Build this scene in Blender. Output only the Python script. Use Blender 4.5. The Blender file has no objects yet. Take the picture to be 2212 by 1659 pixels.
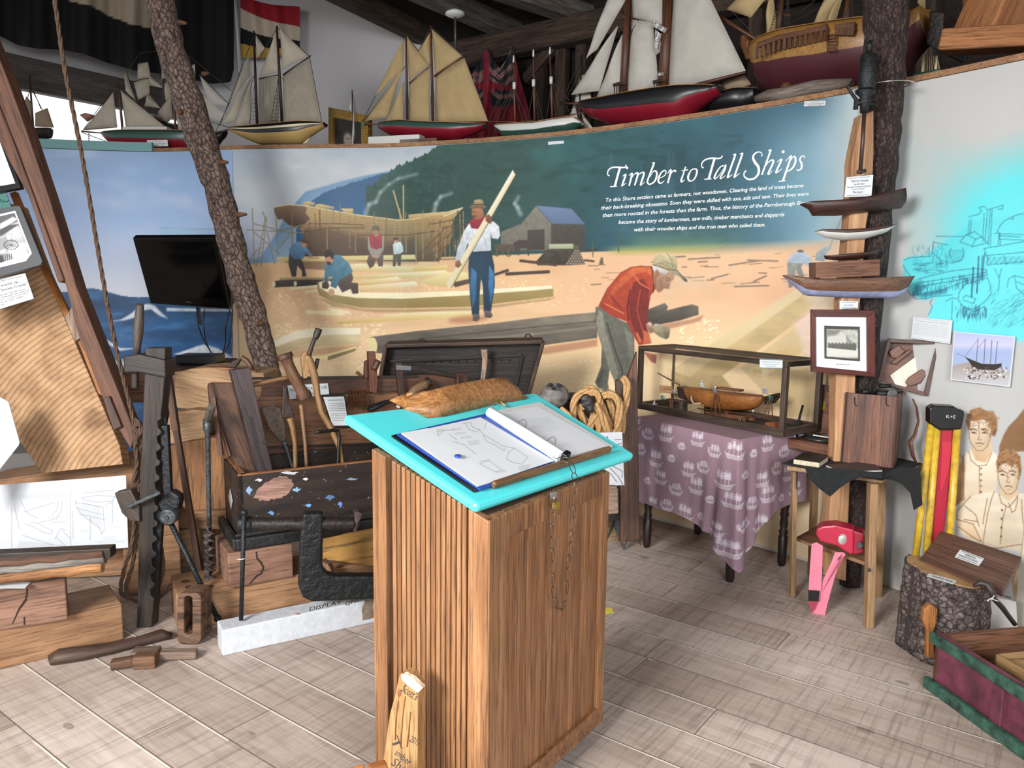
import bpy,math,random
import numpy as np
from mathutils import Vector,Matrix
random.seed(7);RNG=np.random.RandomState(11)
S=bpy.context.scene
C=S.collection
PI=math.pi
# ---------------------------------------------------------------- camera, world, light, exposure
FPX,PITCH,ROLL,EYE=1680.0,math.radians(7.8),math.radians(.75),1.6
_cp,_sp=math.cos(PITCH),math.sin(PITCH)
_r0,FW,_u0=Vector((1,0,0)),Vector((0,_cp,-_sp)),Vector((0,_sp,_cp))
RT=_r0*math.cos(ROLL)+_u0*math.sin(ROLL)
UPV=_u0*math.cos(ROLL)-_r0*math.sin(ROLL)
EYEP=Vector((0,0,EYE))
cam=bpy.data.cameras.new('camera');camo=bpy.data.objects.new('camera',cam);C.objects.link(camo)
cam.sensor_fit='HORIZONTAL';cam.sensor_width=36;cam.lens=36*FPX/2212
cam.clip_start=.02;cam.clip_end=100
camo.matrix_world=Matrix(((RT.x,UPV.x,-FW.x,0),(RT.y,UPV.y,-FW.y,0),(RT.z,UPV.z,-FW.z,EYE),(0,0,0,1)))
S.camera=camo
S.view_settings.view_transform='Standard';S.view_settings.look='None'
S.view_settings.gamma=1;S.view_settings.use_curve_mapping=False;S.view_settings.exposure=.34
S.cycles.transparent_max_bounces=40
W=bpy.data.worlds.new('world');S.world=W;W.use_nodes=True
W.node_tree.nodes['Background'].inputs[0].default_value=(.93,.96,1,1)
W.node_tree.nodes['Background'].inputs[1].default_value=.64
def area(name,loc,tgt,sx,sy,power,col,spread=180):
    l=bpy.data.lights.new(name,'AREA');l.shape='RECTANGLE';l.size=sx;l.size_y=sy
    l.energy=power;l.color=col;l.spread=math.radians(spread)
    o=bpy.data.objects.new(name,l);C.objects.link(o);o.location=loc
    o.rotation_euler=(Vector(tgt)-Vector(loc)).to_track_quat('-Z','Y').to_euler()
    return o
area('window_daylight_left',(-2.9,-1.3,2.7),(.1,3.2,.1),1.7,1.3,165,(1,.98,.95),110)
area('window_daylight_behind',(1.4,-2.6,2.4),(.4,3.6,.2),2.6,1.5,85,(.96,.98,1),120)

# ---------------------------------------------------------------- photograph pixel -> place
def ray(x,y):return RT*((x-1106)/FPX)-UPV*((y-829.5)/FPX)+FW
def G(x,y,z=0.0):
    d=ray(x,y);return EYEP+d*((z-EYE)/d.z)
def P(x,y,Y):
    d=ray(x,y);return EYEP+d*(Y/d.y)
def pix(p):
    d=Vector(p)-EYEP;w=d.dot(FW)
    return 1106+FPX*d.dot(RT)/w,829.5-FPX*d.dot(UPV)/w
class Pl:
    """a plane through o whose normal points away from the viewer; a = heading of the plane (0 = across the room), tilt = leans back"""
    def __init__(s,o,a=0.0,tilt=0.0):
        a=math.radians(a);t=math.radians(tilt)
        s.o=Vector(o);s.e=Vector((math.cos(a),math.sin(a),0))
        h=Vector((-math.sin(a),math.cos(a),0))
        s.n=h*math.cos(t)-Vector((0,0,1))*math.sin(t)
        s.u=s.n.cross(s.e)*-1
        if s.u.z<0:s.u=-s.u
    def __call__(s,x,y,off=0.0):
        d=ray(x,y);o=s.o+s.n*off
        return EYEP+d*((o-EYEP).dot(s.n)/d.dot(s.n))

# ---------------------------------------------------------------- mesh builder
class M:
    def __init__(s):s.v=[];s.f=[];s.m=[];s.sm=[];s.g=[];s.mi=0
    def _add(s,vs,fs,gc=None,smooth=False,mi=None):
        b=len(s.v);r=RNG.rand(3)*7
        s.v+=[tuple(v) for v in vs]
        gs=gc if gc is not None else vs
        s.g+=[(g[0]+r[0],g[1]+r[1],g[2]+r[2]) for g in gs]
        s.f+=[tuple(i+b for i in f) for f in fs]
        s.m+=[s.mi if mi is None else mi]*len(fs);s.sm+=[smooth]*len(fs)
        return s
    def box(s,c,size,R=None,mi=None,long=None):
        R=R or Matrix.Identity(3);c=Vector(c);hx,hy,hz=[q/2 for q in size]
        L=[Vector((a*hx,b*hy,d*hz)) for d in (-1,1) for a,b in ((-1,-1),(1,-1),(1,1),(-1,1))]
        k=long if long is not None else max(range(3),key=lambda i:size[i])
        o=[(0,1,2),(1,0,2),(2,0,1)][k]
        return s._add([c+R @ l for l in L],[(3,2,1,0),(4,5,6,7),(0,1,5,4),(1,2,6,5),(2,3,7,6),(3,0,4,7)],[(l[o[0]],l[o[1]],l[o[2]]) for l in L],mi=mi)
    def bar(s,p0,p1,w,h,up=(0,0,1),mi=None):
        p0,p1=Vector(p0),Vector(p1);x=(p1-p0);L=x.length;x.normalize()
        y=Vector(up).cross(x)
        if y.length<1e-4:y=Vector((0,1,0)).cross(x)
        y.normalize();z=x.cross(y)
        R=Matrix((x,y,z)).transposed()
        return s.box((p0+p1)/2,(L,w,h),R,mi,long=0)
    def slab(s,pts,th,mi=None,grain=None,cap=True):
        pts=[Vector(p) for p in pts];th=Vector(th);n=len(pts)
        g=Vector(grain).normalized() if grain is not None else max(((pts[(i+1)%n]-pts[i]) for i in range(n)),key=lambda v:v.length).normalized()
        t=th.normalized();q=g.cross(t)
        nn=Vector((0,0,0))
        for i in range(n):nn+=(pts[i]-pts[0]).cross(pts[(i+1)%n]-pts[0])
        fl=nn.dot(th)>0
        vs=pts+[p+th for p in pts]
        a=list(range(n));b=list(range(n,2*n))
        fs=[tuple(a[::-1]) if fl else tuple(a),tuple(b) if fl else tuple(b[::-1])]
        for i in range(n):
            j=(i+1)%n
            fs.append((i,j,j+n,i+n) if fl else (j,i,i+n,j+n))
        return s._add(vs,fs,[(v.dot(g),v.dot(q),v.dot(t)) for v in vs],mi=mi)
    def tube(s,pts,r,n=8,closed=False,mi=None,flat=1.0,up=(0,0,1)):
        pts=[Vector(p) for p in pts];k=len(pts);rs=list(r) if hasattr(r,'__len__') else [r]*k
        vs,gc=[],[];prev=None;L=0
        for i,p in enumerate(pts):
            if closed:t=pts[(i+1)%k]-pts[i-1]
            else:t=pts[min(i+1,k-1)]-pts[max(i-1,0)]
            if t.length<1e-9:t=Vector((0,0,1))
            t.normalize()
            if prev is None:
                a=Vector(up).cross(t)
                if a.length<.05:a=Vector((1,0.1,0)).cross(t)
            else:a=prev-t*prev.dot(t)
            a.normalize();prev=a;b=t.cross(a)
            if i:L+=(p-pts[i-1]).length
            for j in range(n):
                an=2*PI*j/n
                vs.append(p+a*math.cos(an)*rs[i]+b*math.sin(an)*rs[i]*flat);gc.append((L,math.cos(an)*rs[i],math.sin(an)*rs[i]))
        fs=[]
        for i in range(k if closed else k-1):
            for j in range(n):
                A=i*n;B=((i+1)%k)*n
                fs.append((A+j,A+(j+1)%n,B+(j+1)%n,B+j))
        s._add(vs,fs,gc,True,mi)
        if not closed:
            b0=len(s.v)-len(vs)
            s.f+=[tuple(b0+j for j in range(n-1,-1,-1)),tuple(b0+(k-1)*n+j for j in range(n))]
            s.m+=[s.mi if mi is None else mi]*2;s.sm+=[False]*2
        return s
    def lathe(s,p0,ax,prof,n=20,mi=None):
        p0=Vector(p0);ax=Vector(ax).normalized()
        return s.tube([p0+ax*t for t,r in _dedup(prof)],[r for t,r in _dedup(prof)],n,mi=mi,up=(0.3,1,.2))
    def ball(s,c,rx,ry=None,rz=None,n=12,mi=None,R=None):
        ry=ry or rx;rz=rz or rx;R=R or Matrix.Identity(3);c=Vector(c);m=n // 2+1
        vs=[];fs=[]
        for i in range(m+1):
            th=PI*i/m
            for j in range(n):
                ph=2*PI*j/n
                vs.append(c+R @ Vector((rx*math.sin(th)*math.cos(ph),ry*math.sin(th)*math.sin(ph),rz*math.cos(th))))
        for i in range(m):
            for j in range(n):
                fs.append((i*n+j,(i+1)*n+j,(i+1)*n+(j+1)%n,i*n+(j+1)%n))
        return s._add(vs,fs,None,True,mi)
    def patch(s,a,b,c,d,bulge=(0,0,0),th=(0,0.003,0),nu=8,nv=8,mi=None,wav=0.0):
        """sheet a-b (bottom) to d-c (top), bulged, with a real thickness"""
        a,b,c,d,bulge,th=map(Vector,(a,b,c,d,bulge,th));vs=[];gc=[]
        for side in (0,1):
            for i in range(nv+1):
                v=i/nv
                for j in range(nu+1):
                    u=j/nu
                    p=(a*(1-u)+b*u)*(1-v)+(d*(1-u)+c*u)*v
                    p=p+bulge*(math.sin(PI*u)*(math.sin(PI*v*.9+.15)))+(th.normalized()*wav*math.sin(u*23+v*5) if wav else Vector())
                    vs.append(p+th*side);gc.append((u*(b-a).length,v*(d-a).length,0))
        N=(nu+1)*(nv+1);fs=[]
        for i in range(nv):
            for j in range(nu):
                q=i*(nu+1)+j
                fs.append((q,q+1,q+nu+2,q+nu+1));fs.append((N+q,N+q+nu+1,N+q+nu+2,N+q+1))
        rim=[j for j in range(nu+1)]+[i*(nu+1)+nu for i in range(1,nv+1)]+[nv*(nu+1)+j for j in range(nu-1,-1,-1)]+[i*(nu+1) for i in range(nv-1,0,-1)]
        for k in range(len(rim)):
            p,q=rim[k],rim[(k+1)%len(rim)]
            fs.append((q,p,p+N,q+N))
        return s._add(vs,fs,gc,True,mi)
    def loft(s,rings,closed_ring=True,caps=True,mi=None,smooth=True):
        n=len(rings[0]);vs=[v for r in rings for v in r];fs=[]
        for i in range(len(rings)-1):
            for j in range(n if closed_ring else n-1):
                fs.append((i*n+j,i*n+(j+1)%n,(i+1)*n+(j+1)%n,(i+1)*n+j))
        if caps:fs+=[tuple(range(n-1,-1,-1)),tuple((len(rings)-1)*n+j for j in range(n))]
        return s._add(vs,fs,None,smooth,mi)
def _dedup(prof):
    out=[]
    for i,(t,r) in enumerate(prof):
        if out and abs(t-out[-1][0])<1e-7:t=out[-1][0]+1e-5
        out.append((t,r))
    return out
def obj(name,mb,mats,parent=None,bevel=0,smooth=None):
    me=bpy.data.meshes.new(name)
    me.from_pydata(mb.v,[],mb.f)
    mats=mats if isinstance(mats,(list,tuple)) else [mats]
    for m in mats:me.materials.append(m)
    me.polygons.foreach_set('material_index',mb.m);me.polygons.foreach_set('use_smooth',mb.sm)
    at=me.attributes.new('gc','FLOAT_VECTOR','POINT');at.data.foreach_set('vector',np.array(mb.g,dtype=np.float32).ravel())
    me.update()
    o=bpy.data.objects.new(name,me);C.objects.link(o)
    if bevel:
        b=o.modifiers.new('bevel','BEVEL');b.width=bevel;b.segments=2;b.limit_method='ANGLE';b.angle_limit=math.radians(50);b.use_clamp_overlap=True
    if parent is not None:
        o.parent=parent;o.matrix_parent_inverse=Matrix.Translation(-parent.location)
    return o
def thing(name,label,cat,loc,group=None):
    o=bpy.data.objects.new(name,None);C.objects.link(o);o.location=Vector(loc);o.empty_display_size=.05
    o['label']=label;o['category']=cat
    if group:o['group']=group
    return o
def solo(name,mb,mats,label,cat,group=None,bevel=0):
    o=obj(name,mb,mats,None,bevel);o['label']=label;o['category']=cat
    if group:o['group']=group
    return o
def struct(name,mb,mats,bevel=0):
    o=obj(name,mb,mats,None,bevel);o['kind']='structure';return o

# ---------------------------------------------------------------- materials
def lin(c):
    if isinstance(c,str):c=tuple(int(c[i:i+2],16)/255 for i in (0,2,4))
    return tuple((x/12.92 if x<=.04045 else ((x+.055)/1.055)**2.4) for x in c)+(1,)
_mc={}
def _base(name,rough,metal=0):
    m=bpy.data.materials.new(name);m.use_nodes=True;nt=m.node_tree;b=nt.nodes['Principled BSDF']
    b.inputs['Roughness'].default_value=rough;b.inputs['Metallic'].default_value=metal
    return m,nt,b
def _gc(nt,scale=(1,1,1)):
    a=nt.nodes.new('ShaderNodeAttribute');a.attribute_name='gc'
    mp=nt.nodes.new('ShaderNodeMapping');mp.inputs['Scale'].default_value=scale
    nt.links.new(a.outputs['Vector'],mp.inputs['Vector']);return mp.outputs[0]
def _noise(nt,vec,scale,detail=4,rough=.55,dist=0):
    n=nt.nodes.new('ShaderNodeTexNoise');n.inputs['Scale'].default_value=scale;n.inputs['Detail'].default_value=detail
    n.inputs['Roughness'].default_value=rough;n.inputs['Distortion'].default_value=dist
    nt.links.new(vec,n.inputs['Vector']);return n.outputs[0]
def _ramp(nt,fac,stops):
    r=nt.nodes.new('ShaderNodeValToRGB');e=r.color_ramp.elements
    while len(e)<len(stops):e.new(.5)
    for k,(p,c) in enumerate(stops):e[k].position=p;e[k].color=lin(c)
    nt.links.new(fac,r.inputs[0]);return r.outputs[0]
def _mix(nt,fac,a,b,mode='MIX'):
    n=nt.nodes.new('ShaderNodeMix');n.data_type='RGBA';n.blend_type=mode
    if isinstance(fac,(int,float)):n.inputs[0].default_value=fac
    else:nt.links.new(fac,n.inputs[0])
    for k,v in ((6,a),(7,b)):
        if isinstance(v,(tuple,str)):n.inputs[k].default_value=lin(v)
        else:nt.links.new(v,n.inputs[k])
    return n.outputs[2]
def _bump(nt,b,h,strength,dist=.01):
    n=nt.nodes.new('ShaderNodeBump');n.inputs['Strength'].default_value=strength;n.inputs['Distance'].default_value=dist
    nt.links.new(h,n.inputs['Height']);nt.links.new(n.outputs[0],b.inputs['Normal'])
def plain(name,c,rough=.6,metal=0,var=.0,bump=0,scale=30):
    if name in _mc:return _mc[name]
    m,nt,b=_base(name,rough,metal)
    b.inputs['Base Color'].default_value=lin(c)
    if var or bump:
        v=_gc(nt);n=_noise(nt,v,scale,5)
        if var:
            cc=tuple(int(c[i:i+2],16)/255 for i in (0,2,4)) if isinstance(c,str) else c
            nt.links.new(_ramp(nt,n,[(.3,tuple(x*(1-var) for x in cc)),(.7,tuple(min(1,x*(1+var*.7)) for x in cc))]),b.inputs['Base Color'])
        if bump:_bump(nt,b,n,bump)
    _mc[name]=m;return m
def wood(name,light,dark,rough=.6,sx=1.6,sy=26,contrast=(.32,.68),bump=.25,pores=.35,dist=1.2,spec=None):
    if name in _mc:return _mc[name]
    m,nt,b=_base(name,rough)
    v=_gc(nt,(sx,sy,sy));n=_noise(nt,v,1,6,.6,dist)
    c=_ramp(nt,n,[(contrast[0],dark),(contrast[1],light)])
    v2=_gc(nt,(sx*4,sy*9,sy*9));n2=_noise(nt,v2,1,3,.7)
    p=_ramp(nt,n2,[(.36,(1-pores,)*3),(.5,(1,1,1))])
    c=_mix(nt,1.0,c,p,'MULTIPLY')
    v3=_gc(nt,(1,3,3));n3=_noise(nt,v3,1.7,3)
    c=_mix(nt,1.0,c,_ramp(nt,n3,[(.3,(.8,.78,.76)),(.7,(1,1,1))]),'MULTIPLY')
    nt.links.new(c,b.inputs['Base Color']);_bump(nt,b,n,bump,.004)
    _mc[name]=m;return m
def emis(name,c,s):
    m,nt,b=_base(name,.5);b.inputs['Base Color'].default_value=lin(c)
    b.inputs['Emission Color'].default_value=lin(c);b.inputs['Emission Strength'].default_value=s;return m
def bark(name,c1,c2,c3,scale=60,stretch=.35):
    m,nt,b=_base(name,.9)
    v=_gc(nt,(stretch,1,1));n=_noise(nt,v,scale,6,.65,.6);v2=_gc(nt,(stretch*1.4,1,1))
    w=nt.nodes.new('ShaderNodeTexVoronoi');w.inputs['Scale'].default_value=scale*1.1;w.feature='DISTANCE_TO_EDGE';nt.links.new(v2,w.inputs['Vector'])
    c=_ramp(nt,n,[(.34,c1),(.5,c2),(.72,c3)])
    c=_mix(nt,1.0,c,_ramp(nt,w.outputs[0],[(.0,(.45,.4,.4)),(.18,(1,1,1))]),'MULTIPLY')
    nt.links.new(c,b.inputs['Base Color']);_bump(nt,b,n,.9,.02);return m
def vcol(name,rough=.55,attr='Col'):
    m,nt,b=_base(name,rough);a=nt.nodes.new('ShaderNodeAttribute');a.attribute_name=attr
    nt.links.new(a.outputs['Color'],b.inputs['Base Color']);return m
def glassm(name='clear glass',tint=(1,1,1)):
    m=bpy.data.materials.new(name);m.use_nodes=True;nt=m.node_tree;nt.nodes.clear()
    o=nt.nodes.new('ShaderNodeOutputMaterial');t=nt.nodes.new('ShaderNodeBsdfTransparent');g=nt.nodes.new('ShaderNodeBsdfGlossy')
    t.inputs[0].default_value=lin(tint);g.inputs['Roughness'].default_value=.02;mx=nt.nodes.new('ShaderNodeMixShader')
    mx.inputs[0].default_value=.035;nt.links.new(t.outputs[0],mx.inputs[1]);nt.links.new(g.outputs[0],mx.inputs[2]);nt.links.new(mx.outputs[0],o.inputs[0]);return m

# ---------------------------------------------------------------- painting flat artwork: a colour canvas sampled onto a dense mesh
class Canvas:
    def __init__(s,x0,y0,x1,y1,base='ffffff',k=1.0):
        s.x0,s.y0,s.k=x0,y0,k;s.w=int((x1-x0)*k);s.h=int((y1-y0)*k)
        s.a=np.empty((s.h,s.w,3),np.float32);s.a[:]=s.c(base)
        s.X,s.Y=np.meshgrid(x0+(np.arange(s.w)+.5)/k,y0+(np.arange(s.h)+.5)/k)
    @staticmethod
    def c(c):return np.array([int(c[i:i+2],16)/255 for i in (0,2,4)],np.float32) if isinstance(c,str) else np.array(c,np.float32)
    def noise(s,cell,seed,octv=3,sx=1.0):
        out=np.zeros((s.h,s.w),np.float32);amp=1;tot=0;r=np.random.RandomState(seed)
        for o in range(octv):
            cx=max(cell*sx*s.k,1.5);cy=max(cell*s.k,1.5)
            gw,gh=int(s.w/cx)+3,int(s.h/cy)+3;g=r.rand(gh,gw).astype(np.float32)
            u=np.arange(s.w)/cx;v=np.arange(s.h)/cy;iu=u.astype(int);iv=v.astype(int);fu=u-iu;fv=v-iv
            fu=fu*fu*(3-2*fu);fv=fv*fv*(3-2*fv)
            A=g[iv][:,iu];B=g[iv][:,iu+1];D=g[iv+1][:,iu];E=g[iv+1][:,iu+1]
            out+=amp*((A*(1-fu)+B*fu)*(1-fv[:,None])+(D*(1-fu)+E*fu)*fv[:,None]);tot+=amp;amp*=.55;cell/=2
        return out/tot
    def _bb(s,pts,pad):
        xs=[p[0] for p in pts];ys=[p[1] for p in pts]
        i0=max(0,int((min(xs)-pad-s.x0)*s.k));i1=min(s.w,int((max(xs)+pad-s.x0)*s.k)+2)
        j0=max(0,int((min(ys)-pad-s.y0)*s.k));j1=min(s.h,int((max(ys)+pad-s.y0)*s.k)+2)
        return i0,i1,j0,j1
    def poly(s,pts,col,col2=None,horiz=False,soft=.7,tex=None,alpha=1.0):
        i0,i1,j0,j1=s._bb(pts,soft+1)
        if i1<=i0 or j1<=j0:return
        X=s.X[j0:j1,i0:i1];Y=s.Y[j0:j1,i0:i1];ins=np.zeros(X.shape,bool);d=np.full(X.shape,1e9,np.float32);n=len(pts)
        for a in range(n):
            xa,ya=pts[a];xb,yb=pts[(a+1)%n]
            if ya!=yb:ins ^= ((ya>Y)!=(yb>Y))&(X<(xb-xa)*(Y-ya)/(yb-ya)+xa)
            vx,vy=xb-xa,yb-ya;L=vx*vx+vy*vy+1e-9
            t=np.clip(((X-xa)*vx+(Y-ya)*vy)/L,0,1);d=np.minimum(d,np.hypot(X-xa-t*vx,Y-ya-t*vy))
        m=np.clip(.5+np.where(ins,d,-d)/(2*soft),0,1)*alpha
        c1=s.c(col)
        if col2 is not None:
            c2=s.c(col2)
            if horiz:xs=[p[0] for p in pts];t=np.clip((X-min(xs))/(max(xs)-min(xs)+1e-6),0,1)
            else:ys=[p[1] for p in pts];t=np.clip((Y-min(ys))/(max(ys)-min(ys)+1e-6),0,1)
            cc=c1*(1-t[...,None])+c2*t[...,None]
        else:cc=np.broadcast_to(c1,X.shape+(3,))
        if tex is not None:cc=np.clip(cc*tex[j0:j1,i0:i1,None],0,1)
        s.a[j0:j1,i0:i1]=s.a[j0:j1,i0:i1]*(1-m[...,None])+cc*m[...,None]
    def line(s,pts,w,col,alpha=1.0,soft=.6):
        ws=list(w) if hasattr(w,'__len__') else [w]*len(pts);c=s.c(col)
        for a in range(len(pts)-1):
            i0,i1,j0,j1=s._bb(pts[a:a+2],max(ws[a],ws[a+1])/2+soft+1)
            if i1<=i0 or j1<=j0:continue
            X=s.X[j0:j1,i0:i1];Y=s.Y[j0:j1,i0:i1];xa,ya=pts[a];xb,yb=pts[a+1]
            vx,vy=xb-xa,yb-ya;t=np.clip(((X-xa)*vx+(Y-ya)*vy)/(vx*vx+vy*vy+1e-9),0,1)
            d=np.hypot(X-xa-t*vx,Y-ya-t*vy);ww=ws[a]*(1-t)+ws[a+1]*t
            m=(np.clip(.5+(ww/2-d)/(2*soft),0,1)*alpha)[...,None]
            s.a[j0:j1,i0:i1]=s.a[j0:j1,i0:i1]*(1-m)+c*m
    def ell(s,cx,cy,rx,ry,col,rot=0,**k):
        r=math.radians(rot);s.poly([(cx+rx*math.cos(t)*math.cos(r)-ry*math.sin(t)*math.sin(r),cy+rx*math.cos(t)*math.sin(r)+ry*math.sin(t)*math.cos(r)) for t in [2*PI*i/20 for i in range(20)]],col,**k)
    def dots(s,n,x0,y0,x1,y1,col,r=(1,3),seed=1,asp=.5,alpha=.8,inside=None):
        q=random.Random(seed)
        for _ in range(n):
            x=q.uniform(x0,x1);y=q.uniform(y0,y1)
            if inside and not inside(x,y):continue
            rr=q.uniform(*r);s.ell(x,y,rr,rr*asp,col,q.uniform(-30,30),soft=.8,alpha=alpha)
    def sample(s,x,y):
        u=np.clip((x-s.x0)*s.k-.5,0,s.w-1.001);v=np.clip((y-s.y0)*s.k-.5,0,s.h-1.001)
        iu=u.astype(int);iv=v.astype(int);fu=(u-iu)[:,None];fv=(v-iv)[:,None]
        return (s.a[iv,iu]*(1-fu)+s.a[iv,iu+1]*fu)*(1-fv)+(s.a[iv+1,iu]*(1-fu)+s.a[iv+1,iu+1]*fu)*fv
def srgb2lin(a):return np.where(a<=.04045,a/12.92,((a+.055)/1.055)**2.4)
_rt,_up,_fw=(np.array(v) for v in (RT,UPV,FW))
def pixa(p):
    d=p-np.array([0,0,EYE]);w=d @ _fw
    return 1106+FPX*(d @ _rt)/w,829.5-FPX*(d @ _up)/w
def gridmesh(name,pts,cols,mat,parent=None):
    """pts (nz, ns, 3) world points, cols (nz*ns, 3) sRGB: the artwork as a colour attribute on the sheet itself"""
    nz,ns=pts.shape[:2];me=bpy.data.meshes.new(name)
    v=pts.reshape(-1,3).astype(np.float32);me.vertices.add(len(v));me.vertices.foreach_set('co',v.ravel())
    i=(np.arange(nz-1)[:,None]*ns+np.arange(ns-1)[None]).ravel();q=np.stack([i,i+1,i+ns+1,i+ns],1)
    me.loops.add(q.size);me.loops.foreach_set('vertex_index',q.ravel().astype(np.int32))
    me.polygons.add(len(q));me.polygons.foreach_set('loop_start',(np.arange(len(q))*4).astype(np.int32));me.polygons.foreach_set('use_smooth',np.ones(len(q),bool))
    at=me.color_attributes.new('Col','FLOAT_COLOR','POINT');c=np.ones((len(v),4),np.float32);c[:,:3]=srgb2lin(np.clip(cols,0,1));at.data.foreach_set('color',c.ravel())
    me.materials.append(mat);me.update(calc_edges=True);me.validate()
    o=bpy.data.objects.new(name,me);C.objects.link(o)
    if parent is not None:o.parent=parent;o.matrix_parent_inverse=Matrix.Translation(-parent.location)
    return o
def picture(name,a,b,c,d,canvas,mat,parent=None,res=.002,th=None):
    """flat sheet with corners a b (bottom) c d (top); canvas runs 0..1 from top left"""
    a,b,c,d=[np.array(q) for q in (a,b,c,d)]
    nu=max(2,int(np.linalg.norm(b-a)/res));nv=max(2,int(np.linalg.norm(d-a)/res))
    u=np.linspace(0,1,nu+1)[None,:,None];v=np.linspace(0,1,nv+1)[:,None,None]
    p=(a*(1-u)+b*u)*(1-v)+(d*(1-u)+c*u)*v
    U,V=np.meshgrid(np.linspace(0,1,nu+1),np.linspace(0,1,nv+1))
    col=canvas.sample(canvas.x0+U.ravel()*canvas.w/canvas.k,canvas.y0+(1-V.ravel())*canvas.h/canvas.k)
    return gridmesh(name,p,col,mat,parent)
# ---------------------------------------------------------------- lettering
def glyphs(txt,shear=0,bold=0):
    cu=bpy.data.curves.new('t','FONT');cu.body=txt;cu.shear=shear;cu.size=1;cu.resolution_u=2;cu.offset=bold;cu.fill_mode='FRONT'
    o=bpy.data.objects.new('t',cu);C.objects.link(o)
    dg=bpy.context.evaluated_depsgraph_get();dg.update();me=o.evaluated_get(dg).to_mesh()
    v=[tuple(q.co) for q in me.vertices];f=[tuple(q.vertices) for q in me.polygons];o.evaluated_get(dg).to_mesh_clear()
    bpy.data.objects.remove(o);bpy.data.curves.remove(cu);return v,f
def text(mb,txt,surf,p0,p1,h,shear=0.0,bold=0.0,lift=.0012,hsl=0.0):
    """write txt on a surface: baseline from p0 to p1 (photo pixels), letter height h"""
    v,f=glyphs(txt,shear,bold)
    if not v:return
    x0=min(q[0] for q in v);x1=max(q[0] for q in v);dx,dy=p1[0]-p0[0],p1[1]-p0[1];L=math.hypot(dx,dy)
    nx,ny=dy/L,-dx/L
    nx+=hsl
    out=[]
    for q in v:
        t=(q[0]-x0)/(x1-x0);k=q[1]*h/.7
        out.append(surf(p0[0]+dx*t+nx*k,p0[1]+dy*t+ny*k,-lift))
    mb._add(out,f)
def textf(mb,txt,o,ex,ey,w,h,shear=0,bold=0,center=False):
    """write txt from world point o along ex with height h along ey, fitted to width w (0 = natural)"""
    v,f=glyphs(txt,shear,bold)
    if not v:return
    x0=min(q[0] for q in v);x1=max(q[0] for q in v);ex=Vector(ex).normalized();ey=Vector(ey).normalized()
    sx=w/(x1-x0) if w else h/.7;off=-(x1-x0)*sx/2 if center else 0
    mb._add([Vector(o)+ex*((q[0]-x0)*sx+off)+ey*(q[1]*h/.7) for q in v],f)
# ================================================================ the curved partition wall
HW=2.58
_wp=[(-5.6,4.6),(-4.9,5.5),(-4.35,6.1),(-3.72,6.215),(-3.25,6.30),(-2.87,6.33),(-2.5,6.25),(-2.17,6.155),(-1.8,6.09),(-1.44,6.04),(-1.15,6.0),(-.867,5.944),(-.637,5.86),(-.205,5.673),(.332,5.38),(.822,4.992),(1.353,4.488),(1.693,4.11),(1.882,3.89),(2.08,3.6),(2.27,3.28),(2.5,2.75),(2.64,2.2),(2.64,1.6)]
_wp=np.array(_wp)*1.035
def _catmull(p,step=.02):
    out=[]
    for i in range(1,len(p)-2):
        n=max(2,int(np.linalg.norm(p[i+1]-p[i])/step))
        for k in range(n):
            t=k/n;out.append(.5*((2*p[i])+(-p[i-1]+p[i+1])*t+(2*p[i-1]-5*p[i]+4*p[i+1]-p[i+2])*t*t+(-p[i-1]+3*p[i]-3*p[i+1]+p[i+2])*t**3))
    return np.array(out)
WQ=_catmull(_wp)
_d=np.gradient(WQ,axis=0);_d/=np.linalg.norm(_d,axis=1)[:,None]
WN=np.stack([-_d[:,1],_d[:,0]],1)          # away from the room's middle
WS=np.concatenate([[0],np.cumsum(np.linalg.norm(np.diff(WQ,axis=0),axis=1))])
def wall(x,y,off=0.0):
    d=ray(x,y);q=WQ+WN*off;cr=q[:,0]*d.y-q[:,1]*d.x
    i=np.where((cr[:-1]<=0)&(cr[1:]>0))[0]
    i=int(i[0]) if len(i) else (0 if cr[0]>0 else len(q)-2)
    t=cr[i]/(cr[i]-cr[i+1]+1e-12);p=q[i]*(1-t)+q[i+1]*t
    return EYEP+d*(p[1]/d.y)
def walls(s,z,off=0.0):
    i=int(np.clip(np.searchsorted(WS,s)-1,0,len(WS)-2));t=(s-WS[i])/(WS[i+1]-WS[i]);q=WQ+WN*off
    p=q[i]*(1-t)+q[i+1]*t;return Vector((p[0],p[1],z))
def s_at(x,y=400):
    p=wall(x,y);return float(WS[np.argmin(np.hypot(WQ[:,0]-p.x,WQ[:,1]-p.y))])
def dep(x):return wall(x,600).y
mb=M()
rr=[]
for q,n in zip(WQ[::4],WN[::4]):
    a,b=q+n*.004,q+n*.024
    rr.append([Vector((a[0],a[1],0)),Vector((b[0],b[1],0)),Vector((b[0],b[1],HW)),Vector((a[0],a[1],HW))])
mb.loft(rr,smooth=False)
struct('wall_back',mb,plain('partition board','c9c2b4',.8))
# plywood shelf along the top of the partition
mb=M();rr=[]
for q,n in zip(WQ[::4],WN[::4]):
    a,b=q-n*.012,q+n*.62
    rr.append([Vector((a[0],a[1],HW)),Vector((b[0],b[1],HW)),Vector((b[0],b[1],HW+.028)),Vector((a[0],a[1],HW+.028))])
mb.loft(rr,smooth=False)
SHZ=HW+.029
struct('trim_1',mb,wood('shelf ply','b48a64','8a6244',.7,3,20))

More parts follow.
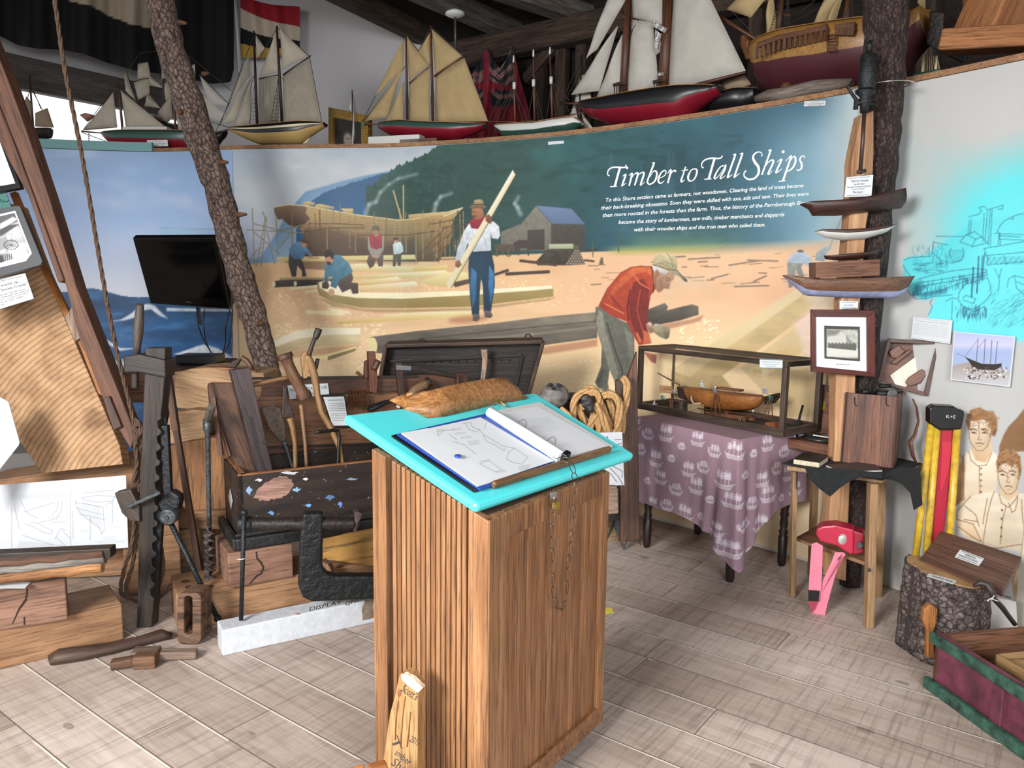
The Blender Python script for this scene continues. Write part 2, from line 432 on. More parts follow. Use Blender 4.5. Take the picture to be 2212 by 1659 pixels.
# ---------------------------------------------------------------- floor
def floor_mat():
    m,nt,b=_base('grey spruce planks',.62)
    a=nt.nodes.new('ShaderNodeTexCoord');mp=nt.nodes.new('ShaderNodeMapping');mp.inputs['Rotation'].default_value=(0,0,-math.radians(143.4)+PI)
    nt.links.new(a.outputs['Object'],mp.inputs[0]);sep=nt.nodes.new('ShaderNodeSeparateXYZ');nt.links.new(mp.outputs[0],sep.inputs[0])
    def mth(op,x,y=None):
        n=nt.nodes.new('ShaderNodeMath');n.operation=op
        for k,v in ((0,x),(1,y)):
            if v is None:continue
            if isinstance(v,(int,float)):n.inputs[k].default_value=v
            else:nt.links.new(v,n.inputs[k])
        return n.outputs[0]
    pw=.205;yy=mth('DIVIDE',sep.outputs[1],pw);row=mth('FLOOR',yy);fr=mth('FRACT',yy)
    wn=nt.nodes.new('ShaderNodeTexWhiteNoise');wn.noise_dimensions='1D';nt.links.new(row,wn.inputs['W'])
    xs=mth('ADD',sep.outputs[0],mth('MULTIPLY',wn.outputs['Value'],9));cx=mth('DIVIDE',xs,2.9);seg=mth('FLOOR',cx);fx=mth('FRACT',cx)
    w2=nt.nodes.new('ShaderNodeTexWhiteNoise');w2.noise_dimensions='2D';cb=nt.nodes.new('ShaderNodeCombineXYZ');nt.links.new(row,cb.inputs[0]);nt.links.new(seg,cb.inputs[1]);nt.links.new(cb.outputs[0],w2.inputs['Vector'])
    # grain: stretched along the board, shifted board by board
    cv=nt.nodes.new('ShaderNodeCombineXYZ');nt.links.new(mth('ADD',mth('MULTIPLY',sep.outputs[0],2.0),mth('MULTIPLY',w2.outputs['Value'],50)),cv.inputs[0]);nt.links.new(mth('MULTIPLY',sep.outputs[1],22),cv.inputs[1]);nt.links.new(row,cv.inputs[2])
    g=_noise(nt,cv.outputs[0],1,6,.62,1.6)
    col=_ramp(nt,g,[(.28,'b3a39a'),(.5,'c6b8ae'),(.72,'d3c6bc')])
    # saw marks across the board
    c2=nt.nodes.new('ShaderNodeCombineXYZ');nt.links.new(mth('MULTIPLY',sep.outputs[0],60),c2.inputs[0]);nt.links.new(mth('MULTIPLY',sep.outputs[1],2.5),c2.inputs[1]);nt.links.new(mth('MULTIPLY',row,3.7),c2.inputs[2])
    sw=_noise(nt,c2.outputs[0],1,3,.7)
    col=_mix(nt,1.0,col,_ramp(nt,sw,[(.33,(.86,.85,.85)),(.5,(1,1,1)),(.62,(1.0,1.0,1.0)),(.78,(1,1,1))]),'MULTIPLY')
    c5=nt.nodes.new('ShaderNodeCombineXYZ');nt.links.new(mth('MULTIPLY',sep.outputs[0],13),c5.inputs[0]);nt.links.new(mth('MULTIPLY',sep.outputs[1],.8),c5.inputs[1]);nt.links.new(row,c5.inputs[2])
    s5=_noise(nt,c5.outputs[0],1,1,.5)
    col=_mix(nt,mth('MULTIPLY',mth('GREATER_THAN',s5,.69),.25),col,'d8ccc2')
    # board to board tone, big stains, knots
    col=_mix(nt,1.0,col,_ramp(nt,w2.outputs['Value'],[(0,(.86,.84,.83)),(1,(1,1,1))]),'MULTIPLY')
    st=_noise(nt,a.outputs['Object'],1.3,4);col=_mix(nt,1.0,col,_ramp(nt,st,[(.35,(.86,.84,.82)),(.6,(1,1,1))]),'MULTIPLY')
    vo=nt.nodes.new('ShaderNodeTexVoronoi');vo.inputs['Scale'].default_value=1;c3=nt.nodes.new('ShaderNodeCombineXYZ')
    nt.links.new(mth('MULTIPLY',sep.outputs[0],2.6),c3.inputs[0]);nt.links.new(mth('MULTIPLY',sep.outputs[1],5.2),c3.inputs[1]);nt.links.new(c3.outputs[0],vo.inputs['Vector'])
    col=_mix(nt,mth('MULTIPLY',mth('LESS_THAN',vo.outputs['Distance'],.085),.55),col,'6d5a50')
    # seams: a pale wax line beside a dark gap
    e=mth('ABSOLUTE',mth('SUBTRACT',fr,.5));dark=mth('GREATER_THAN',e,.4875);pal=mth('MULTIPLY',mth('GREATER_THAN',fr,.955),mth('LESS_THAN',fr,.985))
    nn=_noise(nt,cv.outputs[0],.35,2)
    col=_mix(nt,mth('MULTIPLY',pal,mth('GREATER_THAN',nn,.45)),col,'ded2c6')
    ex=mth('LESS_THAN',fx,.0016)
    gap=mth('MAXIMUM',dark,ex);col=_mix(nt,mth('MULTIPLY',gap,.75),col,'4a3f3a')
    nt.links.new(col,b.inputs['Base Color']);_bump(nt,b,mth('SUBTRACT',g,gap),.25,.003)
    return m
mb=M();mb.box((0,3.2,-.02),(16,13.5,.04))
struct('floor',mb,floor_mat())
_GY=9.0
# ---------------------------------------------------------------- room above and behind the partition
grey=plain('painted plaster','c6c4c6',.85)
zt=P(400,208,_GY).z
crn=P(398,208,_GY)
wr=P(1010,118,_GY);wt=P(985,106,_GY);wu=P(740,-6,_GY);sl=(wu.z-wt.z)/(wu.x-wt.x);xl=wt.x+(6.0-wt.z)/sl
mb=M();mb.slab([(crn.x,_GY,0),(wr.x,_GY,0),(wr.x,_GY,wt.z),(wt.x,_GY,wt.z),(crn.x,_GY,wt.z+sl*(crn.x-wt.x))],(0,.1,0));struct('wall_far',mb,grey)
mb=M();mb.slab([(crn.x,_GY+.14,2),(4,_GY+.14,2),(4,_GY+.14,6),(crn.x,_GY+.14,6)],(0,.1,0));struct('wall_gable',mb,plain('black attic boards','1c1613',.95))
pl0=G(0,120,zt);dirl=(pl0-crn).normalized();far=crn+dirl*9
WL=Pl(crn,math.degrees(math.atan2(-dirl.y,-dirl.x)))
nl=Vector((-dirl.y,dirl.x,0));nl=nl if nl.x<0 else-nl
mb=M();mb.slab([crn*1,far,far+Vector((0,0,6-zt)),crn+Vector((0,0,6-zt))],nl*.1)
mb.slab([Vector((crn.x,crn.y,0)),Vector((far.x,far.y,0)),Vector((far.x,far.y,1.2)),Vector((crn.x,crn.y,1.2))],nl*.1);struct('wall_left',mb,grey)
dk=wood('weathered grey timber','6b645f','3f3a37',.85,1.2,16)
w0=G(0,175,P(400,240,_GY).z)
mb=M();mb.bar(crn+Vector((0,0,-.13))-nl*.04,far+Vector((0,0,-.13))-nl*.04,.12,.3);struct('trim_2',mb,wood('weathered grey beam','6e6966','514c4a',.85,1.2,16),.01)
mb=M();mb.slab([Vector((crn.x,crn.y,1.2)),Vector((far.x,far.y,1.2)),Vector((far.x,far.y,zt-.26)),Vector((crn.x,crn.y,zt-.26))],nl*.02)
struct('bright_panel_1',mb,emis('glowing white pane','eef2f4',.9))  # white strip below the beam, its brightness put in by emission
# right-hand back wall: dark boards, studs, plate, brace
pc=P(1000,118,_GY);zp=pc.z;q1=G(1310,52,zp);dr=(q1-pc).normalized();RW=Pl(pc,math.degrees(math.atan2(dr.y,dr.x)))
nr=Vector((-dr.y,dr.x,0));nr=nr if nr.y>0 else-nr
rend=pc+dr*9
drkb=wood('dark attic boards','2e221b','17110e',.9,1,9)
mb=M();b0=pc+nr*.22-dr*.5;b1=rend+nr*.22
mb.slab([Vector((b0.x,b0.y,0)),Vector((b1.x,b1.y,0)),Vector((b1.x,b1.y,5.2)),Vector((b0.x,b0.y,5.2))],nr*.1);struct('wall_right',mb,drkb)
old=wood('old brown timber','5d4a3e','2c211b',.9,1.3,14,pores=.5)
def timber(name,label,p0,p1,w,h,mat=None,group='old timbers of the barn frame',bev=.012):
    mb=M();mb.bar(p0,p1,w,h);return solo(name,mb,mat or old,label,'timber',None,bev)
timber('plate_beam','rough hewn dark plate beam running along the top of the dark back wall',pc-dr*.3,rend,.2,.26)
def post(x,ya,yb,wd,lab,off=.1):
    a=RW(x,yb,off);a.z=1.9;b=RW(x,ya,off);b.z=zp-.1
    timber('wall_stud',lab,a,b,wd,.12)
post(1168,120,330,.12,'dark wall stud behind the draped red flag')
post(1215,120,330,.11,'dark wall stud just right of the slanting brace')
post(1262,60,330,.14,'wide dark stud left of the tallest white sails')
post(1640,0,200,.16,'dark stud between the two biggest model ships')
post(2010,0,200,.3,'thick weathered post behind the stern of the tan ship')
post(1800,0,200,.16,'dark stud behind the masts of the tan ship')
a=RW(1135,175,.05);b=RW(1205,92,.05);timber('brace','short slanting brace under the plate beam beside the draped flag',a,b-(b-a)*.1,.1,.1)
# roof: boards high above, joists crossing
mb=M();
for k in range(26):
    y=-3+k*.5
    mb.box((0,y,4.75),(15,.495,.03),long=0)
struct('ceiling',mb,wood('brown roof boards','8a5530','40230f',.8,1.2,8))
def jbeam(lab,a,b,z,w,h,mat=None,e0=.8,e1=0.2):
    p,q=G(a[0],a[1],z),G(b[0],b[1],z);d=(q-p).normalized()
    return timber('ceiling_joist',lab,p-d*3.0,q+d*e1,w,h,mat)
lg=wood('pale grey joist','8b837d','4f4743',.85,1.2,14)
zj=zp+.2
jbeam('dark ceiling joist along the top of the pale plaster wall',(765,0),(985,112),zj,.14,.2)
jbeam('weathered grey ceiling joist carrying the round white fixture',(955,0),(1120,72),zj,.2,.18,lg)
jbeam('weathered grey ceiling joist right of the round white fixture',(1160,0),(1262,34),zj,.2,.18,lg)
jbeam('ceiling joist above the masts of the biggest schooner',(1400,-60),(1500,-20),zj,.16,.2)
mb=M();mb.bar(P(2180,-40,3.9),P(2125,80,4.0),.2,.22);mb.bar(P(2040,92,4.05),P(2300,78,3.7),.16,.1)
o=solo('knee_timber',mb,wood('orange brown timber','b87f50','7d4a28',.8,1.5,16),'orange brown knee timber in the top right corner','timber',None,.012)  # orange brown is the wood's base colour
mb=M();mb.slab([P(2085,-30,4.3),P(2240,-30,4.1),P(2240,70,4.1),P(2090,88,4.3)],(0,.03,0));solo('roof_board_panel',mb,wood('orange boards','a56c3e','6e4223',.8,1.5,10),'orange brown board panel behind the knee timber in the top right corner','board')
# round white fixture with its hanging rod
c0=G(983,27,zj-.1);t=thing('ceiling_fixture','round white ceiling fixture with a long thin grey hanging rod','fixture',c0)
mb=M();mb.lathe(c0+Vector((0,0,.0)),(0,0,-1),[(-.03,.03),(0,.09),(.02,.095),(.035,.07),(.045,.03)],24);obj('base',mb,plain('white enamel','e6ece9',.4),t)
q=P(984,108,c0.y);mb=M();mb.tube([c0,q],.012,8);obj('rod',mb,plain('dull metal','5f5f5f',.5,.6),t)
# ================================================================ the painted murals
def TT(pts,ox,oy,k):return [(ox+x/k,oy+y/k) for x,y in pts]
cv=Canvas(-80,90,2330,1440,'d8d4cc')
A_,X_,Y_=cv.a,cv.X,cv.Y
n1=cv.noise(160,1,4);n2=cv.noise(36,2,4,2.5);n3=cv.noise(7,3,3);n4=cv.noise(60,4,4,3.0);n5=cv.noise(14,5,3,3.0)
def blend(mask,col):
    m=np.clip(mask,0,1)[...,None];A_[:]=A_*(1-m)+(cv.c(col) if not isinstance(col,np.ndarray) else col)*m
def ss(x,a,b):
    t=np.clip((x-a)/(b-a),0,1);return t*t*(3-2*t)
def gradY(stops,Y=Y_):
    ys=[s[0] for s in stops];cs=np.array([cv.c(s[1]) for s in stops]);return np.stack([np.interp(Y,ys,cs[:,k]) for k in range(3)],-1).astype(np.float32)
def warpy(a,sc):return Y_+(n4-.5)*a+(n3-.5)*sc
# --- sea panel (left)
sea=X_<512
A_[:]=np.where(sea[...,None],gradY([(320,'8ba7ca'),(380,'94b2dc'),(480,'a6c2ea'),(560,'c4d4f0'),(620,'dde4f2'),(700,'dfe4ee')],warpy(60,4)),A_)
sx=X_+(Y_-400)*1.6
streak=ss(n4,.55,.8)*ss(Y_,520,380)*sea*.35;blend(streak,'cfdcf0')
for (pts,w) in (([(100,400),(250,440),(400,435),(470,470)],22),([(240,395),(330,415),(400,438)],14),([(60,520),(140,560),(210,590)],26)):
    cv.line(pts,w,'c9d6ee',.28,soft=12)
def wave(x):return 634-15*np.exp(-((x-195)/45)**2)+9*np.exp(-((x-275)/60)**2)-6*np.exp(-((x-400)/60)**2)+3*np.sin(x/23)
wv=ss(Y_,0,1)*0+(Y_>wave(X_))*sea
seac=gradY([(615,'2f5f8b'),(680,'2a5a8a'),(740,'2d64a0'),(790,'2c5f96'),(860,'1f4a78'),(950,'1a3f66')],warpy(70,16))
blend(wv.astype(np.float32),seac)
blend(ss(n5,.52,.75)*wv*.5,'4a86c4');blend(ss(.5-n4,.0,.2)*wv*.55,'17395f');blend(ss(n2,.62,.8)*wv*.3,'6da3d8')
for pts in ([(238,695),(262,690),(285,676),(300,662),(318,656),(334,660),(345,672),(362,688),(345,682),(326,668),(312,670),(298,684),(270,692)],[(375,765),(400,757),(425,748),(440,744),(470,752),(500,770),(520,790),(500,798),(470,790),(440,782),(410,772)],[(205,735),(225,730),(260,752),(300,752),(260,758),(230,742)],[(236,780),(262,778),(300,790),(262,790)],[(360,665),(505,668),(505,673),(360,672)]):
    cv.poly(pts,'dfe8f4',soft=1.5,tex=.85+.3*n3)
for y in (645,655,672,684,700,712,735,752,765):
    cv.line([(497+(y%7),y),(515,y+2)],1.6,'cfe0f0',.8)
# patch plates on the sea mural behind the screen
cv.poly([(347,493),(470,495),(470,520),(347,516)],'a5c8e4',alpha=.6);cv.line([(347,493),(470,495)],.9,'6d8fae')
# --- shipyard panel: sky
yard=(X_>=503)&(X_<1900)
A_[:]=np.where(yard[...,None],gradY([(300,'9fadba'),(340,'b3bcc4'),(390,'cdd0d2'),(430,'c4cbd2'),(480,'b4bcc8'),(560,'b6b4c4'),(600,'a8b2cc')],warpy(60,8)),A_)
blend(ss(n1,.5,.72)*yard*ss(Y_,480,330)*.6,'93a3b4');blend(ss(n4,.55,.75)*yard*ss(X_,900,560)*.35,'dcdcda')
blend(ss(X_,600,510)*yard*ss(Y_,430,600)*.7,'7897c4')
# hills
def ridge(pts,col1,col2,rough,seed,x0=503,x1=1900,tree=6,soft=1.0,yb=640):
    q=random.Random(seed);xs=np.arange(x0,x1+1,1.0);ys=np.interp(xs,[p[0] for p in pts],[p[1] for p in pts])
    top=np.array(ys);x=x0
    while x<x1:
        w=q.uniform(2,tree);h=q.uniform(.5,1)*rough;i0=int(max(0,x-w-x0));i1=int(min(len(xs)-1,x+w-x0))
        for i in range(i0,i1):top[i]=min(top[i],ys[i]-h*max(0,1-abs(xs[i]-x)/w))
        x+=w*q.uniform(.5,1.1)
    T=np.interp(X_[0],xs,top);m=np.clip((Y_-T[None])/soft+.5,0,1)*(X_>=x0)*(X_<x1)*(Y_<yb)
    t=np.clip((Y_-T[None])/120,0,1)[...,None];blend(m,cv.c(col1)*(1-t)+cv.c(col2)*t);return m
ridge([(560,560),(600,500),(620,460),(660,415),(740,392),(800,378),(900,360)],'6f93b4','a9bdd2',2,1,tree=3,soft=5)
ridge([(585,600),(640,500),(672,440),(700,420),(760,398),(840,376),(900,352),(960,330)],'315c82','2c5f8e',7,2,x0=640,tree=5,soft=2)
mh=ridge([(800,410),(830,385),(860,366),(905,348),(935,328),(960,312),(1000,300),(1900,200)],'2f524b','26443f',13,3,x0=790,tree=9)
dark=yard*ss(X_,800,900)*(Y_>300)*mh
side=np.clip((X_-1050)/700,0,1)[...,None]
hc=cv.c('2d4f48')*(1-side)+cv.c('315a73')*side
blend(mh*ss(X_,930,1150)*.9,hc.astype(np.float32));blend(ss(n5,.5,.8)*mh*.45,'1c3733');blend(ss(n3,.55,.85)*mh*.3*ss(X_,1300,900),'48706a')
blend(ss(n1,.35,.65)*mh*ss(X_,1100,1300)*.45,'24424f')
blend(mh*ss(X_,1480,1830)*.96*(.72+.28*ss(n1,.3,.7))*ss(Y_,120,420),'6f9db2');blend(mh*ss(X_,1600,1860)*ss(Y_,190,330)*.9,'9dbccb')
blend(mh*ss(X_,1740,1860),'b9c9d0');blend(ss(Y_,330,470)*mh*ss(X_,1240,1340)*ss(X_,1560,1350)*.35,'3f7390')
for (x,y,s) in ((1345,400,34),(1445,385,60),(1500,420,44),(1320,350,26),(1400,440,60),(1480,470,50),(1590,350,26),(1385,370,24),(1455,345,18),(1350,460,44),(1540,470,24)):
    for j in range(9):cv.poly([(x,y-s+j*s*.2),(x+(j+1.5)*s*.045,y-s+(j+1.6)*s*.2),(x-(j+1.5)*s*.045,y-s+(j+1.6)*s*.2)],'4d7484',soft=2.5,alpha=.22)
# ground
gy=np.interp(X_,[503,600,820,1250,1400,1560,1700,1860],[572,566,560,545,540,535,530,520])
gm=ss(Y_,0,1)*0+np.clip((Y_-gy)/(2+26*ss(X_,1330,1560))+.4,0,1)*yard
gc_=gradY([(520,'d9be92'),(580,'e0b98c'),(640,'e6bd92'),(720,'e8c59a'),(800,'ebd0a4'),(900,'e8cda6')],warpy(40,8))
blend(gm,gc_)
blend(gm*ss(X_,1150,1350)*ss(Y_,760,620)*.5,'e3b295');blend(gm*ss(n4,.5,.75)*.35,'c9a078');blend(gm*ss(X_,1650,1850)*.45,'dccaba')
blend(ss(np.abs(Y_-gy),16,0)*yard*ss(X_,1290,1350)*ss(X_,1640,1450)*.8,'a7a55e');blend(ss(Y_,gy-60,gy-6)*(Y_<gy)*yard*ss(X_,1320,1400)*ss(X_,1700,1480)*.45,'7f9a72')
# chips of shavings
cv.dots(420,560,610,1060,700,'f6e3b0',(1.2,3),5,.45,.8);cv.dots(340,590,700,830,830,'f4e2b4',(1.5,4.5),6,.5,.75);cv.dots(120,1060,600,1270,660,'f6e6bc',(1,2.6),7,.5,.8);cv.dots(90,1180,770,1370,850,'f6e6c4',(1.5,4),8,.5,.8)
cv.dots(50,1470,690,1560,740,'f6e6c4',(1.5,4),9,.5,.9);cv.dots(60,620,600,900,640,'f2d9a2',(1.5,3),10,.4,.7)
q=random.Random(3)
for _ in range(44):
    x=q.uniform(1260,1760);y=q.uniform(548,618);L=q.uniform(8,34)*(.5+(y-540)/90);cv.line([(x,y),(x+L,y-L*q.uniform(-.08,.1))],q.uniform(1,3),q.choice(['7b6a5a','6a5b50','94806a']),.8)
for a in ([(1575,573),(1640,563)],[(1487,560),(1555,556)],[(1440,556),(1480,554)],[(1587,619),(1660,617)],[(1628,608),(1655,596)],[(1537,602),(1571,593)],[(1615,562),(1680,564)]):cv.line(a,3.4,'7a6c60',.9)
# smoke
for pts in ([(790,462),(797,442),(812,436),(822,415),(840,398),(860,386),(900,376)],[(938,458),(942,440),(952,425),(975,418)],[(1124,462),(1118,448),(1112,440),(1120,425)]):
    cv.line(pts,[9,7,6,5,4,4,4][:len(pts)],'c8cfd2',.55,soft=4)
# --- the ship on the stocks
K=(530,380,2.54)
hull=TT([(157,175),(185,163),(240,158),(300,160),(330,163),(380,175),(450,187),(520,200),(600,214),(690,226),(760,237),(840,243),(920,238),(1000,222),(1080,208),(1140,190),(1190,175),(1180,190),(1150,225),(1140,260),(1145,300),(1120,370),(1080,440),(1060,470),(930,470),(330,460),(325,330),(300,290),(240,270),(200,235),(180,240),(160,205)],*K)
tex=.86+.28*((((Y_+.02*(X_-800)**2/60)*.42)%1)>.25)*.5+.12*(n5-.5)
cv.poly(hull,'c9ad74','54402e',tex=tex)
cv.poly(TT([(157,175),(240,160),(322,164),(338,178),(330,205),(352,230),(330,262),(300,285),(240,270),(200,235),(180,240),(160,205)],*K),'8b6f58','4e3b33',tex=tex)
cv.poly(TT([(330,290),(450,280),(620,330),(760,380),(940,330),(940,470),(330,460)],*K),'5c4534','42302a',alpha=.7,soft=8,tex=tex)
cv.line(TT([(160,170),(240,158),(330,163),(450,185),(600,212),(690,224),(840,242),(920,237),(1080,206),(1190,176)],*K),2.2,'e2cd96')
for p in ([(316,145),(338,140),(380,145),(378,162),(318,158)],[(382,158),(410,153),(488,170),(486,182),(385,172)],[(522,178),(592,180),(590,208),(540,196)],[(895,212),(1100,196),(1096,212),(895,236)],[(690,222),(728,226),(726,236),(690,230)]):cv.poly(TT(p,*K),'d8c18c','a98d5c')
cv.line(TT([(1190,176),(1140,200),(1090,220)],*K),3.5,'cfc5a8')
q=random.Random(8)
for x,y0,y1 in ((256,190,400),(408,186,300),(447,178,400),(483,182,300),(518,144,310),(350,235,330),(383,210,300),(570,215,400),(603,210,420),(705,195,290),(755,250,380),(773,215,400),(817,255,420),(847,180,420),(880,200,420),(935,250,470),(973,188,455),(1030,240,440),(1048,250,450),(1068,240,455),(1095,260,450),(1120,240,440),(1140,230,440),(1165,190,430),(1178,210,420),(1195,195,410)):
    cv.line(TT([(x,y0),(x+2,y1)],*K),1.9,q.choice(['6a5238','8d7450','4c3a2a','a58a5e']))
cv.line(TT([(867,52),(868,240)],*K),3.2,'b3a06a');cv.line(TT([(812,82),(857,238)],*K),3.2,'bba872')
for a in ([(1020,265),(1200,230)],[(1080,285),(1230,262)],[(950,440),(1100,280)],[(980,450),(1200,340)],[(1010,400),(1180,280)],[(1050,450),(1210,380)],[(950,460),(1220,455)],[(190,300),(350,262),(500,262),(650,270)],[(300,312),(470,285),(655,285)],[(615,322),(880,325),(1060,300)],[(505,290),(600,408)],[(330,300),(320,400)]):cv.line(TT(a,*K),2.2,'5b4632',.9)
for _ in range(50):
    x=q.uniform(1000,1210);y=q.uniform(250,430);cv.line(TT([(x,y),(x+q.uniform(-14,14),y+q.uniform(20,60))],*K),1.3,q.choice(['7c6548','a08a66','4c3b2c']),.8)
# scaffold and ladder at the left
for a in ([(8,296),(320,312)],[(45,262),(190,300),(345,262)],[(38,178),(50,490)],[(62,492),(110,226)],[(86,494),(116,228)],[(95,195),(108,232)],[(120,312),(160,480)],[(168,220),(178,440)],[(50,310),(190,430)],[(180,400),(250,312)],[(30,450),(70,400)]):cv.line(TT(a,*K),2.2,'8b8468')
for k in range(10):cv.line(TT([(66+k*4.9,470-k*25),(92+k*2.9,470-k*25)],*K),1.4,'8b8468')
# timbers lying about
cv.poly(TT([(173,445),(930,432),(935,458),(175,472)],*K),'ddcd96','c7b276');cv.poly(TT([(215,470),(520,470),(500,520),(320,510)],*K),'6b513c',alpha=.7,soft=2)
cv.poly(TT([(145,580),(260,560),(460,556),(500,600),(300,604),(160,612),(143,600)],*K),'5a524a','37322f');cv.ell(*TT([(154,594)],*K)[0],4.6,7,'e3d9b8');cv.poly(TT([(270,578),(500,560),(500,600),(275,606)],*K),'4c453f','2e2a28');cv.ell(*TT([(274,591)],*K)[0],3.6,5.5,'e3d9b8')
cv.poly(TT([(185,560),(480,555),(480,566),(190,572)],*K),'a29465')
cv.poly(TT([(240,612),(400,597),(400,612),(250,626)],*K),'ecdfb4');cv.poly(TT([(325,633),(392,620),(396,634),(335,646)],*K),'e8dcb0')
K2=(660,340,2.016)
for p,c1,c2 in (([(180,470),(240,462),(470,478),(470,497),(200,498)],'ede2b8','cdb578'),([(470,478),(620,470),(620,488),(470,496)],'e3cf92','caa85e'),([(200,515),(610,492),(622,506),(420,528),(200,528)],'f4ecd0','c9ae6a'),([(210,540),(400,520),(420,532),(300,556),(210,558)],'f1e7c6','c4a45e'),([(230,560),(480,540),(490,558),(240,588)],'f3ead0','c7a764'),([(500,540),(600,500),(705,500),(705,540),(610,565),(510,552)],'e9dba6','c9b577'),([(640,545),(820,505),(820,520),(650,566)],'6b5a44','4c4034'),([(130,718),(340,694),(720,655),(722,695),(340,716),(150,726)],'f1e4ba','c9a95e'),([(340,684),(720,660),(720,672),(350,700)],'f4ecd0','d9c084')):
    cv.poly(TT(p,*K2),c1,c2,soft=1)
big=[(52,545),(90,532),(130,545),(230,590),(400,592),(700,580),(1078,557),(1080,606),(720,650),(420,657),(250,655),(120,630),(60,600),(50,570)]
cv.poly(TT(big,*K2),'a89560','8f7b48',tex=.93+.14*n5);cv.poly(TT([(58,545),(90,534),(150,560),(230,588),(420,590),(700,580),(1075,557),(1078,572),(720,600),(420,616),(220,612),(110,596),(62,568)],*K2),'f3ecd2','efe4bc',tex=.94+.1*n5)
cv.poly(TT([(60,612),(250,660),(420,662),(720,655),(1090,610),(1060,622),(720,668),(300,676),(120,650)],*K2),'9c8058',alpha=.7,soft=2)
cv.poly(TT([(0,665),(190,672),(150,690),(0,680)],*K2),'f0e0b4',soft=1.5);cv.poly(TT([(94,655),(190,670),(200,682),(110,672)],*K2),'efe2bc',soft=1.5)
# foreground curved timber, plank, and long logs
cv.poly([(588,740),(640,716),(700,709),(779,709),(780,742),(700,748),(640,757),(590,775)],'e9d9b4','ae9668',soft=1.2,tex=.92+.16*n5);cv.poly([(588,738),(640,714),(700,708),(778,709),(778,722),(700,724),(640,732),(590,752)],'f2e8cc',soft=1.5)
cv.poly([(590,775),(640,757),(778,744),(760,760),(640,772),(592,800)],'b58c62',alpha=.6,soft=3)
cv.poly([(676,774),(770,748),(768,757),(708,778),(700,775)],'efdfa0',soft=.9);cv.poly([(708,770),(769,752),(768,758),(708,779)],'8e7a56',soft=.8)
lg1=[(800,728),(900,715),(1050,700),(1180,684),(1290,674),(1290,730),(1180,745),(1000,762),(880,768),(805,762),(795,745)]
cv.poly(lg1,'7f7868','4c4640',tex=.8+.45*n5);cv.ell(805,746,10,19,'e3d49a',-6);cv.line([(800,729),(812,728)],1,'4a4236')
cv.line([(860,748),(1000,735),(1150,722),(1288,706)],3,'a9a58c',.6,soft=3);cv.line([(880,735),(1100,712),(1288,694)],2.2,'37322e',.6)
cv.poly([(1000,765),(1180,748),(1290,733),(1290,748),(1180,765),(1020,776)],'a8765a',alpha=.75,soft=3)
cv.poly([(1390,672),(1436,654),(1443,662),(1440,672),(1400,690)],'6a635a','47423c',tex=.8+.4*n5);cv.poly([(1388,684),(1450,668),(1495,657),(1509,662),(1509,680),(1470,692),(1400,706)],'6b6459','3f3a36',tex=.8+.45*n5);cv.poly([(1400,706),(1500,688),(1520,680),(1512,694),(1440,712)],'a87d62',alpha=.8,soft=2.5)
# barn, wagon, horse, log stack, fence posts
cv.poly(TT([(850,325),(940,290),(1004,212),(1070,290),(1070,405),(852,405)],*K2),'7f7d74','6b675c',tex=.9+.2*n3);cv.poly(TT([(1070,288),(1215,294),(1214,400),(1070,405)],*K2),'4d4842','453f39',tex=.85+.3*cv.noise(4,77,2,.4));cv.poly(TT([(1004,210),(1158,224),(1220,292),(1070,288)],*K2),'6c7f9f','5a6d8c');cv.poly(TT([(966,316),(1041,313),(1041,402),(968,402)],*K2),'4c443d','3d3631')
cv.line(TT([(852,322),(940,287),(1004,210),(1072,290)],*K2),1.2,'57544c')
cv.poly(TT([(818,380),(920,378),(920,402),(830,408)],*K2),'5a4c40')
for x,r in ((833,18),(884,19),(858,12)):
    cx,cy=TT([(x,411)],*K2)[0]
    for k in range(14):
        a=PI*k/7;cv.line([(cx+r/2.3*math.cos(a)*.8,cy+r/1.9*math.sin(a)),(cx+r/2.3*math.cos(a+.45)*.8,cy+r/1.9*math.sin(a+.45))],1.4,'463c34');cv.line([(cx,cy),(cx+r/2.3*math.cos(a)*.8,cy+r/1.9*math.sin(a))],.7,'5b5046')
cv.poly(TT([(905,372),(930,358),(975,362),(990,350),(1003,362),(998,374),(984,372),(974,392),(974,428),(968,428),(964,396),(935,396),(930,426),(924,426),(922,398),(914,424),(908,424),(912,395)],*K2),'453d38')
cv.poly(TT([(1002,455),(1050,402),(1150,398),(1190,400),(1218,465),(1150,470),(1010,470)],*K2),'4a433b','3a332d',tex=.8+.4*n3)
for r in range(6):
    for k in range(7-r):cv.ell(*TT([(1140+r*7+k*12,462-r*11)],*K2)[0],2.7,2.7,'7b7062');cv.ell(*TT([(1140+r*7+k*12,462-r*11)],*K2)[0],1.6,1.6,'9a8d7a')
cv.poly(TT([(1060,378),(1165,376),(1168,398),(1062,398)],*K2),'b9c0a0','97a07e');cv.poly(TT([(1165,376),(1190,386),(1190,400),(1168,398)],*K2),'5d574a')
for a,w in (([(936,450),(1090,468)],6),([(876,508),(1058,498)],7),([(826,510),(880,492)],6),([(1215,405),(1270,402)],4),([(1215,448),(1255,452)],4)):cv.line(TT(a,*K2),w,'4a3b34')
cv.line([(1336,505),(1336,544)],3,'4c5a44');cv.line([(1280,525),(1281,555)],2,'4f5f4a');cv.poly([(1293,573),(1298,556),(1302,556),(1304,571),(1310,573)],'6b6055')
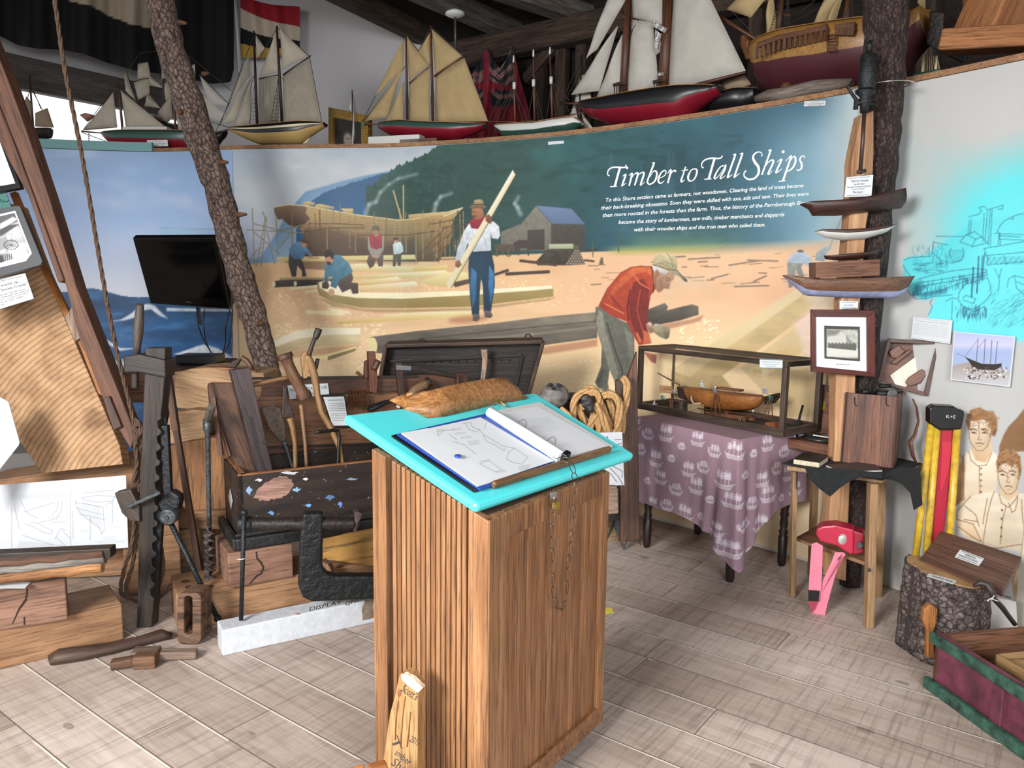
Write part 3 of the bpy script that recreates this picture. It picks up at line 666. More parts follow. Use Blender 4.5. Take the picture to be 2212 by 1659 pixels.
# --- the painted workers
SK='b98a6c'
def man(parts):
    for kind,K_,pts,c1,c2 in parts:
        if kind=='p':cv.poly(TT(pts,*K_),c1,c2,tex=.88+.24*n3,soft=.8)
        elif kind=='e':(x,y),(rx,ry)=pts;x,y=TT([(x,y)],*K_)[0];cv.ell(x,y,rx/K_[2],ry/K_[2],c1)
        else:cv.line(TT(pts,*K_),c2,c1)
man([('p',K,[(240,425),(236,480),(255,553),(278,553),(285,490),(310,520),(312,552),(336,550),(318,480),(300,440)],'4f4b47','3a3836'),('p',K,[(240,400),(262,372),(300,358),(325,372),(340,400),(372,438),(360,446),(330,420),(318,452),(270,458),(242,426)],'6b93b8','4c7396'),('e',K,((322,375),(16,17)),SK,0),('p',K,[(302,352),(318,341),(334,342),(350,366),(346,376),(306,362)],'6a4a30','4c3524'),('l',K,[(345,448),(400,452)],SK,4)])
man([('p',K2,[(140,555),(150,520),(200,500),(208,525),(200,545),(228,548),(230,592),(205,594),(196,572),(160,588)],'57483f','382e29'),('p',K2,[(118,425),(150,425),(190,462),(206,498),(150,535),(132,572),(108,560),(118,520),(98,520),(96,556),(82,552),(84,470),(100,445)],'4f8298','35657c'),('e',K2,((104,440),(19,24)),SK,0),('p',K2,[(82,422),(90,404),(112,404),(124,420),(120,446),(104,430),(86,438)],'33261d','241a14'),('p',K2,[(92,452),(110,456),(112,470),(96,468)],'3a2a20','2b1f18'),('e',K2,((113,588),(14,16)),'c49a78',0),('p',K2,[(72,545),(95,535),(104,560),(96,573),(72,570)],'5d4c3e','43362c')])
man([('p',K2,[(276,425),(340,425),(336,474),(318,474),(308,440),(298,472),(280,484),(266,455)],'6a5546','45382f'),('p',K2,[(272,345),(288,338),(326,336),(340,346),(342,400),(318,440),(290,436),(272,400)],'a99f92','8a8177'),('p',K2,[(276,342),(290,334),(306,345),(326,332),(334,344),(334,392),(306,402),(282,390)],'a83a42','8a2c36'),('e',K2,((306,322),(13,15)),'a9765a',0),('p',K2,[(288,320),(292,300),(308,294),(320,302),(322,322),(306,314)],'6b6150','51493d'),('e',K2,((302,430),(10,8)),SK,0)])
man([('p',K2,[(382,420),(418,420),(414,472),(402,472),(396,440),(392,474),(380,474)],'59493d','40352d'),('p',K2,[(380,380),(392,368),(414,368),(424,388),(427,410),(410,420),(384,422)],'dfe3e6','b9c0c6'),('e',K2,((394,360),(11,12)),SK,0),('p',K2,[(382,362),(384,350),(398,347),(407,356),(400,360)],'5a4633','45362a')])
# the man with the plank
cv.ell(1010,690,42,8,'b07a5c',-4,soft=5,alpha=.8)
man([('p',K2,[(712,410),(808,406),(822,470),(824,560),(808,670),(776,672),(772,560),(764,520),(758,600),(756,686),(726,686),(716,600),(709,480)],'1f3a50','1c3448'),('p',K2,[(722,480),(745,500),(742,610),(728,660),(716,560)],'3f7099','2d5a82'),('p',K2,[(800,470),(820,500),(818,580),(806,640),(796,560)],'3f7fb2','2d5f8a'),('p',K2,[(728,682),(756,682),(760,702),(748,714),(728,712)],'6e655e','4b4540'),('p',K2,[(776,668),(806,668),(815,690),(806,700),(780,696)],'6e655e','4b4540'),
     ('p',K2,[(714,285),(740,280),(790,278),(820,280),(842,300),(848,340),(838,356),(812,352),(806,330),(808,406),(712,412),(708,370),(690,420),(684,448),(652,450),(660,400),(690,320)],'dfe4e8','b4bec6'),('l',K2,[(740,400),(734,340)],'8f9ba5',1.6),('l',K2,[(700,360),(715,320)],'9aa5ae',1.4),('l',K2,[(790,400),(780,350)],'9aa5ae',1.6),
     ('p',K2,[(712,280),(736,262),(778,254),(784,276),(768,300),(748,312),(722,308)],'a33440','7e2632'),('p',K2,[(724,226),(748,218),(772,226),(778,250),(762,270),(742,272),(728,258),(724,244)],'b07c5c','8d5c44'),('l',K2,[(726,256),(744,256)],'57301f',2.2),('l',K2,[(728,238),(740,237)],'3d241a',1.1),('p',K2,[(710,216),(730,206),(736,186),(760,182),(774,190),(776,206),(790,220),(770,226),(744,220),(722,224)],'b49e7c','6d583e'),('l',K2,[(734,205),(776,206)],'4a3a2a',2.2),('l',K2,[(712,218),(745,214),(788,221)],'463726',.9)])
cv.poly(TT([(902,54),(914,76),(636,566),(620,570),(614,548)],*K2),'ede7d2','d9cfa8',soft=.8);cv.line(TT([(914,78),(636,567)],*K2),1.6,'6d5a3c');cv.line(TT([(906,76),(632,560)],*K2),1.2,'c9b98a',.8)
man([('p',K2,[(784,256),(796,246),(812,262),(808,290),(796,286),(784,276)],'8d5c44','6e4432'),('p',K2,[(652,452),(670,446),(680,468),(664,482),(652,474)],'9a6a4e','7c5039')])
# the old man with the mallet
K3=(1240,520,2.8)
man([('p',K3,[(132,400),(160,395),(280,480),(330,500),(364,570),(366,700),(352,830),(340,952),(260,952),(250,860),(215,780),(205,860),(215,920),(150,900),(128,860),(165,760),(170,640),(124,480)],'6a6a60','5a5a52'),('p',K3,[(150,420),(175,440),(190,540),(240,700),(268,800),(250,860),(215,780),(190,700),(160,600),(132,500)],'8b8a7c','77766a'),('p',K3,[(300,520),(350,570),(360,660),(350,760),(330,700),(318,600)],'7f8076','6a6a60'),('l',K3,[(200,500),(240,640),(290,780),(300,900)],'3f4039',3),('l',K3,[(180,780),(150,850)],'44453e',3),
     ('p',K3,[(150,390),(200,290),(280,195),(340,162),(400,150),(475,156),(492,200),(492,290),(462,330),(452,400),(440,470),(448,560),(468,620),(392,632),(352,560),(318,490),(220,450),(160,405)],'b34a30','93362a'),('p',K3,[(350,165),(420,155),(470,165),(470,210),(430,190),(380,200),(300,260),(220,350),(190,360),(260,250)],'c9683c','b65236'),('p',K3,[(360,250),(420,230),(455,290),(450,380),(440,470),(446,560),(420,600),(370,560),(340,470),(330,380)],'7e2c28','6e2a26'),
     ('l',K3,[(355,200),(400,260),(455,290)],'d9744a',2.5),('l',K3,[(340,300),(322,400),(330,480)],'5a2320',3),('l',K3,[(220,330),(290,420)],'7a2c28',3),('l',K3,[(185,380),(300,440)],'dd8a5c',2),('l',K3,[(400,300),(380,420),(420,560)],'a8443a',3),('l',K3,[(470,160),(485,240),(478,310)],'5e2422',3),('l',K3,[(380,560),(400,610)],'c46a48',5),('p',K3,[(420,540),(455,560),(468,620),(420,628)],'c8704c','b45c40'),
     ('p',K3,[(480,180),(560,188),(610,200),(606,230),(585,250),(576,292),(560,292),(545,285),(530,306),(512,314),(490,290),(482,240)],'b58a70','946650'),('p',K3,[(474,150),(500,155),(540,172),(566,190),(552,206),(530,195),(510,185),(490,190),(476,175)],'d3d3d0','a9a9a8'),('e',K3,((503,198),(13,22)),'a3765e',0),('l',K3,[(498,186),(510,200),(500,216)],'6e4a3a',1.2),('l',K3,[(556,224),(582,232)],'5d3f30',1.6),('l',K3,[(560,240),(576,243)],'4b3226',1.2),('l',K3,[(540,288),(556,284)],'6b4334',1.4),('l',K3,[(520,230),(535,280)],'7c5443',1.4),('l',K3,[(565,262),(572,280)],'7c5443',1.2),
     ('p',K3,[(474,120),(490,92),(530,72),(575,74),(612,92),(624,120),(624,180),(600,182),(560,172),(520,160),(476,146)],'cbbd98','9c8e6c'),('p',K3,[(560,172),(624,178),(650,205),(686,236),(684,250),(664,244),(640,218),(600,200),(566,184)],'b3a684','5d5342'),('l',K3,[(560,75),(590,110),(600,170)],'8a7c5e',1.6),('l',K3,[(500,140),(560,130),(610,150)],'8f8264',2),('l',K3,[(478,145),(560,172),(622,180),(684,248)],'2f2a22',1.3),
     ('p',K3,[(434,505),(455,488),(470,495),(484,520),(484,552),(462,562),(444,545)],'b38a7a','8a6454'),('l',K3,[(452,500),(462,510)],'e2c6b8',3),('l',K3,[(456,528),(478,540)],'6a4a40',1.5),('p',K3,[(484,502),(510,502),(575,525),(582,545),(574,585),(556,597),(520,582),(478,552)],'b0a489','6e664f'),('p',K3,[(530,516),(575,526),(582,545),(574,585),(556,596),(545,580)],'8f8870','5b5543'),('p',K3,[(420,672),(500,690),(495,742),(470,735),(440,700)],'a8655a','8a5348')])
for a in ([(150,395),(200,292),(285,192),(345,160),(470,154)],[(124,480),(170,640),(165,760),(128,858)],[(492,205),(492,290),(462,330),(450,400),(440,470)]):cv.line(TT(a,*K3),1.0,'3a2620',.7)
# the squared timber and shavings at the right, two faded men
cv.poly([(1450,800),(1700,640),(1742,610),(1800,620),(1800,640),(1560,812),(1600,860),(1450,860)],'d2bb8c','b39a6c',tex=.92+.16*n5,soft=1.5);cv.poly([(1450,800),(1700,636),(1742,612),(1730,640),(1560,760),(1490,815)],'e0cda6','cdb68a',soft=2)
cv.poly([(1600,795),(1790,655),(1850,660),(1850,800),(1840,900),(1700,900)],'dcc698','c9b084',soft=2)
q=random.Random(12)
for _ in range(60):
    x=q.uniform(1620,1800);y=q.uniform(max(668,795-(x-1600)*.62),800);cv.poly([(x,y),(x+q.uniform(14,34),y+3),(x+q.uniform(12,30),y+13),(x-4,y+9)],q.choice(['ead8a6','d6bd84','c7ab78','e8d8b4']),soft=1.5,alpha=.6)
cv.poly([(1715,700),(1760,660),(1775,760),(1745,780)],'ecd2cc',alpha=.7,soft=9);cv.poly([(1740,560),(1790,600),(1790,680),(1745,650)],'d9d0cc',alpha=.5,soft=14)
man([('p',(1652,380,3.95),[(190,735),(240,655),(330,640),(385,690),(430,800),(415,810),(370,770),(330,750),(250,760)],'b3c3d4','93a4b5'),('p',(1652,380,3.95),[(190,740),(330,745),(310,780),(340,870),(300,870),(265,800),(250,880),(235,950),(205,955),(195,850)],'8f918c','7b7f80'),('p',(1652,380,3.95),[(270,650),(290,630),(325,632),(335,655)],'5f5e58','6d6a60'),('p',(1652,380,3.95),[(430,720),(440,660),(500,610),(560,590),(565,620),(520,670),(510,730)],'a4b4bf','8b9aa4')])
cv.line([(1790,540),(1830,440)],3,'8d9694',.6)
# edges of panels
cv.poly([(1835,150),(1860,150),(1850,900),(1825,900)],'c4ccd0',soft=10,alpha=.6)
A_[:]=np.where(((X_>1852))[...,None],np.array([.70,.705,.70],np.float32)*(1+(n1[...,None]-.5)*.05),A_)
# --- right panel: turquoise wash with a harbour drawing
wash=np.exp(-(((X_-2230)/190)**2+((Y_-520)/175)**2)**1.4)*(X_>1960)
blend(np.clip(wash*1.5-(n1-.4)*.5,0,1)*(Y_<745),'55cfd6')
CY='4cc6cf'
cv.poly([(1950,560),(1965,555),(2000,552),(2100,480),(2330,440),(2330,745),(2100,728),(2020,700),(2005,690),(2010,665),(2022,645),(1990,648),(1965,630),(1960,610),(1952,590)],CY,'66d3da',soft=4,tex=.94+.12*n1)
blend(np.clip(wash-.3,0,1)*((Y_>300)&(Y_<745))*.5,'7adde2')
KR=(1652,380,3.95);INK='1f5a72'
for L in ([(1190,720),(1230,700),(1330,690),(1420,685)],[(1180,760),(1200,800),(1240,850),(1215,960),(1240,1010),(1300,1050),(1380,1050),(1440,1030),(1600,1015)],[(1430,1050),(1410,1080),(1430,1120),(1395,1190)],[(1735,500),(1745,380)],[(1755,500),(1760,370)],[(1860,560),(1872,320)],[(1880,560),(1900,290)],[(1905,590),(1925,290)],[(1925,600),(1940,290)],[(1740,350),(1770,340),(1820,330),(1850,300),(1830,270),(1870,258),(1900,290),(1950,275),(2000,260),(2035,250),(2030,280),(1990,285)],[(1990,590),(2000,490),(1985,470),(2010,420),(2050,380),(2090,360),(2120,370),(2110,350),(2160,330),(2212,320)],[(2010,590),(2006,490)],[(1665,560),(1720,500),(1800,540),(1770,600),(1670,565)],[(1800,540),(1850,520),(1900,570),(1770,605)],[(1720,500),(1790,475),(1850,520)],[(1870,620),(2212,560)],[(1890,680),(2212,650)],[(1870,620),(1900,690),(1900,760),(2212,730)],[(2040,680),(2060,760)],[(1590,700),(1570,650),(1590,620)],[(1440,560),(1430,650),(1500,720),(1600,745),(1680,720),(1700,660),(1690,610)],[(1440,565),(1560,590)],[(1310,880),(1420,850),(1600,810),(1780,790),(1890,800),(1900,850)],[(1270,1020),(1500,980),(1700,900),(1890,850)],[(1330,910),(1880,825)],[(1350,940),(1870,850)],[(1790,900),(1900,870),(1925,930),(1930,1010),(1870,1080),(1780,1140),(1700,1120),(1650,1060),(1660,990),(1700,930),(1790,900)],[(1670,1100),(1780,1160),(1880,1110)],[(1690,1040),(1720,1020),(1800,1050),(1780,1090),(1690,1060)],[(2080,880),(2130,850),(2212,870)],[(2070,950),(2080,880)],[(2130,850),(2150,960),(2212,1010)],[(2150,900),(2212,930)],[(1960,790),(2000,870),(2020,790)],[(2000,870),(1995,990)],[(1545,1070),(1600,1040),(1640,1050)],[(1600,1060),(1595,1250)],[(1460,515),(1700,518)],[(1960,490),(2212,500)],[(1990,510),(2180,520)],[(2000,540),(2212,548)]):
    cv.line(TT(L,*KR),1.5,INK,.75)
for x,y0,y1,w in ((1765,780,1030,3.4),(1810,690,1000,3),(1845,680,880,2.2),(1860,660,860,2)):cv.line(TT([(x,y1),(x+15,y0)],*KR),w,'1d4d66',.85)
q=random.Random(21)
for _ in range(60):x=q.uniform(1250,1560);y=q.uniform(580,760);cv.line(TT([(x,y),(x,y+q.uniform(20,70))],*KR),1.0,INK,.5)
for _ in range(130):x=q.uniform(1260,1900);y=1000-(x-1260)*.24+q.uniform(-70,30);cv.line(TT([(x,y),(x+q.uniform(-4,4),y+q.uniform(20,60))],*KR),1.2,INK,.6)
for _ in range(90):x=q.uniform(1620,1900);y=1130+q.uniform(-30,60);cv.line(TT([(x,y),(x-2,y+q.uniform(20,60))],*KR),1.2,'1d4d66',.6)
for _ in range(120):x=q.uniform(1900,2230);y=q.uniform(980,1300);cv.line(TT([(x,y),(x+q.uniform(20,60),y-q.uniform(15,50))],*KR),1.1,'2f7f92',.5)
for _ in range(40):x=q.uniform(1250,1500);y=q.uniform(740,830);cv.line(TT([(x,y),(x+q.uniform(30,80),y-2)],*KR),1.1,INK,.5)
for _ in range(34):x=1890+_*9.5;cv.line(TT([(x,690),(x+2,752)],*KR),.8,INK,.5)
for _ in range(12):x=1590+_*9;cv.line(TT([(x,630),(1560+_*13,690),(1600+_*5,735)],*KR),.8,INK,.5)
cv.poly(TT([(1290,930),(1400,930),(1330,1000),(1560,960),(1550,1000),(1340,1045),(1280,1010)],*KR),'1d5068',alpha=.5,soft=3)
# --- right panel: brown ink portrait of workers
KP=(1652,640,3.95);BR='6a4628';SP='e6d8c4'
cv.poly(TT([(2212,960),(2150,1040),(2080,1110),(2040,1180),(2000,1280),(2000,1400),(2050,1420),(2120,1330),(2240,1320),(2400,1400),(2400,950)],*KP),'8a6848','7a5a3e',soft=1.5,tex=.85+.3*n2)
def face(K_,cx,cy,w,h,hair,tilt=0):
    f=lambda u,v:(cx+u*w+tilt*v*h,cy+v*h)
    cv.poly(TT([f(-.5,-.5),(f(.5,-.5)),f(.52,.1),f(.36,.48),f(.1,.62),f(-.15,.6),f(-.42,.35),f(-.52,0)],*K_),'d9cbb6','c9b598',tex=.93+.12*n2)
    cv.poly(TT([f(.2,-.3),f(.5,-.4),f(.5,.15),f(.34,.45),f(.2,.5),f(.3,.1)],*K_),'b89a78',alpha=.5,soft=3)
    cv.line(TT([f(-.5,-.1),f(-.48,.15),f(-.4,.36),f(-.15,.6),f(.1,.62),f(.36,.46),f(.5,.12),f(.52,-.2)],*K_),1.3,BR,.8)
    for sx in (-.28,.22):
        cv.line(TT([f(sx-.15,-.13),f(sx,-.18+.02),f(sx+.15,-.1)],*K_),2.3,'3f2817',.85);cv.line(TT([f(sx-.1,-.02),f(sx,-.05),f(sx+.12,0)],*K_),1.7,'3a2414',.9);cv.ell(*TT([f(sx,-.01)],*K_)[0],.03*w/K_[2]+.8,.9,'2c1b10')
    cv.line(TT([f(-.04,-.1),f(-.02,.12),f(-.1,.2),f(0,.24),f(.08,.2)],*K_),1.3,BR,.8);cv.line(TT([f(-.18,.36),f(-.03,.34),f(.18,.38)],*K_),1.9,'56351f',.9);cv.line(TT([f(-.08,.46),f(.08,.46)],*K_),1.2,BR,.6)
    q=random.Random(int(cx));hp=[f(*p) for p in hair]
    cv.poly(TT(hp,*K_),'9a7450','7a5636',soft=1.5,tex=.8+.4*n3)
    for _ in range(46):
        a=q.choice(hp);b=q.choice(hp);t=q.random();x=a[0]*t+b[0]*(1-t);y=a[1]*t+b[1]*(1-t);r=q.uniform(10,26);an=q.uniform(0,6)
        cv.line(TT([(x+r*math.cos(an+k*.8),y+r*math.sin(an+k*.8)) for k in range(4)],*K_),1.1,q.choice([BR,'4a2d18','b48f68']),.7)
# bodies
cv.poly(TT([(1700,1360),(1750,1310),(1830,1340),(1940,1320),(1990,1360),(1975,1760),(1960,1800),(1660,1800),(1640,1560)],*KP),'dcd2c0','cab99e',tex=.9+.2*n2,soft=1.5)
cv.poly(TT([(1640,1500),(1700,1340),(1710,1480),(1690,1740),(1620,1800),(1610,1640)],*KP),'a88a68','8f7050',tex=.8+.4*n2,soft=1.5)
for L in ([(1700,1350),(1690,1500),(1700,1740)],[(1740,1320),(1760,1400),(1820,1450),(1890,1440),(1940,1330)],[(1830,1450),(1835,1700)],[(1990,1360),(1980,1500)],[(1640,1510),(1610,1700)],[(1690,1380),(1660,1350)]):cv.line(TT(L,*KP),1.5,BR,.85)
for k in range(5):cv.ell(*TT([(1846,1470+k*50)],*KP)[0],1.8,2.2,BR)
cv.poly(TT([(1780,1240),(1930,1240),(1940,1330),(1880,1420),(1800,1400),(1760,1310)],*KP),'d6c0a0','b89a78',soft=1.5,tex=.9+.2*n2)
face(KP,1835,1170,185,240,[(-.5,-.1),(-.62,-.35),(-.6,-.6),(-.4,-.85),(0,-.93),(.3,-.8),(.62,-.8),(.82,-.5),(.8,-.1),(.7,.1),(.56,.08),(.52,-.25),(.4,-.42),(.1,-.5),(-.2,-.42),(-.42,-.45),(-.46,-.2)])
KQ=(1652,960,3.95)
cv.poly(TT([(1640,640),(1640,560),(1760,440),(1860,420),(1960,400),(2000,430),(2080,470),(2160,420),(2250,420),(2400,480),(2400,1300),(2250,1300),(2212,900),(1850,880),(1700,780),(1840,830),(1780,680),(1650,640)],*KQ),'dbd0bc','c8b496',tex=.88+.24*n2,soft=1.5)
cv.poly(TT([(1640,620),(1700,650),(1780,680),(1850,830),(1700,780),(1640,700)],*KQ),'e3d0b6','c9ac88',soft=1.2)
cv.poly(TT([(2170,900),(2300,860),(2300,1400),(2130,1400),(2110,1180),(2140,1080),(2190,1000)],*KQ),'d3bf9e','a88a64',soft=1.5,tex=.75+.5*n2)
for L in ([(1760,440),(1640,570),(1640,640),(1780,680),(1850,830)],[(1960,400),(1930,480),(1900,600),(1870,780),(1860,880),(1990,885),(2200,850)],[(2000,430),(2020,500),(2080,540),(2140,470),(2160,430)],[(2060,520),(2030,640),(2010,850)],[(2080,500),(2110,580),(2140,560),(2160,450)],[(2190,470),(2200,620),(2230,820)],[(1900,460),(1880,560),(1860,680)],[(1700,520),(1800,600),(1830,700)],[(2212,900),(2140,1080),(2110,1180)],[(1700,640),(1820,660)],[(1650,700),(1760,780),(1840,830)]):cv.line(TT(L,*KQ),1.6,BR,.85)
for k in range(4):cv.ell(*TT([(2025-k*3,560+k*75)],*KQ)[0],2.4,2.6,BR)
cv.poly(TT([(2020,330),(2150,330),(2160,420),(2080,480),(2000,420)],*KQ),'cdb391',soft=1.5)
face(KQ,2078,265,175,260,[(-.46,-.1),(-.58,-.4),(-.4,-.72),(-.05,-.86),(.35,-.8),(.62,-.6),(.66,-.2),(.56,.1),(.5,-.2),(.4,-.36),(.1,-.3),(-.1,-.42),(-.3,-.36),(-.42,-.3)],.04)
cv.line(TT([(2040,1290),(2100,1310)],*KQ),2,'3a2a1e');
for L in ([(1880,1430),(1930,1420),(2000,1425),(1995,1460)],[(2040,1340),(2100,1370),(2080,1400)]):cv.line(TT(L,*KQ),1.6,'2a2018',.85)
# overall gain so that the painted colours are surface colours, not lit ones
A_[:]=np.clip(A_*1.0,0,1)
MUR=vcol('mural paint',.5)
def mural(name,x0,x1,label,zsplit,res,off=-.006):
    s0,s1=s_at(x0),s_at(x1);ns=int((s1-s0)/res);t=thing(name,label,'mural',walls((s0+s1)/2,0,off))
    sv=np.linspace(s0,s1,ns);q=WQ+WN*off;px_=np.interp(sv,WS,q[:,0]);py_=np.interp(sv,WS,q[:,1])
    for nm,z0,z1,rz,st in (('painted_panel',zsplit,HW-.004,res,1),('painted_panel',.02,zsplit,.02,4)):
        if z1-z0<.03:continue
        nz=int((z1-z0)/rz)+2;zs=np.linspace(z0,z1,nz);p=np.zeros((nz,len(px_[::st]),3));p[...,0]=px_[::st];p[...,1]=py_[::st];p[...,2]=zs[:,None]
        X,Y=pixa(p.reshape(-1,3));gridmesh(nm,p,cv.sample(X,Y),MUR,t)
    return t
if not globals().get('NOMURAL'):
    m1=mural('sea_mural',-60,504,'curved mural panel of a blue sky over dark blue waves with white crests',.9,.009)
    m2=mural('shipyard_mural',505,1893,'curved mural of men building wooden ships below a dark wooded hill',.85,.0048)
    m3=mural('harbour_mural',1895,2290,'pale wall panel with turquoise harbour drawing and brown ink portraits of workers',.02,.004)
    mb=M();a=walls(s_at(504.5),0,-.008);mb.bar(a,a+Vector((0,0,HW-.01)),.004,.004);obj('panel_seam',mb,plain('seam','8fa0b4',.8),m2)
    # title, drawn with a broad pen
    mb=M()
    def pen(K_,strokes):
        for pts in strokes:
            # smooth the pen path, then lay a ribbon of changing width on the wall
            P_=np.array(pts,float);n=len(P_);Q=[]
            for i in range(n-1):
                p0,p1,p2,p3=P_[max(i-1,0)],P_[i],P_[i+1],P_[min(i+2,n-1)]
                for k in range(6):
                    t=k/6;Q.append(.5*((2*p1)+(-p0+p2)*t+(2*p0-5*p1+4*p2-p3)*t*t+(-p0+3*p1-3*p2+p3)*t**3))
            Q.append(P_[-1]);Q=np.array(Q);T=np.gradient(Q[:,:2],axis=0);T/=np.linalg.norm(T,axis=1)[:,None]+1e-9
            vs=[]
            for (x,y,w),(tx,ty) in zip(Q,T):
                for sg in (-1,1):
                    px_=K_[0]+(x-ty*sg*w/2)/K_[2];py_=K_[1]+(y+tx*sg*w/2)/K_[2];vs.append(wall(px_,py_,-.0075))
            mb._add(vs,[(2*i,2*i+1,2*i+3,2*i+2) for i in range(len(Q)-1)])
    def dot(K_,x,y,r):
        vs=[wall(K_[0]+(x+r*math.cos(a))/K_[2],K_[1]+(y+r*math.sin(a))/K_[2],-.0078) for a in [2*PI*k/14 for k in range(14)]]
        mb._add(vs,[tuple(range(14))])
    L1=(1300,320,5.292);L2=(1510,310,5.292)
    pen(L1,[[(88,318,16),(66,298,12),(76,252,14),(120,222,16),(190,218,18),(245,222,16),(272,212,14),(277,190,14)],[(207,225,26),(180,320,24),(148,438,26)],[(94,441,10),(130,438,12),(172,436,10)],
             [(236,324,6),(262,304,14),(272,312,20),(236,412,20),(232,432,12),(278,398,6)],[(310,316,6),(338,292,16),(344,304,20),(312,432,18)],[(322,390,6),(356,316,8),(398,284,16),(412,300,20),(376,426,18)],[(384,384,6),(420,306,8),(466,278,16),(482,294,20),(446,408,20),(446,424,10),(492,388,6)],
             [(572,174,6),(596,166,14),(592,188,20),(530,350,18),(524,396,18),(552,412,16),(606,376,18),(630,300,20),(616,262,18),(588,268,10),(548,330,6)],
             [(652,346,8),(712,318,10),(734,276,12),(718,254,14),(680,280,16),(650,340,20),(650,386,20),(676,402,14),(714,372,6)],[(752,290,6),(778,256,14),(790,262,20),(754,400,18)],[(768,344,6),(800,278,10),(832,254,18),(846,272,20)],
             [(958,212,14),(930,300,16),(908,366,20),(914,386,14),(948,360,6)],[(912,258,10),(986,248,12)],[(1062,236,14),(1022,252,12),(988,320,22),(994,366,20),(1024,376,12),(1066,340,16),(1088,270,20),(1078,240,16),(1062,236,12)]]);dot(L1,288,226,15)
    pen(L2,[[(52,278,16),(30,262,12),(38,216,14),(84,180,16),(160,168,18),(216,172,16),(254,162,14),(266,138,14)],[(176,176,26),(146,280,24),(112,404,26)],[(60,410,10),(100,406,12),(142,404,10)],
             [(306,240,18),(292,300,20),(246,384,16),(250,402,10),(302,366,6)],[(296,262,8),(262,256,12),(218,300,14),(178,378,20),(184,402,14),(230,364,8),(292,272,6)],
             [(386,132,6),(414,122,14),(408,150,20),(332,366,20),(332,388,14),(384,352,6)],[(462,122,6),(494,110,14),(490,136,20),(410,362,20),(410,382,14),(464,340,6)],
             [(718,148,12),(716,110,10),(680,96,12),(636,118,18),(618,162,24),(640,216,30),(678,270,30),(680,340,26),(636,396,20),(570,410,20),(518,376,16),(518,330,14),(540,314,18)],
             [(790,84,6),(816,72,14),(812,100,20),(718,358,18)],[(738,306,6),(782,226,10),(832,190,16),(850,206,22),(830,260,20),(790,346,20),(812,344,8),(838,306,6)],[(892,214,6),(930,184,12),(942,192,20),(886,310,20),(884,334,14),(948,290,6)],
             [(986,204,6),(1030,160,10),(1054,138,14),(1046,170,20),(960,424,24)],[(908,434,10),(944,430,12),(986,424,10)],[(1040,200,6),(1080,150,12),(1100,160,20),(1100,220,22),(1060,290,18),(1000,322,10)],
             [(1208,162,16),(1196,140,10),(1168,152,14),(1152,186,18),(1172,230,22),(1170,282,20),(1136,308,14),(1116,298,18)]]);dot(L2,962,94,17)
    obj('title_lettering',mb,plain('white paint','f4f8f8',.5),m2)
    for tx,a,b in (('To this Shore settlers came as farmers, not woodsmen. Clearing the land of trees became',(1309,436),(1736,404)),('their back-breaking obsession. Soon they were skilled with axe, adz and saw. Their lives were',(1299,453),(1747,422)),('then more rooted in the forests than the farm. Thus, the history of the Parrsborough Shore',(1302,469),(1749,441)),('became the story of lumbermen, saw mills, timber merchants and shipyards',(1336,484),(1695,467)),('with their wooden ships and the iron men who sailed them.',(1370,500),(1653,489))):
        mb=M();text(mb,tx,wall,a,b,8.2,.28,.012,lift=.0078);obj('verse_line',mb,_mc['white paint'],m2)
# ================================================================ model ships along the top of the partition
def wpl(x,off=.28,y=300):
    s=s_at(x,y);p=walls(s,SHZ,off);q=walls(s+.05,SHZ,off);r=walls(s-.05,SHZ,off)
    return Pl(p,math.degrees(math.atan2(q.y-r.y,q.x-r.x)))
def zc(pts,K_):return TT(pts,*K_)
def ipl(pts,t):
    xs=[p[0] for p in pts];x=xs[0]+(xs[-1]-xs[0])*t;return x,float(np.interp(x,xs,[p[1] for p in pts]))
def hullmesh(mb,pl,sheer,keel,beam,bands,n=26,m=9,p=2.6,half=False,stern=.45,bow=.02,off=0.0):
    rings=[]
    for i in range(n+1):
        t=i/n;T=pl(*ipl(sheer,t),off);B=pl(*ipl(keel,t),off);b=beam*max(bow,(1-abs(2*t-1)**2.3)**.62)
        if t>.5:b=max(b,beam*stern*(1-(1-t)))
        r=[]
        for k in range(m+1):v=k/m;r.append(T+(B-T)*v-pl.n*(b*(1-v**p)**.6*(.9+.1*math.sin(PI*v))))
        if not half:
            for k in range(m-1,-1,-1):v=k/m;r.append(T+(B-T)*v+pl.n*(b*(1-v**p)**.6*(.9+.1*math.sin(PI*v))))
        else:r+=[B+pl.n*.002,T+pl.n*.002]
        rings.append(r)
    c=len(rings[0]);vs=[q for r in rings for q in r];fs=[];ms=[]
    for i in range(n):
        for j in range(c):
            fs.append((i*c+j,i*c+(j+1)%c,(i+1)*c+(j+1)%c,(i+1)*c+j))
            v=(min(j,2*m-j) if not half else min(j,m))/m;v=max(0,v+.5/m) if j<m else max(0,v-.5/m)
            k=0
            for q,(a,b2,mi) in enumerate(bands):
                if a<=v<b2+(1e-6 if b2<1 else 1):k=mi
            ms.append(k)
    fs+=[tuple(range(c-1,-1,-1)),tuple(n*c+j for j in range(c))];ms+=[bands[-1][2],bands[0][2]]
    b0=len(mb.v);mb._add(vs,fs,[(0,0,0)]*len(vs) if False else None,True);mb.m[-len(fs):]=ms;mb.sm[-2:]=[False,False]
canv=plain('sail cloth','a79f90',.9,0,.04,.1,12);tanc=plain('tan sail cloth','a59068',.9,0,.05,.1,12);whc=plain('white sail cloth','aeaba3',.9,0,.04,.1,10)
spar=wood('spar wood','7a4f32','4a2d1c',.5,3,60);dspar=wood('dark spar wood','3f2a20','231712',.5,3,60);rigm=plain('rigging cord','3a322c',.9)
deckm=wood('deck wood','b48a5a','8a6238',.6,4,60);standm=wood('cradle wood','6e4630','3f271b',.6,3,40)
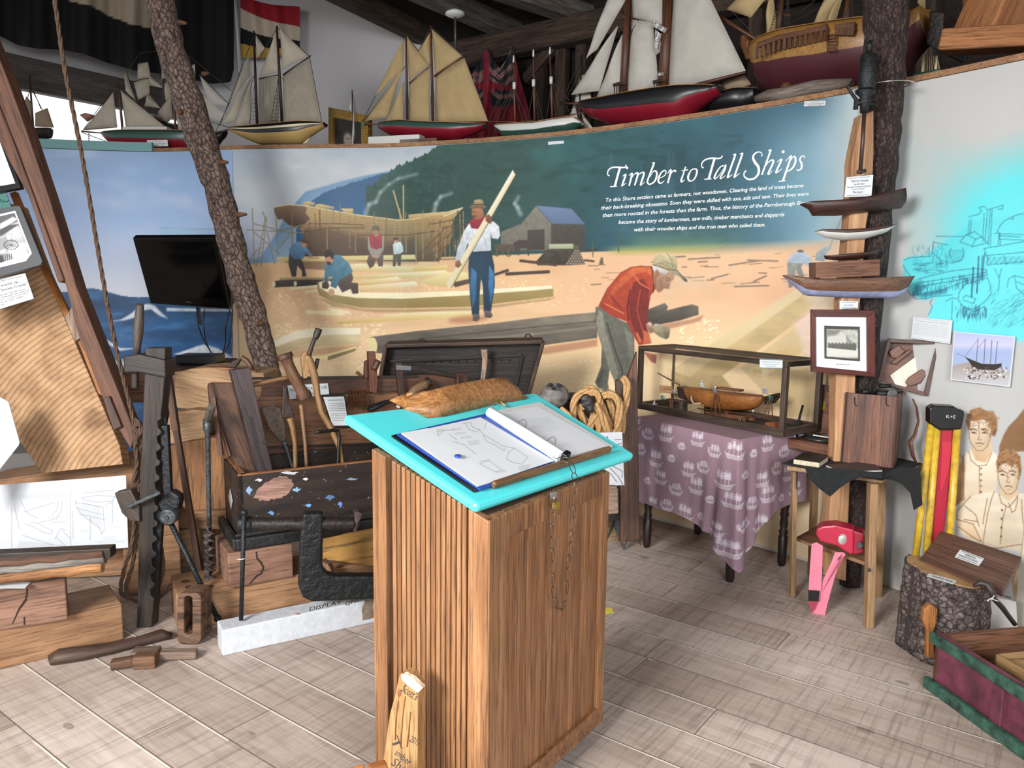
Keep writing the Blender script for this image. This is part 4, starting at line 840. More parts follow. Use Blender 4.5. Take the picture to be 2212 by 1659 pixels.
blk=plain('black paint','14161a',.35);cream=plain('cream paint','d9cfa8',.4);redp=plain('red paint','7c1728',.35);grnp=plain('dark green paint','2d4a42',.35);tanp=plain('varnished tan planks','946c36',.4,0,.15,.1,60);whp=plain('white gloss paint','c4c6c3',.4);marp=plain('maroon paint','4a1f26',.5);gryr=plain('grey plaster white','dadad6',.6)
tagm=plain('tag card','cbd0d3',.5);inkm=plain('ink','2c2c30',.7)
def sailparts(t,pl,sails,mat,amp=.03,off=0.0):
    for s in sails:
        q=[Vector(pl(x,y,off)) for x,y in s]
        a,b,c,d=(q[0],q[1],q[2],q[2]) if len(q)==3 else q
        mb=M();mb.patch(a,b,c,d,-pl.n*amp,pl.n*.003,7,7);obj('sail',mb,mat,t)
def spars(t,pl,lst,mat,name='mast',off=0.0):
    for (a,b,r) in lst:
        mb=M();A,B=pl(*a,off),pl(*b,off);mb.tube([A,(A+B)/2,B],[r,r*.9,r*.6],8);obj(name,mb,mat,t)
def rig(t,pl,lines,r=.0018,off=0.0,name='rigging',mat=None):
    mb=M()
    for a,b in lines:mb.tube([pl(*a,off),pl(*b,off)],r,4)
    obj(name,mb,mat or rigm,t)
def ladder(t,pl,top,b0,b1,n,off=-.05):
    mb=M();a,p,q=Vector(pl(*top)),Vector(pl(*b0,off)),Vector(pl(*b1,off))
    for k in range(3):mb.tube([a,p.lerp(q,k/2)],.0016,4)
    for k in range(1,n):mb.tube([p.lerp(a,k/n*.96),q.lerp(a,k/n*.96)],.0013,4)
    obj('shrouds',mb,rigm,t)
def ship(label,K_,x,sheer,keel,beam,mats,bands,off=.28,sails=(),smat=None,masts=(),booms=(),lines=(),shr=(),stand=None,amp=.03,mm=None,name='model_ship',half=False,lr=.0028,stern=.45,p=2.6,soff=0):
    pl=wpl(x,off);base=walls(s_at(x,300),SHZ,off);t=thing(name,label,'model ship',base,None)
    mb=M();hullmesh(mb,pl,zc(sheer,K_),zc(keel,K_),beam,bands,half=half,stern=stern,p=p);obj('hull',mb,mats,t)
    mb=M();sh=zc(sheer,K_);pts=[]
    for i in range(17):tt=i/16;b=beam*.93*max(.03,(1-abs(2*tt-1)**2.3)**.62);pts.append((pl(*ipl(sh,tt)),b))
    up=Vector((0,0,.004));mb.loft([[q-pl.n*b+up,q+pl.n*b+up,q+pl.n*b+up*2,q-pl.n*b+up*2] for q,b in pts],smooth=False);obj('deck',mb,deckm,t)
    sailparts(t,pl,[zc(s,K_) for s in sails],smat or canv,amp,soff);C2=lambda l:[(zc([a],K_)[0],zc([b],K_)[0],r) for a,b,r in l]
    spars(t,pl,C2(masts),mm or dspar);spars(t,pl,C2(booms),mm or dspar,'spar',-.004)
    if lines:rig(t,pl,[(zc([a],K_)[0],zc([b],K_)[0]) for a,b in lines],lr)
    for top,b0,b1,n in shr:ladder(t,pl,zc([top],K_)[0],zc([b0],K_)[0],zc([b1],K_)[0],n)
    if stand:
        mb=M()
        for sx,ky in stand[0]:
            a=pl(*zc([(sx,ky)],K_)[0]);mb.box(((a.x),a.y,(a.z+SHZ)/2),(.03,.03,max(.02,a.z-SHZ)))
        if stand[1]:
            a=pl(*zc([(stand[1][0],0)],K_)[0]);b=pl(*zc([(stand[1][1],0)],K_)[0]);a.z=b.z=SHZ+.012;mb.bar(a,b,.16,.022)
        obj('cradle',mb,standm,t,.002)
    return t,pl
def tag_card(label,surf,quad,lines,lift=.0,name='name_card',cat='label card',h=None,ink=None,th=.004,parent=None):
    """small printed card: quad of photo pixels on a surface, with its lines of print"""
    q=[Vector(surf(x,y,-lift)) for x,y in quad];n=(q[1]-q[0]).cross(q[3]-q[0]).normalized()
    if n.dot(q[0]-EYEP)<0:n=-n
    t=thing(name,label,cat,q[0]) if parent is None else parent
    mb=M();mb.slab(q,n*th);obj('card',mb,tagm,t)
    (x0,y0),(x1,y1),(x2,y2),(x3,y3)=quad   # bl br tr tl
    for k,(tx,u0,u1,v,hh) in enumerate(lines):
        a=(x0+(x3-x0)*v,y0+(y3-y0)*v);b=(x1+(x2-x1)*v,y1+(y2-y1)*v)
        p0=(a[0]+(b[0]-a[0])*u0,a[1]+(b[1]-a[1])*u0);p1=(a[0]+(b[0]-a[0])*u1,a[1]+(b[1]-a[1])*u1)
        mb=M()
        if tx=='-':mb.slab([Vector(surf(*p0,-lift-.0012)),Vector(surf(*p1,-lift-.0012)),Vector(surf(p1[0],p1[1]+hh,-lift-.0012)),Vector(surf(p0[0],p0[1]+hh,-lift-.0012))],n*.0008)
        else:text(mb,tx,surf,p0,p1,hh,lift=lift+.0012)
        obj('print_line' if tx!='-' else 'rule',mb,ink or inkm,t)
    return t
B1,B2,B3,B4,B5=(0,0,3.95),(400,0,3.95),(760,0,3.95),(1220,0,3.95),(1652,0,3.95)
ship('small dark old sailing ship model with grubby brown sails at the far left',B1,68,[(120,1080),(220,1112),(330,1112),(440,1100)],[(130,1110),(240,1195),(350,1200),(438,1180)],.08,[plain('old dark hull','1c1712',.7)],[(0,1,0)],sails=[[(300,1080),(460,1088),(405,922),(300,965)],[(165,970),(280,1010),(275,880),(225,820)],[(160,985),(285,1065),(285,1055),(165,983)]],smat=plain('grubby sail','8a7a66',.9),masts=[((285,1105),(252,640),.009)],lines=[((255,690),(80,730)),((100,760),(190,930)),((255,700),(350,930)),((270,760),(440,1090)),((255,760),(210,950))],stand=([(250,1195),(340,1198)],(200,420)))
ship('square rigged model ship with cream sails just left of the leaning tree trunk',B1,350,[(1300,985),(1400,1040),(1520,1075),(1640,1090)],[(1320,1010),(1400,1120),(1520,1160),(1640,1170)],.08,[blk],[(0,1,0)],off=.5,sails=[[(1172,680),(1287,662),(1262,530),(1175,545)],[(1180,860),(1275,800),(1275,668),(1140,700)],[(1380,680),(1455,650),(1440,520),(1385,535)],[(1070,770),(1165,870),(1080,612)],[(1230,905),(1370,925),(1270,800)],[(1270,730),(1395,752),(1285,640)],[(1410,860),(1480,840),(1470,690),(1400,705)],[(1345,960),(1410,1065),(1475,1000),(1460,800)]],masts=[((1190,1010),(1197,440),.009),((1398,1050),(1392,425),.009)],booms=[((1120,702),(1290,662),.005),((1370,715),(1460,690),.005),((1180,900),(1075,612),.006),((1400,860),(1480,850),.005)],lines=[((1200,450),(1370,430)),((1290,640),(1410,770)),((1197,450),(1080,612))],stand=([(1500,1160)],None),amp=.05)
t,pl=ship('green and red ketch model with two big cream triangular sails',B1,330,[(858,1135),(1040,1130),(1300,1132),(1610,1130),(1740,1120)],[(866,1150),(970,1262),(1160,1275),(1450,1290),(1700,1290)],.11,[grnp,redp,cream],[(0,.48,0),(.48,1,1)],off=.2,sails=[[(710,1110),(1000,1082),(966,790)],[(1075,1105),(1412,1082),(1030,770)],[(1520,1110),(1600,1110),(1490,850)]],masts=[((1048,1125),(1004,670),.011),((1500,1120),(1478,790),.01)],booms=[((695,1120),(880,1137),.007),((1050,1106),(1415,1085),.006),((730,1106),(1000,1085),.005)],lines=[((705,1115),(1005,700)),((700,1130),(915,1210)),((1030,760),(1480,1090))],mm=spar,stand=([(1000,1265),(1400,1288)],(1100,1640)))
mb=M();a,b=pl(*zc([(1075,1130)],B1)[0]),pl(*zc([(1450,1128)],B1)[0]);mb.bar(a+Vector((0,0,.02)),b+Vector((0,0,.02)),.1,.035);obj('cabin',mb,whp,t,.003)
mb=M()
for k in range(9):
    c_=Vector(pl(759/3.95,(1140+k*17)/3.95,-.02));r_=[(math.cos(a)*.006,0,math.sin(a)*.012) if k%2 else (0,math.cos(a)*.006,math.sin(a)*.012) for a in [PI*j/4 for j in range(8)]]
    mb.tube([c_+Vector(q) for q in r_],.0018,5,closed=True)
obj('anchor_chain',mb,rigm,t)
tag_card('white name card on the side of the green and red ketch model',pl,zc([(1260,1252),(1434,1248),(1428,1192),(1254,1196)],B1),[('three masted ketch',.25,.7,.7,1.6),('built and given by the shipyard',.1,.92,.42,1.8),('Parrsborough',.2,.8,.16,1.6)],lift=.125)
ship('white sailed dark hulled model mostly hidden behind the tree trunk',B1,440,[(1560,1160),(1700,1170),(1830,1160),(1925,1118)],[(1580,1230),(1700,1290),(1820,1290),(1905,1190)],.08,[blk],[(0,1,0)],off=.45,sails=[[(1780,900),(1955,905),(1704,640)],[(1720,1020),(1900,1040),(1940,985),(1700,780)],[(1620,700),(1668,700),(1662,545),(1640,560)]],smat=whc,masts=[((1640,1160),(1630,500),.009)],lines=[((1620,480),(1980,780)),((1704,640),(1950,885)),((1700,780),(1930,985)),((1800,1040),(1960,1090))],stand=([(1800,1290)],None))
# black and tan schooner
t,pl=ship('black and tan schooner model with pinstriped grey sails right of the tree trunk',B2,600,[(356,1095),(540,1097),(780,1080),(1000,1055),(1196,1052)],[(362,1110),(480,1170),(640,1236),(860,1242),(990,1236),(1090,1155),(1196,1085)],.12,[blk,cream,plain('tan hull paint','b89b62',.35)],[(0,.1,0),(.1,.2,1),(.2,.5,0),(.5,1,2)],sails=[[(370,900),(545,650),(548,478)],[(305,1062),(420,1040),(572,648)],[(415,1082),(560,1052),(566,700)],[(625,1082),(795,1058),(808,630),(628,665)],[(632,655),(806,615),(775,268)],[(608,500),(684,415),(606,300)],[(836,1052),(1166,1046),(1062,485),(836,640)],[(826,592),(1048,478),(808,240)]],smat=None,masts=[((614,1092),(586,262),.012),((828,1070),(782,222),.013)],booms=[((835,640),(1074,474),.008),((620,1088),(800,1058),.007),((832,1056),(1192,1048),.008),((245,1156),(410,1086),.01),((632,672),(800,640),.006)],lines=[((245,1156),(372,890)),((372,890),(548,478)),((300,1062),(586,300)),((420,1080),(600,620)),((782,230),(1060,480)),((830,660),(970,1045)),((840,680),(1040,1040)),((782,240),(620,520)),((1062,485),(1166,1046))],shr=[((606,620),(545,1090),(612,1090),13),((800,640),(725,1060),(815,1062),13)],stand=([(660,1240),(905,1238)],(500,960)),amp=.035)
mb=M();mb.slab([pl(*q) for q in zc([(1008,1228),(1040,1215),(1085,1150),(1065,1145),(1020,1195)],B2)],pl.n*.012);obj('rudder',mb,cream,t)
# pinstripes on its sails are sewn seams
mb=M()
for x in range(640,800,9):mb.tube([pl(*zc([(x,1070)],B2)[0],-.034),pl(*zc([(x+(x-640)*.08,655)],B2)[0],-.034)],.0014,3)
for x in range(850,1150,11):
    f=(x-850)/300;mb.tube([pl(*zc([(x,1046)],B2)[0],-.036),pl(*zc([(840+f*215,640-f*145)],B2)[0],-.036)],.0009,3)
obj('sail_seams',mb,plain('seam thread','6f6a60',.9),t)
# grey sloop and gilt framed portrait
t=thing('model_ship','tiny grey sloop model with bare pole rigging before the gilt framed portrait','model ship',wpl(763).o);pl=wpl(763,.1)
sailparts(t,pl,[zc([(1418,1270),(1446,1270),(1440,860)],B2),zc([(1398,940),(1418,940),(1424,800)],B2)],plain('grey sail','a9a8a4',.9),.01);spars(t,pl,[(zc([(1442,1290)],B2)[0],zc([(1424,765)],B2)[0],.006)],dspar)
rig(t,pl,[(zc([a],B2)[0],zc([b],B2)[0]) for a,b in (((1426,780),(1395,1000)),((1426,780),(1465,990)),((1428,900),(1480,1060)))]);mb=M();a,b=pl(*zc([(1392,1280)],B2)[0]),pl(*zc([(1475,1282)],B2)[0]);mb.bar(a-Vector((0,0,.02)),b-Vector((0,0,.02)),.05,.05);obj('hull',mb,dspar,t,.01)
pp=Pl(walls(s_at(740,300),SHZ,.45),-34);fr_=zc([(1222,1300),(1565,1300),(1558,985),(1222,912)],B2);t=thing('framed_portrait','dim oil portrait of a pale faced person in a carved gilt frame','picture',pp(fr_[0][0],fr_[0][1]))
gilt=plain('carved gilt','a5823c',.35,.7,.45,.8,90);mb=M();o4=[Vector(pp(*q)) for q in fr_];c4=sum(o4,Vector())/4;i4=[Vector(pp(*q)) for q in zc([(1262,1300),(1502,1300),(1500,1045),(1262,1002)],B2)]
for k in range(4):
    a,b,c_,d=o4[k],o4[(k+1)%4],i4[(k+1)%4],i4[k];mb.slab([a,b,c_,d],pp.n*.05)
obj('gilt_frame',mb,gilt,t,.008)
pc_=Canvas(0,0,60,60,'2f2e2e');pc_.ell(28,36,9,12,'9a8f88',soft=2);pc_.poly([(14,60),(20,47),(36,47),(46,60)],'77706c',soft=2);pc_.line([(24,34),(33,34)],1.4,'4a423e');pc_.poly([(17,30),(22,22),(34,22),(39,32),(37,26),(28,20)],'5b5450',soft=1.5)
n_=pp.n*.02;picture('painting',i4[0]+n_,i4[1]+n_,i4[2]+n_,i4[3]+n_,pc_,vcol('oil paint',.4),t,.006)
# tan sailed schooner
t,pl=ship('green and red schooner model with tall tan sails in the middle',B3,940,[(222,1055),(460,1050),(700,1068),(1000,1070),(1142,1066)],[(230,1095),(330,1160),(560,1200),(900,1205),(1060,1140),(1142,1095)],.13,[grnp,whp,redp],[(0,.32,0),(.32,.38,1),(.38,1,2)],sails=[[(188,830),(440,600),(442,335)],[(103,1038),(300,1000),(365,800),(440,572)],[(285,1040),(440,1036),(445,700)],[(490,1040),(665,1040),(660,568),(490,705)],[(488,690),(658,560),(472,310)],[(560,440),(664,560),(668,280)],[(712,640),(942,478),(682,244)],[(712,1046),(1164,1032),(962,490),(712,645)]],smat=tanc,masts=[((474,1055),(462,292),.011),((692,1055),(674,215),.012)],booms=[((490,712),(662,568),.007),((704,652),(952,478),.009),((80,1056),(235,1064),.008),((480,1046),(680,1044),.006),((700,1050),(1215,1036),.008)],lines=[((85,1050),(462,300)),((100,1036),(460,560)),((465,300),(674,570)),((676,225),(952,480)),((500,515),(650,485)),((735,670),(1060,1030)),((962,490),(1164,1032)),((676,225),(570,430))]+[((740+k*46,690+k*62),(745+k*46,1040)) for k in range(6)],shr=[((470,640),(440,1055),(496,1055),22),((684,620),(664,1055),(724,1055),22)],mm=spar,stand=([(650,1205),(925,1200)],(380,1000)),amp=.035)
mb=M();mb.ball(pl(*zc([(98,1058)],B3)[0]),.014);obj('bow_ball',mb,plain('bright green','3f9c62',.5),t)
for lab,a,b,w,c in (('low white painted rack under the bow of the tan sailed schooner',(165,1200),(600,1225),.06,whp),('flat board under the tan sailed schooner',(430,1262),(745,1255),.03,spar)):
    p2=wpl(880,.06);A,B=p2(*zc([a],B3)[0]),p2(*zc([b],B3)[0]);z=(A.z+B.z)/2;A.z=B.z=SHZ+w/2;mb=M();mb.bar(A,B,.1,w);solo('ship_rack' if c is whp else 'flat_board',mb,c,lab,'stand',None,.003)
# draped red ensign
ud=RW(1085,200,-.1);fc=Canvas(1000,85,1200,320,'7c1d2c',2);q=random.Random(5)
fc.poly([(1005,130),(1052,100),(1080,130),(1110,97),(1112,225),(1080,230),(1020,228)],'23262e');n_f=fc.noise(14,4,3)
for a in ([(1012,158),(1035,162),(1052,150)],[(1014,172),(1034,176),(1050,160)],[(1060,150),(1078,168),(1108,140)],[(1062,170),(1080,190),(1110,165)],[(1056,190),(1078,210),(1110,206)],[(1030,215),(1045,200),(1050,175)],[(1100,110),(1078,150),(1064,160)]):
    fc.line(a,7,'b5aba2',.9);fc.line(a,3,'8c2230')
fc.poly([(1044,110),(1056,108),(1060,230),(1044,228)],'8c2030');fc.poly([(1012,184),(1050,178),(1112,185),(1112,196),(1050,192),(1014,196)],'8c2030');fc.a*=(.8+.4*n_f)[...,None]
tx=[(1008,178),(1020,160),(1036,130),(1052,102),(1062,125),(1080,148),(1096,125),(1108,97),(1118,150),(1132,200),(1150,262),(1162,300)]
nu,nv=60,60;pts=np.zeros((nv+1,nu+1,3));cx_,cy_=[],[]
for j in range(nv+1):
    for i in range(nu+1):
        X=1008+i/nu*154;ty=np.interp(X,[p[0] for p in tx],[p[1] for p in tx]);Yp=306+(ty-306)*j/nv;cx_.append(X);cy_.append(Yp)
        pts[j,i]=RW(X,Yp,-.15+.05*math.sin(X*.21+Yp*.02))
flagm=vcol('bunting',.9)
t=thing('draped_flag','draped dark red ensign with crossed white and red stripes hung before the dark wall','flag',pts[0,0]);gridmesh('cloth',pts,fc.sample(np.array(cx_),np.array(cy_)),flagm,t)
# white and green hull with bare masts
t,pl=ship('white and green three masted model with bare masts and no sails',B3,1160,[(1212,1072),(1400,1072),(1600,1065),(1760,1035),(1910,1008),(1966,1048)],[(1222,1086),(1310,1190),(1420,1200),(1600,1190),(1850,1150),(1966,1066)],.1,[whp,grnp],[(0,.42,0),(.42,1,1)],masts=[((1395,1070),(1380,505),.009),((1560,1070),(1549,455),.009),((1712,1050),(1690,432),.009)],booms=[((1100,1035),(1400,1040),.005),((1770,1000),(1985,958),.006),((1440,1030),(1560,1030),.004)],lines=[((1170,1030),(1380,560)),((1190,1060),(1385,720)),((1215,1070),(1385,740)),((1260,1070),(1390,760)),((1395,760),(1460,1060)),((1395,760),(1500,1040)),((1550,740),(1500,1050)),((1555,740),(1600,1050)),((1560,740),(1630,1030)),((1700,700),(1660,1040)),((1705,700),(1740,1030)),((1710,700),(1780,960)),((1700,690),(1860,860)),((1385,520),(1380,730))]+[((1220+k*30,1075),(1225+k*30,1120)) for k in range(18)],mm=spar,stand=([(1430,1195),(1650,1185)],None))
mb=M()
for x,y in ((1385,740),(1550,718),(1700,695)):mb.lathe(pl(*zc([(x,y+22)],B3)[0]),(0,0,1),[(0,.012),(.05,.014)],8)
for x,y in ((1380,520),(1549,470),(1690,450)):mb.lathe(pl(*zc([(x,y+14)],B3)[0]),(0,0,1),[(0,.008),(.05,.006)],8)
obj('mast_bands',mb,whp,t)
ship('small white sailed boat model squeezed behind the bow of the black and red schooner',B3,1250,[(1840,1130),(1950,1140),(2100,1140),(2190,1130)],[(1850,1150),(1950,1160),(2100,1160),(2185,1150)],.05,[whp],[(0,1,0)],off=.42,sails=[[(1790,1150),(1960,1160),(1900,880)],[(1990,1120),(2070,1110),(1960,960)],[(1900,870),(2050,870),(2000,640),(1950,640)]],smat=whc,masts=[((1940,1160),(1962,470),.012)],lines=[((1962,480),(1780,900)),((1962,480),(2100,900))],amp=.01)
# big black and red schooner
t,pl=ship('huge black and red schooner model with tall white sails',B4,1420,[(110,885),(400,862),(700,815),(1000,768),(1340,738)],[(130,905),(230,1010),(400,1076),(700,1085),(1020,1072),(1110,960),(1200,892),(1340,800)],.17,[blk,whp,redp],[(0,.12,0),(.12,.16,1),(.16,.44,0),(.44,.48,1),(.48,1,2)],sails=[[(178,505),(275,425),(520,0),(420,-160)],[(48,812),(292,776),(455,225)],[(268,832),(492,818),(497,295)],[(526,848),(806,772),(752,188),(572,168)],[(872,778),(1548,612),(1200,-100),(935,-100)],[(580,150),(832,212),(832,-60),(570,-60)],[(770,480),(830,440),(862,350),(780,300)]],smat=whc,masts=[((500,862),(545,-60),.032),((842,790),(888,-60),.042)],booms=[((868,790),(1545,615),.014),((262,838),(500,822),.01),((-40,880),(160,885),.01),((480,110),(545,180),.02),((560,300),(635,170),.01)],lines=[((50,812),(460,220)),((0,870),(180,500)),((0,880),(60,1000)),((120,905),(-20,960)),((440,740),(490,480)),((455,740),(495,480)),((470,740),(498,480)),((770,700),(800,520)),((790,700),(806,520)),((810,700),(812,520)),((1330,200),(1460,450))],mm=wood('reddish mast wood','6b4028','3c2216',.5,2,30),stand=([(486,1080),(885,1075)],(470,1060)),amp=.06,lr=.0022)
mb=M()
for x0,x1,y in ((415,492,720),(755,832,695)):
    mb.bar(pl(*zc([(x0,y+8)],B4)[0],-.1),pl(*zc([(x1,y-14)],B4)[0],-.1),.02,.02)
    for k in range(4):
        a=pl(*zc([(x0+10+k*20,y+10)],B4)[0],-.1);mb.tube([a,a-Vector((0,0,.08))],.005,6)
obj('pin_rail',mb,dspar,t,.003)
mb=M();mb.slab([pl(*q,-.05) for q in zc([(770,250),(822,290),(806,350),(790,420),(766,390)],B4)],pl.n*.01);mb.bar(pl(*zc([(758,205)],B4)[0],-.06),pl(*zc([(862,262)],B4)[0],-.06),.012,.03);mb.bar(pl(*zc([(806,640)],B4)[0],-.06),pl(*zc([(838,632)],B4)[0],-.06),.02,.02);obj('foil_fitting',mb,plain('crumpled silver foil','d4d4d4',.25,.8,.1,1,40),t)
p2=wpl(1395,.03);mb=M();q=[p2(*v) for v in zc([(470,1130),(882,1085),(882,1022),(470,1062)],B4)]
for v in q[:2]:v.z=SHZ
mb.slab(q,p2.n*.03);solo('keel_board',mb,wood('plain tan board','a5763f','7f5730',.6,2,20),'tan board on edge under the huge black and red schooner','board',None,.002)
tag_card('white name card on the tan board under the huge schooner',p2,zc([(600,1110),(770,1096),(768,1046),(597,1062)],B4),[('The Schooner',.3,.7,.72,1.6),('Model made by local men',.1,.92,.4,2),('Parrsborough Shore',.18,.86,.12,1.8)],lift=.006)
ship('plain black hulled model under a clear plastic cover behind the big schooner',B4,1600,[(1180,880),(1350,820),(1500,780),(1640,760)],[(1190,930),(1300,985),(1450,990),(1560,965),(1640,870)],.12,[blk,whp],[(0,.3,0),(.3,.36,1),(.36,1,0)],off=.42,sails=[[(1370,800),(1590,720),(1540,640),(1330,700)]],smat=plain('grubby sail','8a7a66',.9),lines=[((1350,700),(1360,830))]+[((1360+k*30,815-k*8),(1362+k*30,800-k*9)) for k in range(9)]+[((1350,812),(1640,735))],stand=([(1300,985),(1500,985)],None))
# big tan ship with carved bow
t,pl=ship('huge tan planked old warship model with carved figurehead and maroon bottom',B5,1800,[(-140,440),(20,372),(280,322),(550,292),(900,240),(1200,190),(1420,100)],[(-100,600),(0,790),(200,850),(600,840),(900,780),(1150,700),(1350,420),(1420,360)],.26,[tanp,marp,dspar],[(0,.08,0),(.08,.5,0),(.5,1,1)],off=.36,sails=[[(-330,80),(-120,150),(30,-40),(-200,-60)],[(10,320),(110,250),(70,-40),(30,0)],[(395,250),(480,270),(640,-40),(520,-40)],[(490,290),(575,290),(670,-40),(650,-40)],[(1310,60),(1370,90),(1370,-20),(1310,0)]],smat=tanc,masts=[((110,330),(150,-60),.02),((680,280),(720,-60),.022),((1000,230),(1010,-60),.018)],booms=[((-640,-10),(-20,370),.016),((10,90),(110,105),.008),((160,125),(220,132),.007)],lines=[((220,200),(470,60)),((280,130),(430,0)),((300,250),(420,190)),((860,10),(900,160)),((900,10),(930,160)),((-370,0),(-60,330)),((1700,150),(1735,560)),((1650,60),(1740,380))],shr=[((140,-60),(10,370),(120,350),18),((200,-60),(150,330),(220,330),14),((760,-60),(610,300),(740,280),16)],mm=wood('reddish mast wood','6b4028','3c2216',.5,2,30),stand=([(100,840),(700,830)],None),amp=.05,lr=.002,stern=.6)
mb=M();sh=zc([(-60,390),(130,318),(300,285),(530,232)],B5)
for k in range(len(sh)-1):mb.bar(pl(*sh[k],-.26),pl(*sh[k+1],-.26),.02,.03)
for k in range(14):
    u=k/13;x=sh[0][0]+(sh[-1][0]-sh[0][0])*u;y=np.interp(x,[p[0] for p in sh],[p[1] for p in sh]);a=pl(x,y,-.26);mb.bar(a,a-Vector((0,0,.07)),.016,.016)
obj('rail',mb,spar,t)
mb=M();A=[pl(*v,-.275) for v in zc([(530,300),(535,445)],B5)];Bq=[pl(*v,-.275) for v in zc([(610,290),(600,435)],B5)];mb.tube(A,.004,5);mb.tube(Bq,.004,5)
for k in range(6):mb.tube([Vector(A[0]).lerp(A[1],k/5.2),Vector(Bq[0]).lerp(Bq[1],k/5.2)],.0035,5)
obj('side_ladder',mb,spar,t)
mb=M();fg=zc([(-220,330),(-205,290),(-175,292),(-165,320),(-140,340),(-142,400),(-120,440),(-125,500),(-170,515),(-195,440),(-215,390)],B5);mb.slab([pl(*v,-.05) for v in fg],pl.n*.1);obj('figurehead',mb,wood('carved oak','7d4b28','4b2a16',.5,4,30,bump=.8),t,.02)
mb=M();sg=zc([(1400,90),(1470,90),(1530,100),(1520,300),(1480,440),(1370,370),(1395,250)],B5);mb.slab([pl(*v,-.16) for v in sg],pl.n*.34);obj('carved_stern',mb,plain('black carved stern','1a1411',.5,0,.3,.9,50),t,.01)
mb=M();bl=zc([(600,290),(605,235),(700,215),(770,215),(770,290)],B5)
for k in range(5):mb.bar(pl(bl[0][0]+8+k*8,bl[1][1],-.27),pl(bl[0][0]+4+k*8,bl[0][1]+3,-.27),.012,.02)
mb.bar(pl(*bl[1],-.26),pl(*bl[3],-.26),.02,.03);obj('channel_board',mb,spar,t)
for k,(lab,x,off) in enumerate((('small brown broom like bundle model at the foot of the thick weathered post',2010,.3),)):
    p2=wpl(x,off);t=thing('model_ship','small model with bare cream masts and wheat coloured rigging beneath the tan ship stern','model ship',p2.o);z0=SHZ
    spars(t,p2,[((1992,165),(1996,118),.008),((2020,165),(2024,122),.007)],cream);rig(t,p2,[((1996+j*6,165),(2000+j*4,120)) for j in range(7)],.003,mat=tanc)
    mb=M();a,b=p2(1980,168),p2(2040,158);a.z=b.z=SHZ+.04;mb.bar(a,b,.1,.08);obj('hull',mb,plain('teal green paint','2f524c',.6),t,.01)
# driftwood branch, peg and tag at the shelf edge
p2=wpl(1720,.06);mb=M();bp=[(1632,233),(1660,226),(1690,224),(1720,219),(1760,212),(1800,207),(1840,200)];q=[p2(*v) for v in bp]
for k,v in enumerate(q):v.z=SHZ+.045+.006*math.sin(k*2)
mb.tube(q,[.02,.034,.04,.042,.038,.034,.02],10);solo('driftwood_branch',mb,wood('silvered driftwood','8d8178','5b5049',.85,1.5,30),'silver grey driftwood branch lying along the shelf edge under the tan ship','branch')
mb=M();a=wpl(1700,.12)(1697,210);mb.lathe((a.x,a.y,SHZ),(0,0,1),[(0,.03),(.1,.03),(.12,.018)],12);solo('wooden_peg',mb,spar,'short round wooden peg standing behind the driftwood branch','peg')
tag_card('white name card tacked to the shelf edge above the end of the title',wall,[(1736,230),(1783,228),(1784,217),(1738,219)],[('The Bounty',.3,.7,.72,1.6),('Model made by the local men',.08,.92,.4,2),('Parrsborough',.2,.8,.12,1.8)],lift=.012)
tag_card('blank cream card tucked on the wall edge below the bare masted model',wall,[(1184,313),(1218,310),(1218,304),(1184,306)],[],lift=.012)
# flags
fa,fb=WL(0,60,-.35),P(505,60,8.7);fp=Pl(fa,math.degrees(math.atan2(fb.y-fa.y,fb.x-fa.x)))
bt=[(-60,55),(0,78),(40,98),(80,105),(130,107),(180,116),(230,135),(290,152),(350,160),(400,168),(455,181),(498,178),(505,150)]
cm=[(-60,-60),(120,-30),(150,2),(200,14),(240,36),(290,55),(345,62),(378,60),(380,-60),(505,-60)]
nu,nv=90,60;pts=np.zeros((nv+1,nu+1,3));col=[]
for j in range(nv+1):
    for i in range(nu+1):
        X=-60+i/nu*565;Yb=np.interp(X,[p[0] for p in bt],[p[1] for p in bt]);Yp=Yb+(-70-Yb)*j/nv
        pts[j,i]=fp(X,Yp,.05*math.sin(X*.06+.3*math.sin(Yp*.03))+.02*math.sin(X*.19));cr_=Yp<np.interp(X,[p[0] for p in cm],[p[1] for p in cm])
        col.append((.66,.61,.53) if cr_ else (.035,.04,.06))
t=thing('draped_flag','huge black flag with a cream band draped across the top left corner','flag',pts[0,0]);gridmesh('cloth',pts,np.array(col),flagm,t)
fp=Pl(P(580,80,8.75));nu,nv=70,70;pts=np.zeros((nv+1,nu+1,3));col=[]
L_=[-40,70,235,370,490];R_=[60,232,350,402,430]
for j in range(nv+1):
    for i in range(nu+1):
        u=i/nu;v=j/nv;mid=26*math.sin(PI*min(1,u*1.1));l=[a*(1-u)+b*u+mid for a,b in zip(L_,R_)];y=l[4]+(l[0]-l[4])*v;k=sum(y>b for b in l[1:4])
        pts[j,i]=fp(400+(472+506*u)/3.95,y/3.95,.04*math.sin(u*16+v*2));col.append([(.55,.07,.12),(.72,.67,.6),(.03,.035,.045),(.68,.55,.24)][k])
t=thing('striped_flag','red, cream, black and yellow striped flag hung on the pale plaster wall','flag',pts[0,0]);gridmesh('cloth',pts,np.array(col),flagm,t)
mb=M();a,b=P(506,-30,8.7),P(519,158,8.7);mb.tube([a,b],.02,8);solo('flag_pole',mb,plain('pale grey metal','a9abad',.5),'thin pale pole hanging between the black flag and the striped flag','pole')
# model dinghy hull seen behind the ketch
mb=M();p2=wpl(190,.45);hullmesh(mb,p2,zc([(680,985),(740,970),(808,985)],B1),zc([(690,990),(745,1040),(806,1000)],B1),.04,[(0,1,0)]);solo('half_hull_model',mb,plain('rusty pink paint','96695a',.6),'small dusty pink boat hull hung behind the bowsprit of the ketch model','model ship')
